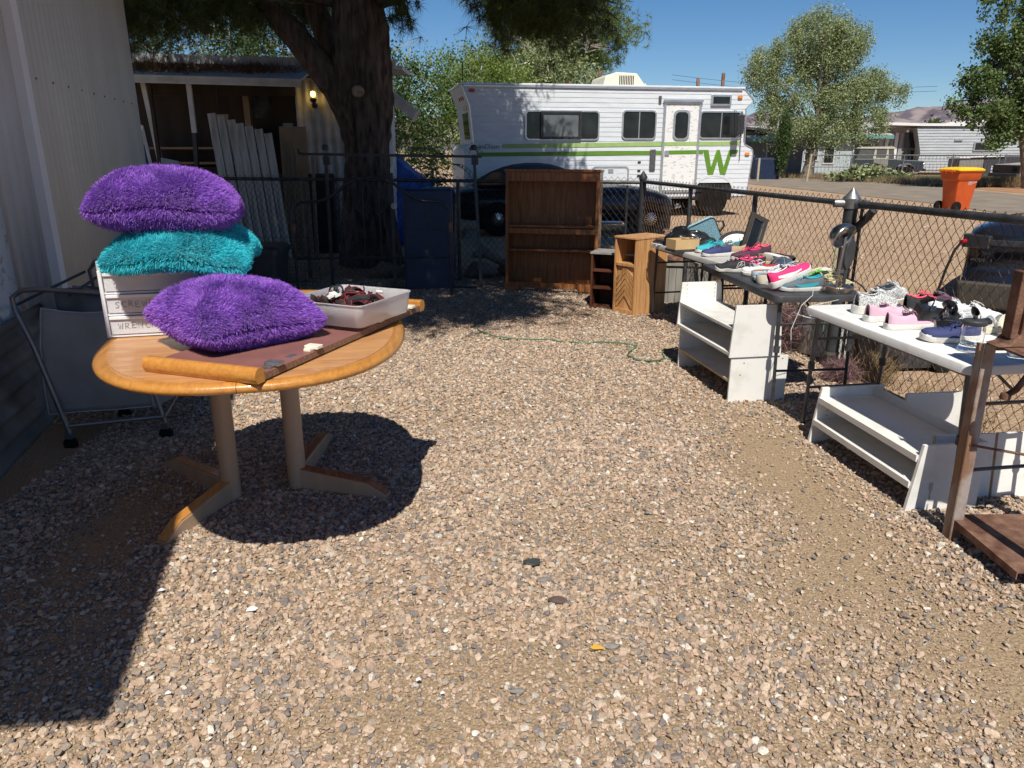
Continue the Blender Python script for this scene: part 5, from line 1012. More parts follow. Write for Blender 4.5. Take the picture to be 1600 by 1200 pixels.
MB().prism([(.12, .07), (.12, .20), (.14, .22), (.30, .22), (.30, .07)], -.056, -.051).build('throat_recess', M_dark, pr_)
MB().box(.03, .075, -.03, .03, .03, .292).build('ram', M_rust, pr_, bevel=.004); MB().lathe([(0, 0), (.03, 0), (.032, .02), (.024, .03), (0, .032)], 16, (.085, 0, .29)).build('ram_cap', M_steel, pr_, smooth=40)
MB().tube([(.16, -.09, .03), (.12, -.10, -.02), (.08, -.11, -.08), (.03, -.12, -.15), (.00, -.12, -.17)], [.013, .013, .013, .012, .012], 10).build('lever', M_rust, pr_, smooth=50); MB().lathe([(0, -.016), (.018, -.012), (.02, 0), (.018, .012), (0, .016)], 12, (-.005, -.12, -.175)).build('lever_knob', M_rust, pr_, smooth=40)
MB().tube([(.14, -.05, .03), (.17, -.13, .03)], .03, 12).build('pinion_hub', M_rust, pr_, smooth=40)

# ---------------- across the road ----------------
tree('cottonwood_tree', 'large pale green cottonwood with drooping branches across the road', (17.6, 46, 0), [(-.3, 0, 8.3, 1.7, 1.4, 1.1), (1.5, .2, 7.7, 1.3, 1.3, 1.0), (-2.0, 0, 7.3, 1.0, 1.0, .9), (-3.2, 0, 6.2, 1.0, 1.0, 1.1), (.5, .2, 6.6, 1.9, 1.4, .9), (3.0, 0, 5.3, 1.4, 1.2, .9), (1.4, -.3, 4.6, 1.6, 1.3, 1.0), (4.6, -.2, 5.2, .8, .6, .45), (-1.6, -.2, 5.0, 1.3, 1.2, 1.1), (-2.6, 0, 3.9, .8, .9, .9), (2.9, -.3, 3.4, 1.3, 1.0, .9), (.6, -.5, 3.1, 1.2, 1.0, .8), (-1.2, -.5, 2.9, 1.1, .9, .8), (4.3, 0, 3.7, .6, .5, .5)],
     M_leafc, M_barkp, .105, 640, 140, .40, .30, height=6.5, shell=.6, sag=1.1, droop=.3, nb=24, rt=.03, frac=(.22, .95))
tree('shade_tree', 'dark green broadleaf tree at the right edge overhanging the silver trailer', (22.6, 33.5, 0), [(-1.5, 0, 5.4, 1.3, 1.2, 1.1), (-2.9, 0, 4.2, 1, 1, 0.7), (-0.7, 0, 6.8, 1.3, 1.2, 1), (-2.7, 0, 7.2, 0.7, 0.6, 0.9), (-2.6, 0, 5.8, 0.7, 0.6, 0.5), (-2.5, -0.3, 3, 1, 0.9, 0.6), (-0.6, 0, 3.6, 1.4, 1.3, 1.2), (-3.8, 0, 3.3, 0.5, 0.5, 0.3), (-2.2, -0.4, 2.1, 0.7, 0.6, 0.4), (-1.2, 0, 2.6, 1, 0.9, 0.6)],
     M_leafm, M_barkp, .12, 420, 70, .34, .22, height=6.5, shell=.5, asp=.8, nb=20, rt=.02)
t = thing('cypress_tree', 'slim dark cypress column across the road beside the cottonwood', 'tree', (15.3, 44, 0))
q = blobpts([(0, 0, 2.0, .42, .42, 1.9)], 7000, .3); V, F = leaves(q, .12, 0, .35, -1.2); raw('crown', V, F, M_leafd, t); MB().tube([(0, 0, 0), (0, 0, 3)], [.08, .03], 6).build('trunk', M_barkp, t)
for i, (x, y, w, h, l) in enumerate(((16.5, 60, 3.2, 3.6, 'low green tree mass behind the grey roofed house'), (14.2, 66, 2.4, 3.8, 'distant green shrubby tree just right of the motorhome'), (33, 62, 1.6, 3.9, 'small dark tree top between trailer roof and mountain'))):
    tree('distant_tree', l, (x, y, 0), [(0, 0, h * .55, w, 1, h * .45)], M_leafd, M_barkp, .24, 90, 40, .5, .12, nb=4)
M_grwall = mat('grey_stucco', (.22, .21, .21), .9, var=.1); M_teal = mat('teal_trim', (.12, .30, .27), .6, var=.15); M_blue = mat('pale_blue_siding', (.42, .50, .52), .6, col2=(.34, .40, .42), scale=2)
M_roofg = mat('grey_shingle_roof', (.42, .41, .40), .8, col2=(.30, .29, .28), scale=6)
def house(label, loc, w, d, h, ridge, wm, rm, rz=0, wins=(), trim=None, fas=True):
    t = thing('house', label, 'house', loc, rz)
    box('wall', wm, 0, w, 0, d, 0, h, t)
    MB().add([(-.4, -.5, h - .02), (w + .4, -.5, h - .02), (w + .4, d / 2, ridge), (-.4, d / 2, ridge), (-.4, d + .5, h - .02), (w + .4, d + .5, h - .02)], [(0, 1, 2, 3), (3, 2, 5, 4)]).build('roof', rm, t, solid=.1)
    if trim: box('fascia', trim, -.42, w + .42, -.58, -.52, h - .2, h + .02, t)
    for x0, x1, z0, z1 in wins:
        f = ring(MB(), rrect(x0, x1, z0, z1, .02, 1), rrect(x0 + .08, x1 - .08, z0 + .08, z1 - .08, .01, 1), -.06, -.002).build('window', M_hwhite, t); box('pane', M_window, x0 + .08, x1 - .08, -.03, -.02, z0 + .08, z1 - .08, f)
    return t
house('pale blue house with teal trim behind the cottonwood and jeep', (19.0, 53, 0), 6.2, 6, 2.55, 3.5, M_blue, M_roofg, 0, ((.9, 1.9, .9, 2.1), (2.2, 3.0, .7, 2.1), (4.2, 5.6, 1.3, 2.1)), M_teal)
house('grey gabled house in the shade of the cottonwood', (15.4, 50, 0), 3.2, 5, 2.3, 3.1, M_grwall, M_roofg, R(-6), ((.9, 1.6, .8, 2.0),), M_teal)
t = thing('carport', 'grey roofed carport just right of the motorhome nose', 'carport', (11.6, 50, 0)); MB().add([(0, 0, 3.4), (5.2, 0, 2.75), (5.2, 5, 2.75), (0, 5, 3.4)], [(0, 1, 2, 3)]).build('roof', M_roofg, t, solid=.15)
box('gable_wall', M_grwall, 0, 4.4, .4, .5, 1.2, 2.75, t); box('post', M_blackmetal, 4.4, 4.55, .1, .25, 0, 2.8, t); box('white_panel', M_white, 3.2, 5.4, 1.0, 1.05, 1.25, 1.9, t); box('orange_panel', mat('orange_slats', (.45, .14, .04), .7), 3.2, 5.6, .98, 1.03, .9, 1.25, t)
for i in range(4): box('slat', M_grwall, 3.0, 5.8, .5, .54, .15 + i * .2, .28 + i * .2, t)
# silver trailer with raked front
M_lap = mat('aluminium_lap_siding', (.47, .50, .51), .45, metal=.15, col2=(.38, .41, .42), scale=1.5, stretch=(1, 1, 5)); M_shadg = mat('shaded_front_grey', (.30, .30, .30), .7, var=.1)  # shade on the trailer's front end put into the grey panel colour
sv = thing('mobile_home', 'silver ribbed mobile home with slanted overhanging front across the road', 'mobile home', (27.2, 52.5, 0), R(-8))
MB().prism([(0, 3.05), (-.10, 3.05), (.5, .95), (.5, .2), (12, .2), (12, 3.05)], .02, 3.2).build('body', M_lap, sv)
k = 15
for i in range(k):
    z0 = .35 + i * 2.7 / k; z1 = z0 + 2.7 / k - .002; f = lambda z: float(np.interp(z, [0, .95, 1.4, 3.05], [.25, .28, .35, -.1]))
    MB().add([(f(z0), -.03, z0), (12, -.03, z0), (12, .0, z1), (f(z1), .0, z1), (f(z0), .03, z0), (12, .03, z0), (12, .03, z1), (f(z1), .03, z1)], [(0, 1, 2, 3), (4, 7, 6, 5), (0, 4, 5, 1), (3, 2, 6, 7), (0, 3, 7, 4), (1, 5, 6, 2)]).build('siding_board', M_lap, sv)
MB().prism([(-2.8, 3.0), (-1.9, 3.22), (.2, 3.15), (12, 3.05), (12, 3.2), (.2, 3.32), (-1.9, 3.40), (-2.9, 3.12)], -.15, 3.4).build('roof', mat('white_roof', (.72, .72, .70), .6, var=.05), sv)
MB().prism([(-2.7, 3.0), (-2.5, 3.0), (-2.1, .2), (-2.3, .2)], .0, .2).build('slanted_side', M_shadg, sv); box('front_wall', M_shadg, -2.5, .3, 1.0, 1.1, .2, 3.1, sv)
for i in range(5): box('curtain_panel', [M_shadg, M_white][i % 2], -2.0 + i * .3, -1.78 + i * .3, .9, .95, .5, 2.75, sv)
for z in (.6, 1.75): box('window', M_window, -.45, .25, .85, .9, z, z + 1.0, sv)
box('porch_base', M_shadg, -2.4, .4, .1, 1.0, .1, .8, sv)
for x in (-2.0, -.6): MB().lathe([(0, -.1), (.09, -.06), (.1, 0), (.06, .08), (0, .1)], 10, (x, .2, 2.85)).build('globe_lamp', M_white, sv, smooth=40)
f = box('window_frame', M_trimal, 3.6, 5.0, -.09, -.051, 1.55, 2.15, sv); box('pane', M_window, 3.7, 4.9, -.1, -.09, 1.63, 2.07, f); box('vent', M_trimal, 2.35, 2.85, -.09, -.051, 2.2, 2.34, sv)
t = thing('mobile_home', 'second white curved trailer roof showing behind the silver one', 'mobile home', (33.5, 60, 0)); MB().prism([(0, 3.3), (1.5, 3.75), (3.5, 3.9), (6, 3.75), (7.5, 3.3), (7.5, .3), (0, .3)], 0, 3).build('body', MATS['white_roof'], t)
# fence along the far verge
ff = thing('chain_link_fence', 'low silver chain-link fence across the road before the jeep', 'fence', (15.9, 41.5, 0))
MB().tube([(0, 0, 1.35), (12.6, .2, 1.35)], .03, 6).build('top_rail', M_galv, ff); MB().tube([(0, 0, .75), (2.2, 0, .75)], .025, 6).build('mid_rail', M_galv, ff)
for i, x in enumerate((0, 2.2, 5.0, 7.6, 10.1, 10.4, 12.6)): MB().tube([(x, 0, 0), (x + .1, 0, 1.4)], .05 if i == 0 else .035, 6).build('fence_post', M_galv if i else mat('yellowish_post', (.45, .38, .25), .8), ff)
mb = MB()
for i in range(64): mb.tube([(i * .2, 0, .05), (i * .2 + .2, 0, 1.3)], .006, 3, cap=False); mb.tube([(i * .2 + .2, 0, .05), (i * .2, 0, 1.3)], .006, 3, cap=False)
mb.build('wire_mesh', M_galv, ff)
t = thing('fence_post', 'pale wooden post beside the road right of the motorhome', 'post', (13.4, 42, 0)); MB().tube([(0, 0, 0), (0, 0, 1.2)], .06, 8).build('post', MATS['yellowish_post'], t)
t = thing('trash_bin', 'dark navy bin behind the far fence under the cypress', 'bin', (14.6, 44.5, 0)); MB().loft([[(x * s, y * s, z) for x, y in rrect(-.8, .8, -.4, .4, .05)] for s, z in ((.88, 0), (1, 1.1), (.95, 1.2))]).build('body', MATS['dark_blue_plastic'], t)
# jeep
M_jk = mat('dark_jeep_paint', (.035, .045, .055), .35, var=.2, coat=.3); M_jt = mat('tan_soft_top', (.50, .46, .38), .8, var=.1); M_jd = mat('grey_tan_door', (.24, .23, .20), .6)
jp = thing('jeep', 'dark grey off-road jeep with tan soft top parked behind the far fence', 'jeep', (19.2, 43.4, 0), R(-14))
MB().prism([(0, .5), (0, 1.15), (2.05, 1.15), (2.25, 1.12), (3.55, 1.05), (3.6, .55), (3.2, .5), (2.9, .85), (2.35, .85), (2.1, .45), (1.1, .45), (.95, .8), (.4, .8), (.2, .5)], .15, 1.45).build('body', M_jk, jp, bevel=.03)
MB().prism([(.1, 1.15), (.25, 1.68), (1.95, 1.70), (2.05, 1.15)], .2, 1.4).build('cabin', mat('jeep_side_curtain', (.10, .10, .09), .4), jp, bevel=.02)
MB().prism([(.22, 1.68), (.3, 1.78), (1.9, 1.80), (2.1, 1.70), (2.08, 1.66)], .16, 1.44).build('soft_top', M_jt, jp, bevel=.03)
MB().prism([(.95, 1.15), (1.0, 1.64), (1.08, 1.64), (1.1, 1.2), (1.6, 1.2), (1.62, 1.64), (1.7, 1.64), (1.75, 1.15)], .17, .2).build('window_frame', M_jt, jp); MB().prism([(1.0, .5), (1.0, 1.15), (1.75, 1.15), (1.75, .5)], .13, .15).build('door', M_jd, jp)
MB().add([(2.04, .22, 1.15), (2.04, 1.38, 1.15), (1.96, 1.38, 1.66), (1.96, .22, 1.66)], [(0, 1, 2, 3)]).build('windscreen', M_window, jp, solid=.02)
for x in (.68, 2.72): wheel(jp, x, .2, .37, .22); wheel(jp, x, 1.4, .37, .22); MB().tube([(x + .48 * math.cos(R(a)), .08, .37 + .5 * math.sin(R(a))) for a in range(10, 171, 20)], .05, 5).build('fender_flare', M_blackplas, jp)
MB().box(3.6, 3.72, .1, 1.5, .5, .64).build('bumper', M_blackmetal, jp, bevel=.02)
for y in (.35, 1.2): MB().lathe([(0, 0), (.1, 0), (.1, .05), (0, .06)], 12, m=Matrix.Translation((3.58, y, .85)) @ Matrix.Rotation(R(90), 4, 'Y')).build('headlight', M_chrome, jp, smooth=40)
# dark utility trailer and car at the right
ut = thing('camper_shell', 'open black truck shell lying before the silver mobile home', 'truck bed', (26.0, 45, 0)); MB().box(0, 1.4, 0, 1.2, 0, 1.15).build('side_box', mat('grey_panel_dull', (.22, .21, .19), .8), ut, bevel=.03)
MB().prism([(1.4, .9), (1.5, 1.25), (4.3, 1.25), (4.1, .8), (3.7, .75), (3.7, 0), (3.5, 0), (3.5, .75), (1.9, .75), (1.9, 0), (1.5, 0)], 0, 1.5).build('shell', M_blackplas, ut, bevel=.03)
MB().add([(-.1, -.1, 1.2), (2.6, -.1, 1.28), (2.6, 1.3, 1.28), (-.1, 1.3, 1.2)], [(0, 1, 2, 3)]).build('lid', M_white, ut, solid=.04)
cr = thing('sedan', 'beige and brown old sedan parked at the right edge beyond the bin', 'car', (24.0, 36.4, 0), R(8))
M_tanp = mat('faded_tan_paint', (.36, .31, .25), .4, var=.1, coat=.3); M_mar = mat('dull_maroon_front', (.08, .04, .04), .4)
MB().prism([(0, .35), (0, .95), (.9, 1.0), (1.7, 1.05), (5, 1.05), (5, .35)], 0, 1.75).build('body', M_tanp, cr, bevel=.05); MB().prism([(1.4, 1.05), (2.1, 1.5), (4.2, 1.5), (5, 1.05)], .12, 1.63).build('cabin', M_window, cr, bevel=.04); MB().box(1.95, 4.3, .1, 1.65, 1.5, 1.55).build('roof', M_tanp, cr, bevel=.02)
MB().box(-.06, .0, .02, 1.73, .55, .93).build('grille', M_mar, cr, bevel=.01); MB().box(-.22, -.06, -.02, 1.77, .38, .55).build('bumper', M_blackplas, cr, bevel=.03)
for y in (.15, 1.3): box('headlight', M_window, -.09, -.06, y, y + .3, .65, .85, cr)
for x in (.9, 3.9): wheel(cr, x, .05, .34, .2); wheel(cr, x, 1.7, .34, .2)
# cactus clumps and weeds
t = thing('prickly_pear', 'pale green prickly pear thicket in front of the far fence', 'cactus', (18.9, 40.9, 0)); q = blobpts([(0, 0, .45, 1.5, .5, .5), (-1.2, 0, .3, 1.2, .5, .35), (1.4, 0, .3, 1.0, .5, .3)], 900, .1); q = q[q[:, 2] > .05]
V, F = leaves(q, .26, .3, .75); raw('pads', V, F, leafmat('cactus_pads', (.14, .17, .08), (.24, .27, .13), (.40, .42, .2), .1), t)
M_weed = leafmat('dry_weeds', (.22, .15, .08), (.32, .22, .12), (.42, .33, .19), .2); M_weedg = leafmat('grey_green_weeds', (.14, .15, .08), (.20, .21, .11), (.30, .27, .16), .2)
def weeds(name, label, pts, m, n, L, w, spread=.5, per=9):
    q = np.array(pts)[rg.choice(len(pts), n)] + rg.normal(size=(n, 3)) * [spread, spread * .5, 0]; q[:, 2] = 0
    V, F = needles(q, per, L, w, -1.3, .6); return tag(raw(name, V, F, m), label, 'weeds', kind='stuff')
line = [(x, np.interp(x, [17, 19.5, 21, 30], [50, 41, 36, 33]), 0) for x in np.linspace(17, 27, 60)]
weeds('dry_weeds', 'brown dry weeds along the far side of the road', line, M_weed, 3600, .22, .018, .8)
weeds('green_weeds', 'grey-green weeds under the far fence by the jeep', [(x, 40.2, 0) for x in np.linspace(19.5, 25, 30)], M_weedg, 900, .26, .02, .4)
weeds('dry_weeds', 'brown weeds around the parked sedan behind the orange bin', [(x, 35.2, 0) for x in np.linspace(21.5, 28, 30)], M_weed, 1100, .34, .022, .5)
# utility wires far off
w = MB()
for dz in (0, .5): w.tube([(18 + 30 * s, 90, 9.2 + dz - 2.5 * s * (1 - s) - 1.2 * s) for s in np.linspace(0, 1, 10)], .02, 3)
tag(w.build('power_line', M_dark), 'thin twin power lines crossing the sky above the silver trailer', 'wire')

# ---------------- orange bin ----------------
M_or = mat('orange_plastic', (.52, .085, .015), .45, var=.08, bump=.03); M_ye = mat('yellow_plastic', (.80, .50, .015), .45, var=.06)
ob = thing('trash_cart', 'orange wheeled trash cart with yellow lid and white lettering at the roadside', 'trash cart', (12.15, 20.9, 0), R(106))
st = [(.05, .70), (.5, .82), (.80, .90), (.86, 1.04), (1.03, 1.10), (1.05, 1.18), (1.08, 1.18)]
MB().loft([[(x * s, y * s - .03, z) for x, y in rrect(-.30, .30, -.36, .36, .04)] for z, s in st]).build('body', M_or, ob, smooth=30)
MB().loft([[(x * s, y * s - .03, z) for x, y in rrect(-.30, .30, -.36, .36, .04)] for z, s in ((1.08, 1.22), (1.11, 1.22), (1.15, 1.05), (1.17, .6))]).build('lid', M_ye, ob, smooth=40)
for x in (-.1, .1): MB().box(x - .03, x + .03, .38, .45, 1.0, 1.1).build('lid_hinge', M_or, ob, bevel=.01)
MB().tube([(-.25, .45, 1.06), (.25, .45, 1.06)], .018, 8).build('handle_bar', M_or, ob)
for s in (-1, 1):
    m = Matrix.Translation((s * .30, .26, .14)) @ Matrix.Rotation(R(90), 4, 'Y'); o_ = MB().lathe([(.09, -.03), (.14, -.03), (.14, .03), (.09, .03)], 18, m=m).build('wheel', M_rubber, ob, smooth=40); MB().lathe([(0, -.02), (.09, -.02), (.09, .02), (0, .02)], 18, m=m).build('hub', M_galv, o_, smooth=40)
    if s < 0: pass
for s_, sz, z in (('CHEAP TRASH', .048, .765), ('RECYCLE & REFUSE', .026, .735), ('CALL TODAY', .024, .708)): text('lettering', s_, sz, M_white, ob, (-.276, -.03, z), (R(87), 0, R(-90)), .001, .95)

# ---------------- shoes ----------------
def mixcol(n, c, **k): return mat(n, c, k.pop('rough', .75), **k)
M_lacew = mixcol('white_lace', (.72, .72, .72)); M_solew = mixcol('white_sole', (.68, .665, .62), rough=.6, col2=(.5, .48, .43), mixpos=(.3, .42), scale=22); M_lining = mixcol('dark_lining', (.05, .05, .055))
def shoe(name, label, loc, rz, up, sole=None, lace=None, accent=None, L=.27, W=.046, H=.075, toe=.045, heelh=.023, toeh=.015, tilt=(0, 0), lining=None, swoosh=None, cap=None, group='shoes laid out on the folding tables', bow=0, chunky=0, logo=None):
    t = thing(name, label, 'shoe', loc, group=group, rot=(tilt[0], tilt[1], rz)); sole = sole or M_solew
    N = 20; K = 17; rings = []; out = []
    def hw(s): return W * (.70 + .34 * math.sin(min(1, s * 1.15) * math.pi * .62) - .05 * math.sin(s * 6.3)) * (1 if s < .80 else math.sqrt(max(.04, 1 - ((s - .80) / .205) ** 2))) * (1 if s > .06 else math.sqrt(max(.08, 1 - ((.06 - s) / .065) ** 2)))
    def sh(s): return heelh + (toeh - heelh) * s + .012 * max(0, (s - .8) / .2) ** 2 + .004 * chunky * math.sin(s * 20)
    def th(s): return (np.interp(s, [0, .05, .2, .35, .45, .6, .8, .93, 1], [H * .92, H * 1.05, H * .85, H * .82, H * .95, H * .74, toe, toe * .85, toe * .45]))
    for i in range(N + 1):
        s = i / N; w = hw(s); z0 = sh(s); z1 = z0 + th(s); r = []
        op = .05 < s < .46; lane = .46 <= s < .62
        for k in range(K):
            a = math.pi * k / (K - 1); c, sn = math.cos(a), math.sin(a); y = w * .94 * (abs(c) ** .75) * (1 if c > 0 else -1) * (1 - .28 * sn ** 3); z = z0 + (z1 - z0) * sn ** .62
            if op and abs(c) < .52: z = z0 + .012; y *= 1.15
            r.append((s * L, y, z))
        rings.append(r)
    mb = MB(); mb.loft(rings, cap=False, open_ring=True); u_ = mb.build('upper', up, t, smooth=70, sub=1, solid=.002)
    sr = []
    for i in range(N + 1):
        s = i / N; w = hw(s) + .0035; z = sh(s) + .006; rise = .010 * max(0, (s - .75) / .25) ** 2
        sr.append([(s * L * 1.015 - .002, w * q, zz) for q, zz in ((.9, 0 + rise), (1, .006 + rise), (1, z), (.85, z + .002), (-.85, z + .002), (-1, z), (-1, .006 + rise), (-.9, 0 + rise))])
    MB().loft(sr).build('sole', sole, t, smooth=50)
    MB().prism([(s * L, hw(s) * .75) for s in np.linspace(.07, .45, 9)] + [(s * L, -hw(s) * .75) for s in np.linspace(.45, .07, 9)], heelh + .008, heelh + .014, 'xy').build('insole', lining or M_lining, t)
    lc_ = lace or M_lacew; mb = MB()
    for k in range(6):
        s = .46 + k * .05; w = hw(s) * .42; z = sh(s) + th(s) * (.97 if s < .5 else 1.0) + .003; s2 = s + (.04 if k % 2 else -.01)
        mb.tube([(s * L, -w, z - .006), (s * L * .5 + s2 * L * .5, 0, z + .003), (s2 * L, w, z - .006)], .0022, 5)
    s = .45; z = sh(s) + th(s) + .002
    for sd in (-1, 1):
        mb.tube([(s * L, 0, z), (s * L - .01, sd * .02, z + .012 + bow * .01), (s * L + .01, sd * .038, z + .004), (s * L + .008, sd * .02, z - .003), (s * L, 0, z)], .002, 5)
        mb.tube([(s * L, 0, z), (s * L + .02, sd * .028, z + .004), (s * L + .035, sd * .045, z - .012 - bow * .02)], .0018, 5)
    mb.build('laces', lc_, t, smooth=50)
    MB().grid(lambda u, v: ((.40 + .22 * u) * L, (v - .5) * hw(.5) * .62, sh(.5) + th(.40 + .22 * u) + .008 * (1 - u) - .002), 5, 4).build('tongue', accent or up, t, smooth=60, solid=.003)
    if accent: mb = MB(); mb.tube([(s * L, hw(s) * .50 * sd, sh(s) + th(s) * .93) for sd in (1,) for s in np.linspace(.07, .44, 8)], .005, 6); mb.tube([(s * L, -hw(s) * .50, sh(s) + th(s) * .93) for s in np.linspace(.07, .44, 8)], .005, 6); mb.build('collar_padding', accent, t, smooth=60)
    if swoosh:
        for sd in (-1, 1):
            V = []
            for s, za, zb_ in ((.16, .30, .52), (.28, .16, .50), (.42, .10, .42), (.56, .18, .40), (.70, .42, .56)):
                w = hw(s) * 1.0 + .0005
                V += [(s * L, sd * w, sh(s) + th(s) * za), (s * L, sd * w * .985, sh(s) + th(s) * zb_)]
            MB().add(V, [(2 * i, 2 * i + 1, 2 * i + 3, 2 * i + 2) for i in range(4)]).build('side_stripe', swoosh, t, solid=.0025)
    if cap: MB().loft([[(s * L, hw(s) * c * 1.0, sh(s) + th(s) * sn * .55 + .002) for c, sn in ((1, 0), (.95, .5), (.5, 1), (-.5, 1), (-.95, .5), (-1, 0))] for s in (.88, .94, 1.0)]).build('toe_cap', cap, t, smooth=50)
    if logo:
        mb = MB()
        for pl in ([(.30, .25), (.33, .8), (.40, .75), (.37, .55), (.42, .35)], [(.36, .85), (.46, .60), (.50, .20), (.46, .22), (.38, .7)], [(.31, .5), (.35, .45), (.40, .25)]): mb.tube([(s * L, sd * (hw(s) * 1.0 + .001), sh(s) + th(s) * z) for sd in (1,) for s, z in pl], .0022, 4); mb.tube([(s * L, -(hw(s) + .001), sh(s) + th(s) * z) for s, z in pl], .0022, 4)
        mb.build('side_logo', logo, t)
    return t
c = mixcol
Z1, Z2, Z3 = .747, .744, .742
M_teal_s = c('teal_mesh', (.03, .36, .42), bump=.2, bscale=400); M_navy = c('navy_canvas', (.035, .045, .14), bump=.2, bscale=300); M_hot = c('hot_pink_fabric', (.75, .03, .16), bump=.2, bscale=300); M_blkf = c('black_mesh_fabric', (.022, .022, .024), bump=.2, bscale=300)
M_pinkc = c('pale_pink_canvas', (.66, .42, .52), bump=.2, bscale=300); M_coral = c('coral_pink_lace', (.85, .12, .18)); M_plum = c('dark_plum_fabric', (.07, .03, .05)); M_knit = c('grey_white_knit', (.62, .62, .60), col2=(.16, .16, .16), mixpos=(.42, .5), scale=160, detail=2); M_slate = c('slate_fabric', (.10, .12, .14))
M_tan_s = c('tan_leather', (.46, .33, .21)); M_brownin = c('brown_footbed', (.33, .17, .09)); M_whitec = c('white_canvas', (.72, .73, .74)); M_creamc = c('cream_leather', (.62, .58, .48))
shoe('sneaker', 'teal sneaker with white stripe next to the cardboard box', (1.86, 6.62, Z1), R(200), M_teal_s, accent=M_teal_s, lace=M_teal_s, swoosh=M_lacew, L=.27)
shoe('sneaker', 'navy blue sneaker with white sole at the edge of the grey table', (1.86, 6.36, Z1), R(195), M_navy, lace=M_navy, accent=M_slate, L=.27)
shoe('sneaker', 'dark plum sneaker with coral laces below the black picture frame', (2.2, 6.38, Z1), R(200), M_plum, lace=M_coral, accent=M_coral, sole=M_plum, L=.26, bow=1)
shoe('running_shoe', 'black running shoe with pink collar and white side logo on the black table', (1.80, 5.44, Z2), R(163), M_blkf, lace=M_blkf, accent=M_hot, logo=M_lacew, L=.30, H=.085, W=.05, heelh=.03, chunky=1)
shoe('running_shoe', 'black running shoe with grey white heel behind the black one with the logo', (1.90, 5.58, Z2), R(168), M_blkf, lace=M_hot, accent=M_hot, swoosh=M_lacew, L=.29, H=.08)
shoe('sneaker', 'hot pink sneaker with white sole tilted on top of the teal and grey sneaker', (1.655, 4.70, Z2 + .012), R(17), M_hot, lace=M_lacew, accent=M_whitec, swoosh=M_lacew, L=.30, H=.075, tilt=(R(-8), R(-20)), heelh=.034, toeh=.024)
shoe('sneaker', 'teal and grey sneaker lying under the hot pink sneaker', (1.99, 4.72, Z2), R(183), M_slate, lace=c('light_blue_lace', (.3, .55, .65)), accent=M_teal_s, cap=M_teal_s, swoosh=M_teal_s, L=.29, H=.08)
shoe('sneaker', 'second hot pink sneaker half hidden behind the tilted one', (1.70, 4.95, Z2), R(40), M_hot, accent=M_whitec, L=.25, tilt=(R(20), 0))
for i, (x, y, r_, m_, l) in enumerate(((1.68, 5.14, 12, M_brownin, 'brown and white slip-on clog behind the nearer one'), (1.66, 4.98, 8, M_brownin, 'brown lined clog with cream rim at the edge of the black table'))):
    t = thing('clog', l, 'shoe', (x, y, Z2), group='shoes laid out on the folding tables', rot=(0, 0, R(r_)))
    MB().loft([[(a * k * 1.0 + .07, b * k, z) for a, b in rrect(-.085, .085, -.04, .04, .038)] for k, z in ((.92, 0), (1, .015), (1.02, .05), (1.0, .062), (.93, .062), (.90, .045))], cap=True).build('shell', [M_solew, M_creamc][i], t, smooth=40); MB().prism([(a * .92 + .07, b * .90) for a, b in rrect(-.085, .085, -.04, .04, .036)], .058, .0625, 'xy').build('footbed', m_, t)
t = thing('sandal', 'tan leather sandal with crossed straps behind the black running shoes', 'shoe', (1.88, 5.86, Z2), R(15), 'shoes laid out on the folding tables')
MB().prism([(a + .13, b) for a, b in rrect(-.13, .13, -.04, .04, .038)], 0, .022, 'xy').build('sole', M_tan_s, t, bevel=.004)
for x, k in ((.05, 1), (.10, -1), (.18, 1), (.21, -1)): ribbon([(x + k * .03 * s, -.042 + .084 * s, .02 + .055 * math.sin(s * math.pi)) for s in np.linspace(0, 1, 9)], .018, M_tan_s, M_tan_s, t, 'strap')
t = thing('sandal', 'second tan sandal lying on its side near the blue cap', 'shoe', (2.05, 6.02, Z2), group='shoes laid out on the folding tables', rot=(R(60), 0, R(20)))
MB().prism([(a + .12, b) for a, b in rrect(-.12, .12, -.038, .038, .036)], 0, .02, 'xy').build('sole', M_creamc, t, bevel=.004)
for x in (.05, .16): ribbon([(x, -.04 + .08 * s, .02 + .05 * math.sin(s * math.pi)) for s in np.linspace(0, 1, 9)], .02, M_tan_s, M_tan_s, t, 'strap')
t = thing('cap', 'dark blue denim cap with stitched panels on the black table', 'cap', (1.97, 5.42, Z2), R(200)); M_den = c('blue_denim', (.05, .085, .14), col2=(.02, .035, .065), scale=30, bump=.2)
MB().lathe([(.095, 0), (.098, .03), (.085, .075), (.055, .105), (.02, .118), (0, .12)], 24).build('crown', M_den, t, smooth=60); MB().grid(lambda u, v: (.06 + .10 * v, (u - .5) * .17 * (1 - .45 * v * v), .02 - .04 * (2 * u - 1) ** 2 * .5 + .0), 10, 6).build('brim', M_den, t, smooth=60, solid=.004)
for k in range(6): MB().tube([(.0962 * math.cos(k * 1.047) * q, .0962 * math.sin(k * 1.047) * q, z) for q, z in ((1.02, .0), (1.03, .03), (.90, .076), (.59, .106), (.1, .121))], .0012, 4).build('seam', M_tan_s, t)
shoe('sneaker', 'grey running shoe with teal lining at the back of the grey table', (2.05, 6.62, Z1), R(170), M_slate, lace=M_lacew, accent=M_teal_s, L=.27)
shoe('sneaker', 'black low shoe with white sole behind the cardboard box', (1.78, 6.78, Z1), R(205), M_blkf, lace=M_lacew, L=.27)
shoe('sneaker', 'plum and pink shoe next to the seam of the grey and black tables', (2.04, 6.12, Z1), R(190), M_plum, lace=M_hot, accent=M_hot, L=.26)
shoe('sneaker', 'white and red shoe half under the blue cap', (1.88, 5.22, Z2), R(150), c('white_mesh', (.68, .68, .70)), lace=M_lacew, accent=c('red_panel', (.5, .04, .05)), L=.26)
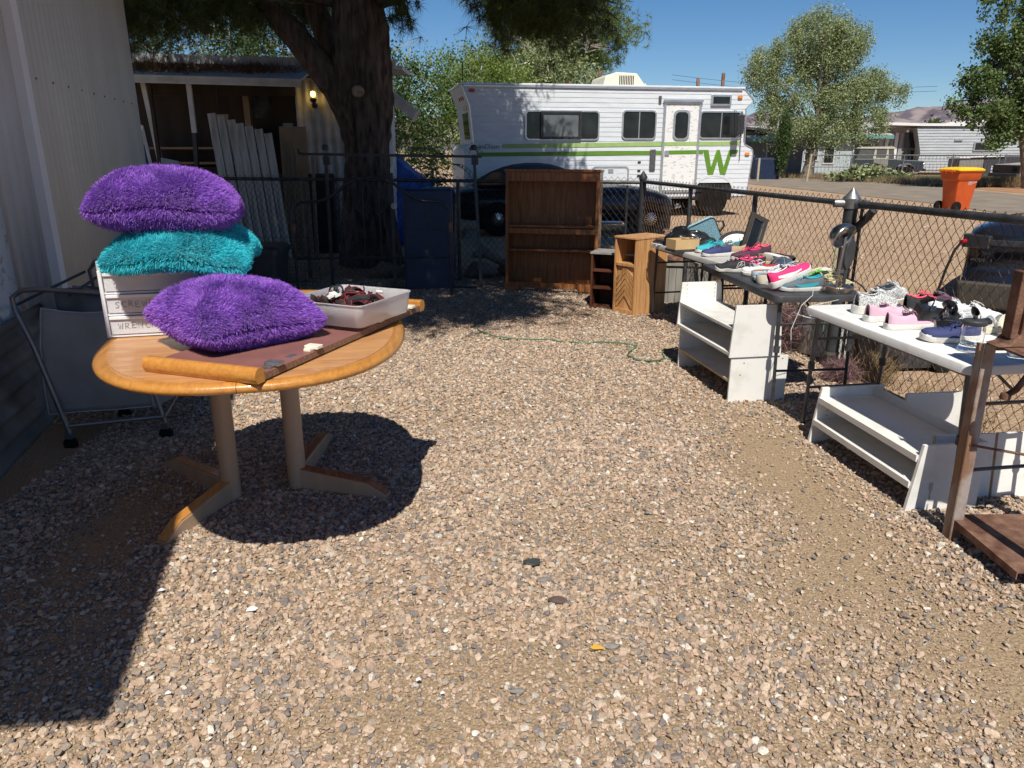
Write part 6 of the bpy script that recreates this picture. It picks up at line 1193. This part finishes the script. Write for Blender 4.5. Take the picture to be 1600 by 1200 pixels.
shoe('sneaker', 'light blue and white shoe behind the hot pink sneakers', (1.92, 5.02, Z2), R(165), c('sky_blue_mesh', (.20, .42, .62)), lace=M_lacew, swoosh=M_lacew, L=.27)
shoe('sneaker', 'black and grey shoe lying on its side behind the second black running shoe', (2.12, 5.72, Z2 + .03), R(120), M_blkf, lace=M_hot, accent=M_slate, L=.27, tilt=(R(70), 0))
shoe('sneaker', 'tan suede shoe between the clock and the plum sneakers', (1.98, 6.34, Z1), R(150), M_tan_s, lace=M_lacew, L=.26)
shoe('sneaker', 'grey mesh shoe with pink lining in the middle of the black table', (1.72, 5.28, Z2), R(60), c('grey_mesh', (.30, .30, .32)), accent=M_hot, L=.26, tilt=(R(-12), 0))
shoe('sneaker', 'navy and white shoe under the net bag', (2.10, 5.22, Z2), R(130), M_navy, swoosh=M_lacew, L=.27)
# white table shoes
shoe('knit_shoe', 'grey and white knit shoe with thick cream sole at the far table end', (1.89, 4.02, Z3), R(28), M_knit, accent=M_knit, L=.31, H=.085, W=.052, heelh=.036, toeh=.03)
shoe('knit_shoe', 'grey knit shoe behind, leaning over the other knit shoe', (2.02, 4.12, Z3 + .02), R(32), M_knit, accent=M_slate, L=.30, H=.10, W=.05, tilt=(R(14), R(-6)), bow=1)
shoe('canvas_shoe', 'black shoe with hot coral laces at the back of the white table', (2.16, 4.02, Z3), R(14), M_blkf, lace=M_coral, accent=M_coral, L=.26, H=.085, bow=1, tilt=(0, R(-3)))
shoe('canvas_shoe', 'pale pink canvas shoe with heel toward the table edge, behind its mate', (1.86, 3.82, Z3), R(24), M_pinkc, lace=M_lacew, L=.26, H=.072, heelh=.024)
shoe('canvas_shoe', 'pale pink canvas shoe with untied laces nearest the white table edge', (1.88, 3.65, Z3), R(10), M_pinkc, lace=c('mauve_lace', (.28, .17, .22)), L=.25, H=.07, heelh=.02, toeh=.018, bow=1)
shoe('canvas_shoe', 'navy canvas deck shoe beside the glass jar', (2.20, 3.38, Z3), R(172), M_navy, lace=M_navy, L=.27, H=.062, heelh=.02, toeh=.018, cap=M_solew)
shoe('canvas_shoe', 'dark purple trimmed shoe at the fence side of the white table', (2.30, 4.16, Z3), R(10), M_plum, lace=c('mauve_lace', (.28, .17, .22)), L=.26, H=.07)
shoe('flat_shoe', 'silver grey flat shoe pointing at the pink canvas shoe', (2.02, 3.78, Z3), R(-35), c('silver_leather', (.42, .42, .43), rough=.35), L=.24, H=.05)
shoe('flat_shoe', 'white flat shoe next to the cream bowl', (2.22, 3.78, Z3), R(-60), M_whitec, L=.24, H=.055)
shoe('canvas_shoe', 'white canvas shoe behind the black wedge sandals', (2.27, 4.0, Z3), R(-25), M_whitec, L=.27, H=.07, heelh=.022)
shoe('canvas_shoe', 'second white canvas shoe at the back edge of the white table', (2.36, 3.95, Z3), R(-50), M_whitec, L=.26, H=.07)
for i, (x, y, r_, ti, l) in enumerate(((2.02, 3.66, 8, 0, 'black wedge sandal with buckle lying across the pink shoe'), (2.06, 3.52, -18, -14, 'second black sandal with shiny strap next to the jar'))):
    t = thing('wedge_sandal', l, 'shoe', (x, y, Z3 + .04 * (1 - i) + .02), group='shoes laid out on the folding tables', rot=(R(25 * (1 - i)), R(ti), R(r_))); Ml = c('black_leather', (.018, .018, .02), rough=.3)
    MB().prism([(0, .0), (.06, 0), (.12, .012), (.2, 0), (.23, .0), (.235, .02), (.18, .022), (.11, .035), (.04, .06), (.0, .065)], -.035, .035).build('sole', Ml, t, bevel=.005)
    ribbon([(.18 + .01 * math.sin(s * 6), -.037 + .074 * s, .02 + .05 * math.sin(s * math.pi)) for s in np.linspace(0, 1, 9)], .05, Ml, Ml, t, 'strap'); ribbon([(.03 + .03 * math.sin(s * 3.14), -.037 + .074 * s, .06 + .045 * math.sin(s * math.pi)) for s in np.linspace(0, 1, 9)], .022, Ml, Ml, t, 'strap')
    ring(MB(), rrect(.03, .055, .07, .095, .003), rrect(.036, .049, .076, .089, .002), -.043, -.039).build('buckle', M_chrome, t)
for i, (x, y, r_, l) in enumerate(((2.30, 3.66, 60, 'white leather sandal behind the glass jar'), (2.40, 3.60, 20, 'white sandal touching the cream bowl'))):
    t = thing('sandal', l, 'shoe', (x, y, Z3), R(r_), 'shoes laid out on the folding tables')
    MB().prism([(a + .0, b) for a, b in rrect(-.12, .12, -.04, .04, .038)], 0, .03, 'xy').build('sole', M_creamc, t, bevel=.006)
    for xx in (-.05, .02, .07): ribbon([(xx + .02 * s, -.042 + .084 * s, .03 + .045 * math.sin(s * math.pi)) for s in np.linspace(0, 1, 9)], .022, M_whitec, M_whitec, t, 'strap')
# jar, bowl
j = thing('glass_jar', 'clear glass jar with black lid near the corner of the white table', 'jar', (2.06, 3.235, Z3))
MB().lathe([(0, 0), (.050, 0), (.054, .006), (.050, .016), (.046, .024), (.048, .034), (.048, .105), (.045, .115), (.045, .120), (.042, .120), (.042, .113), (.0445, .103), (.0445, .034), (.040, .024), (0, .018)], 32).build('jar_body', M_glass, j, smooth=60)
MB().lathe([(0, .118), (.050, .118), (.051, .122), (.050, .134), (.044, .140), (.012, .142), (0, .142)], 28).build('lid', M_blackplas, j, smooth=40); MB().lathe([(0, .142), (.006, .142), (.010, .150), (.008, .157), (0, .158)], 14).build('knob', M_blackplas, j, smooth=50)
t = thing('bowl', 'cream bowl tipped beside the white sandals', 'bowl', (2.42, 3.50, Z3 + .03), rot=(R(30), R(-20), 0)); MB().lathe([(0, 0), (.025, 0), (.055, .03), (.065, .055), (.061, .055), (.05, .032), (0, .006)], 24).build('bowl_body', M_creamc, t, smooth=50)
t = thing('tea_glass', 'small clear dish under the iron press on the white table', 'dish', (2.20, 3.12, Z3)); MB().lathe([(0, 0), (.04, 0), (.045, .035), (.042, .035), (.036, .004), (0, .004)], 20).build('dish_body', M_glass, t, smooth=50)

# ---------------- other goods ----------------
t = thing('bag', 'glossy black bag slumped at the far end of the grey table', 'bag', (1.66, 7.02, Z1), R(-20)); Mbg = mat('glossy_black_vinyl', (.015, .015, .017), .22, var=.3)
def bgf(u, v):
    a = u * 2 * math.pi; r = math.sin(v * math.pi * .5 + .0); h = .15 * (1 - v * v) * 1.0; x = .24 * math.cos(a) * (v ** .5); y = .15 * math.sin(a) * (v ** .5)
    n_ = noise.noise((x * 14, y * 14, v * 3)); return (x * (1 + .15 * n_), y * (1 + .15 * n_), max(.002, .17 * (1 - v ** 2.2) + .035 * n_ * (v < .98)))
MB().grid(bgf, 40, 16).build('body', Mbg, t, smooth=60); MB().tube([(-.2, -.03, .03), (-.3, -.05, .05), (-.34, .02, .02), (-.25, .06, .02)], .010, 6).build('strap', Mbg, t, smooth=50)
t = thing('sunglasses_case', 'small round black pouch at the very end of the grey table', 'pouch', (1.45, 7.25, Z1)); MB().lathe([(0, 0), (.07, .005), (.08, .02), (.05, .035), (0, .04)], 20).build('body', M_blackplas, t, smooth=50)
t = thing('cardboard_box', 'open tan cardboard box on black lid next to the black bag', 'box', (1.43, 6.55, Z1), R(20)); M_card = mat('tan_cardboard', (.55, .37, .18), .8, var=.06); w_, d__, h__ = .24, .16, .085
MB().box(-.005, w_ + .005, -.005, d__ + .005, 0, .02).build('black_tray', M_blackplas, t); 
for nm, a in (('front_wall', (0, w_, 0, .004)), ('back_wall', (0, w_, d__ - .004, d__)), ('side_wall', (0, .004, .0045, d__ - .0045)), ('side_wall', (w_ - .004, w_, .0045, d__ - .0045)), ('inner_divider', (.15, .154, .0045, d__ - .0045))): MB().box(a[0], a[1], a[2], a[3], .021, .021 + h__).build(nm, M_card, t)
MB().box(.0045, w_ - .0045, .0045, d__ - .0045, .021, .024).build('base', M_card, t)
t = thing('zip_case', 'light blue speckled zip case propped up behind the cardboard box', 'case', (1.84, 6.98, Z1), rot=(R(18), R(-26), R(-8))); M_spk = mat('blue_heather_fabric', (.36, .58, .66), .85, col2=(.10, .26, .33), mixpos=(.44, .54), scale=130, detail=2)
MB().prism(rrect(-.13, .13, 0, .26, .04), 0, .05).build('body', M_spk, t, smooth=40); ring(MB(), rrect(-.134, .134, -.004, .264, .044), rrect(-.128, .128, .002, .258, .038), -.003, .006).build('zip_piping', M_blackplas, t)
MB().tube([(.13, .03, .08), (.19, .03, .12), (.19, .03, .17), (.13, .03, .20)], .010, 6).build('handle', M_blackplas, t, smooth=50)
t = thing('cloth', 'black garment heaped at the back of the grey table by the frame', 'cloth', (2.12, 6.98, Z1)); MB().grid(lambda u, v: (-.14 + .3 * u, -.12 + .22 * v, max(.0, .13 * math.sin(u * 3.14) * math.sin(v * 3.14) + .03 * noise.noise((u * 6, v * 6, 0)) * (0 < u < 1))), 24, 20).build('heap', M_blkf, t, smooth=60)
t = thing('wall_clock', 'round wall clock with black rim and white face lying tilted on the grey table', 'clock', (2.0, 6.66, Z1 + .035), rot=(R(38), R(-4), R(-10)))
MB().lathe([(0, 0), (.165, 0), (.175, .01), (.172, .03), (.150, .038), (.138, .024), (0, .022)], 40).build('rim', M_blackplas, t, smooth=40); MB().lathe([(0, .0225), (.139, .0225), (.139, .0245), (0, .0245)], 36).build('face', mat('clock_face', (.78, .78, .76), .4, var=.02), t)
for k in range(12):
    a = k * math.pi / 6; text('numeral', str(12 if k == 0 else k), .034, M_blackplas, t, (math.sin(a) * .108 - .011 * (1 + (k > 9)), math.cos(a) * .108 - .012, .0248), (0, 0, 0), .0004)
MB().bar((0, -.02, .027), (.03, .085, .027), .006, .001).bar((0, 0, .0285), (-.06, .03, .0285), .008, .001).build('hand', M_blackplas, t)
MB().box(-.12, .12, -.10, .10, .0, .0005).build('backing', M_blackplas, t)
t = thing('picture_frame', 'black and brown picture frame leaning against the wire fence', 'picture frame', (2.02, 6.36, Z1 + .02), rot=(R(-14), R(24), R(16)))
fo, fi = rrect(-.09, .09, 0, .34, .004, 1), rrect(-.055, .055, .035, .305, .002, 1); ring(MB(), fo, fi, 0, .028).build('frame', mat('dark_bronze_frame', (.05, .04, .032), .5, var=.2), t, bevel=.002)
ring(MB(), fi, rrect(-.05, .05, .04, .30, .002, 1), .004, .012).build('inner_bead', M_galv, t); box('pane', M_window, -.054, .054, .014, .018, .036, .304, t); MB().box(.091, .10, 0, .028, 0, .34).build('side_wood', mat('pale_frame_side', (.30, .25, .20), .7), t)
t = thing('net_bag', 'clear plastic bag with yellow netting and a green white tag beside the desk lamp', 'bag', (2.08, 5.02, Z2), R(12)); M_net = mat('pale_yellow_netting', (.68, .66, .36), .5, col2=(.42, .41, .26), scale=40, stretch=(1, 6, 1), tw=.3)
MB().grid(lambda u, v: (-.13 + .34 * u, -.10 + .26 * v, max(0, .085 * math.sin(u * 3.1) * math.sin(v * 3.1) + .018 * noise.noise((u * 9, v * 9, 0)))), 26, 22).build('netting', M_net, t, smooth=60)
mb = MB()
for k in range(12): mb.tube([(-.12 + .33 * u, -.09 + .02 * k, .006 + .090 * math.sin(u * 3.1) * math.sin((.04 + k * .077) * 3.1)) for u in np.linspace(0, 1, 10)], .0022, 4)
mb.build('strings', mat('cream_string', (.75, .72, .5), .6), t); MB().grid(lambda u, v: (-.09 + .08 * u, -.07 + .06 * v, .070 + .02 * u), 2, 2).build('green_tag', mat('green_tag', (.12, .50, .06), .5), t, solid=.001); MB().grid(lambda u, v: (-.0 + .05 * u, -.06 + .07 * v, .088 + .012 * u), 2, 2).build('white_tag', M_white, t, solid=.001)
ribbon([(-.075, -.05, .086), (-.065, -.058, .088), (-.045, -.03, .092)], .006, M_white, M_white, t, 'tick_mark')
# desk lamp
t = thing('desk_lamp', 'brushed nickel desk lamp with half dome shade at the end of the black table', 'desk lamp', (2.06, 4.68, Z2))
MB().lathe([(0, 0), (.092, 0), (.095, .006), (.095, .032), (.088, .040), (.03, .044), (0, .046)], 32).build('base', M_steel, t, smooth=40)
MB().tube([(.0, .0, .04), (.005, .0, .2), (.015, .0, .335)], .010, 10).build('stem', M_steel, t, smooth=50); MB().tube([(.015, 0, .33), (.02, .01, .355), (.01, .03, .37)], .013, 8).build('joint', M_blackplas, t, smooth=50)
hd = MB(); rings = []
for i in range(9):
    a = R(i * 11.25); r = .085 * math.cos(a * .92) ; rings.append([(.0 + r * math.cos(b_) * 1.0, r * math.sin(b_) * .8, .075 * math.sin(a)) for b_ in np.linspace(0, 2 * math.pi, 25)[:-1]])
hd.loft(rings, cap=False); hdo = hd.build('lamp_shade', M_steel, t, smooth=60, solid=.002, rot=Vector((-.45, .62, .38)).to_track_quat('Z', 'Y').to_euler()); hdo.location = (.0, -.03, .345); hdo.scale = (1.15, 1.15, 1.15)
MB().lathe([(0, 0), (.03, 0), (.032, .03), (0, .045)], 14).build('socket', M_steel, hdo, loc=(0, 0, .02), smooth=50)
t = thing('gooseneck_fan', 'black oval paddle shape hanging behind the desk lamp on the fence post', 'paddle', (2.22, 4.9, .95), rot=(R(0), R(8), R(35))); MB().prism(oval(.055, .10, 24, 2), 0, .02, 'xz').build('paddle', M_blackplas, t, bevel=.004); MB().tube([(.0, .01, -.09), (.01, .01, -.2)], .012, 8).build('stem', M_blackplas, t)
t = thing('cord', 'coiled brown lamp cord in front of the desk lamp', 'cord', (2.0, 4.60, Z2)); MB().tube([(.06 * math.cos(a) * (1 - a * .02), .045 * math.sin(a), .008 + .006 * a + .02 * abs(math.sin(a * 1.3))) for a in np.linspace(0, 15, 60)], .0032, 5).build('wire', mat('amber_cord', (.24, .14, .06), .4), t, smooth=50)
t = thing('cord', 'thin pale wire drooping from the black table to the white table', 'cord', (1.74, 4.5, 0)); MB().tube([(.15, .12, .76), (.1, .0, .752), (.02, -.05, .70), (-.03, -.06, .55), (-.02, -.08, .40)], .0022, 5).tube([(.22, -.1, .745), (.10, -.2, .747), (.0, -.22, .73), (-.03, -.2, .6)], .002, 5).build('wire', mat('pale_wire', (.6, .6, .55), .5), t)
t = thing('rope', 'green knotted string tied to the fence post by the lamp', 'rope', (2.38, 5.45, 0)); MB().tube([(0, 0, 1.08), (-.01, -.01, 1.0), (-.03, -.01, .9), (-.03, 0, .7), (-.04, 0, .3)], .004, 5).tube(arc((0, -.0, 1.06), .012, 0, 340, 10, 'yz'), .005, 5).build('string', mat('green_string', (.10, .24, .13), .7), t)
# green cord over the gravel
P = [(-.35, 6.95), (-.30, 6.62), (-.19, 6.44), (-.05, 6.32), (.28, 6.26), (.5, 6.17), (.62, 6.14), (.82, 6.18), (.98, 6.10), (1.05, 6.05), (.98, 5.9), (.93, 5.76), (.98, 5.62), (1.1, 5.58), (1.2, 5.66), (1.22, 5.82), (1.30, 5.95), (1.42, 5.96)]
Q = []
for i in range(len(P) - 1):
    p0, p1, p2, p3 = P[max(i - 1, 0)], P[i], P[i + 1], P[min(i + 2, len(P) - 1)]
    for k in range(5):
        s = k / 5; Q.append(tuple(.5 * ((2 * p1[j]) + (-p0[j] + p2[j]) * s + (2 * p0[j] - 5 * p1[j] + 4 * p2[j] - p3[j]) * s * s + (-p0[j] + 3 * p1[j] - 3 * p2[j] + p3[j]) * s ** 3) for j in (0, 1)))
tag(MB().tube([(x, y, .034 + .004 * math.sin(i)) for i, (x, y) in enumerate(Q)], .0055, 6).build('extension_cord', mat('green_cord', (.05, .16, .08), .5), None, smooth=60), 'green extension cord winding across the gravel toward the white shelves', 'cord')
tag(MB().tube([(1.2, 5.66, .03), (1.28, 5.62, .03), (1.36, 5.68, .03), (1.40, 5.75, .03)], .0055, 6).build('extension_cord', MATS['green_cord'], None, smooth=60), 'short second loop of green cord next to the stacked white shelves', 'cord')
# litter and single stones
rock((.08, 2.62, .03), .030, 'black angular stone in the middle of the gravel', mat('black_stone', (.03, .035, .035), .6), (1.2, .7, .45)); rock((.17, 2.36, .028), .026, 'dark brown clod with a pale fleck on the gravel', mat('brown_clod', (.10, .07, .06), .9), (1.3, .7, .5))
for i, (x, y, s) in enumerate(((.12, 2.50, .03), (.62, 3.05, .024), (1.45, 2.20, .022), (1.06, 2.72, .02), (.02, 1.88, .032), (1.72, 2.62, .024), (.33, 2.1, .034))):
    rock((x, y, .026), s * .62, ['flat grey stone just behind the dark clod', 'grey stone on the bare soil right of centre', 'slate blue stone on the soil at the right', 'small blue grey stone before the shelf unit', 'long grey stone in the near gravel', 'rounded grey stone by the iron stand foot', 'grey stone touching the yellow leaf'][i], mat('slate_stone', (.21, .195, .18), .8, var=.2), (1.3, .75, .4))
tag(raw('fallen_leaf', [(-.024, .004, .042), (-.012, -.008, .044), (.008, -.010, .047), (.026, -.004, .043), (.014, .010, .045), (-.008, .012, .050)], [(0, 1, 2, 3, 4, 5)], mat('yellow_leaf', (.62, .36, .05), .6), None, (.28, 2.07, -.006)), 'small yellow fallen leaf on the near gravel', 'leaf')
for i, (x, y, s, l) in enumerate(((-.93, 2.29, .03, 'white torn paper scrap with faint print left of centre'), (-1.16, 2.54, .014, 'white chip at the edge of the table shadow'), (-1.31, 2.41, .02, 'white plastic bit inside the trailer shadow edge'), (-1.04, 1.86, .013, 'tiny white flake on the lower left gravel'), (-.29, 1.92, .012, 'small white fleck at the bottom centre'), (-.21, 1.86, .010, 'pale blue fleck at the bottom centre'), (.04, 2.8, .012, 'white fleck behind the black stone'))):
    tag(raw('paper_scrap', [(-s * .6, -s * .4, .040), (s * .5, -s * .4, .044), (s * .7, s * .3, .040), (0, s * .45, .047), (-s * .6, s * .2, .042)], [(0, 1, 2, 3, 4)], mat('litter_white', (.75, .76, .78), .6), None, (x, y, -.006)), l, 'litter')
# behind the fence: crate, weeds, tumbleweed
t = thing('crate', 'black plastic crate on the dirt behind the wire fence under the white table', 'crate', (2.72, 5.35, 0), R(4)); MB().loft([[(x * s + .33, y * s + .2, z) for x, y in rrect(-.36, .36, -.22, .22, .04)] for s, z in ((.84, .03), (1, .36), (1.04, .36), (1.04, .39))]).build('body', M_blackplas, t, smooth=40)
for x in (.1, .52): MB().lathe([(0, -.03), (.07, -.03), (.075, .03), (0, .03)], 16, m=Matrix.Translation((x, -.0, .075)) @ Matrix.Rotation(R(90), 4, 'X')).build('wheel', M_rubber, t, smooth=40)
t = thing('bucket', 'white round tub behind the wire fence near the post', 'tub', (2.62, 5.95, 0)); MB().lathe([(0, .02), (.26, .02), (.30, .30), (.31, .33), (.28, .33), (.24, .06), (0, .05)], 28).build('tub_body', mat('grey_white_tub', (.55, .56, .55), .6), t, smooth=40); MB().tube(arc((0, -.02, .33), .3, 10, 170, 12, 'xz'), .006, 5).build('handle', M_blackmetal, t)
def bush(name, label, cat, loc, r, n, m, L, w, kind=None, h=1):
    q = blobpts([(0, 0, r * .6 * h, r, r * .8, r * .6 * h)], n, .1); q = q[q[:, 2] > 0]; V, F = needles(q, 4, L, w, -.1, 1)
    return tag(raw(name, V, F, m, None, loc), label, cat, kind=kind)
M_purp = leafmat('dry_purple_twigs', (.10, .05, .06), (.20, .11, .12), (.34, .22, .20), .1)
bush('tumbleweed', 'dry purplish tumbleweed caught against the fence behind the black table', 'dead plant', (2.22, 6.05, 0), .36, 1800, M_purp, .11, .004); bush('tumbleweed', 'tan dry weed clump at the foot of the fence post', 'dead plant', (2.36, 5.10, 0), .15, 400, M_purp, .10, .004); bush('tumbleweed', 'tan twiggy weed behind the fence beside the crate', 'dead plant', (2.62, 5.15, 0), .16, 400, M_weed, .10, .004)
bush('dry_shrub', 'brown dry shrub behind the fence near the sports car tail', 'dead plant', (2.5, 9.6, 0), .42, 1500, M_weed, .14, .005, h=1.2); bush('dry_shrub', 'dark straggly shrub by the back corner fence post', 'dead plant', (2.0, 8.7, 0), .34, 1200, M_purp, .13, .005)
weeds('dry_grass', 'thin dry grass tufts along the foot of the roadside fence', [(2.5 + .02 * i, 5.6 - .08 * i, 0) for i in range(30)] + [(1.7 + .02 * i, 9 - .09 * i, 0) for i in range(34)], M_weed, 420, .10, .003, .12, 6)
# leaf litter in the pine shade
n = 9000; x = rg.uniform(-3.6, 1.6, n); y = rg.uniform(6.6, 10.5, n); V, F = needles(np.stack([x, y, np.full(n, .035)], 1), 2, .07, .0035, .02, 1); V[:, 2] = np.clip(V[:, 2], .02, .06)
tag(raw('pine_straw', V, F, mat('brown_pine_straw', (.17, .10, .06), .9, island=[(0, (.6, .6, .6)), (.5, (1, 1, 1)), (1, (1.9, 1.7, 1.5))])), 'fallen pine needles covering the ground in the shade', 'needles', kind='stuff')
# straw bits among the stones
n = 900; x = rg.uniform(-2, 2, n); y = rg.uniform(1.3, 6.5, n); V, F = needles(np.stack([x, y, np.full(n, .038)], 1), 1, .045, .002, .0, 1); V[:, 2] = np.clip(V[:, 2], .03, .05)
tag(raw('straw_bits', V, F, M_weed), 'scattered bits of dry straw on the gravel', 'straw', kind='stuff')
# ---------------- black car at the right edge ----------------
bc = thing('car', 'rear corner of a glossy black car plugged in behind the fence at the right edge', 'car', (4.16, 6.95, 0), R(-37))
M_bk2 = mat('glossy_black_paint', (.010, .011, .016), .12, var=.1, coat=1, spec=.7)
rings = []
for x, yo, zt in ((0, .14, .86), (.06, .05, .93), (.25, .0, 1.0), (.9, -.03, 1.04), (1.55, .0, 1.0), (1.75, .14, .90)):
    rings.append([(x, yo + a, z) for a, z in ((.12, .22), (.03, .30), (.0, .44), (.05, .48), (.10, .62), (.06, .80), (.16, zt - .02), (.45, zt + .0), (1.2, zt - .03), (2.6, zt - .05), (3.6, .7), (3.9, .3))])
MB().loft(rings).build('body', M_bk2, bc, smooth=40, sub=2)
MB().loft([[(x_, y_, .85) for x_, y_ in rrect(.45, 1.5, .7, 3.4, .2)], [(x_, y_, 1.34) for x_, y_ in rrect(.75, 1.3, 1.3, 2.6, .2)]]).build('cabin', M_window, bc, smooth=50)
MB().prism([(.02, .44), (1.74, .44), (1.72, .20), (.06, .20)], -.02, .03).build('bumper', mat('dusty_grey_bumper', (.045, .04, .034), .6), bc, bevel=.02)
MB().loft([[(.0 + a, .06 + b_, z) for a, b_ in ((0, 0), (.22, -.07), (.24, -.02), (.02, .12))] for z in (.74, .86)]).build('tail_light', mat('clear_tail_lens', (.035, .035, .04), .1, spec=.8, coat=.6), bc, bevel=.01)
MB().bar((.22, .015, .80), (1.5, .015, .80), .02, .05).build('chrome_trim', M_blackmetal, bc, bevel=.004)
text('badge', 'MODEL 3', .042, M_chrome, bc, (.09, .085, .615), (R(90), 0, 0), .002)
for x in (.10, 1.6): wheel(bc, x + .1, 1.0, .34, .22)
bpy.context.view_layer.update()
wl = [o for o in bpy.data.objects if o.parent == bc and o.name.startswith('wheel')]
for w_ in wl: w_.rotation_euler = (0, 0, R(90)); w_.location = ((1.1 if w_ == wl[0] else 2.7), .75, 0)
ch = thing('charging_cable', 'black charging cable with red plug end hooked into the black car', 'cable', (4.06, 6.9, 0)); cp = [(.18, .1, .80), (.10, .05, .79), (.02, .0, .72), (-.06, -.05, .55), (-.14, -.1, .3), (-.22, -.15, .04)]
MB().tube(cp[1:], .012, 7).build('cord', M_rubber, ch, smooth=60); MB().tube(cp[:2], .022, 8).build('plug', mat('red_plug', (.40, .01, .015), .4), ch, smooth=50)
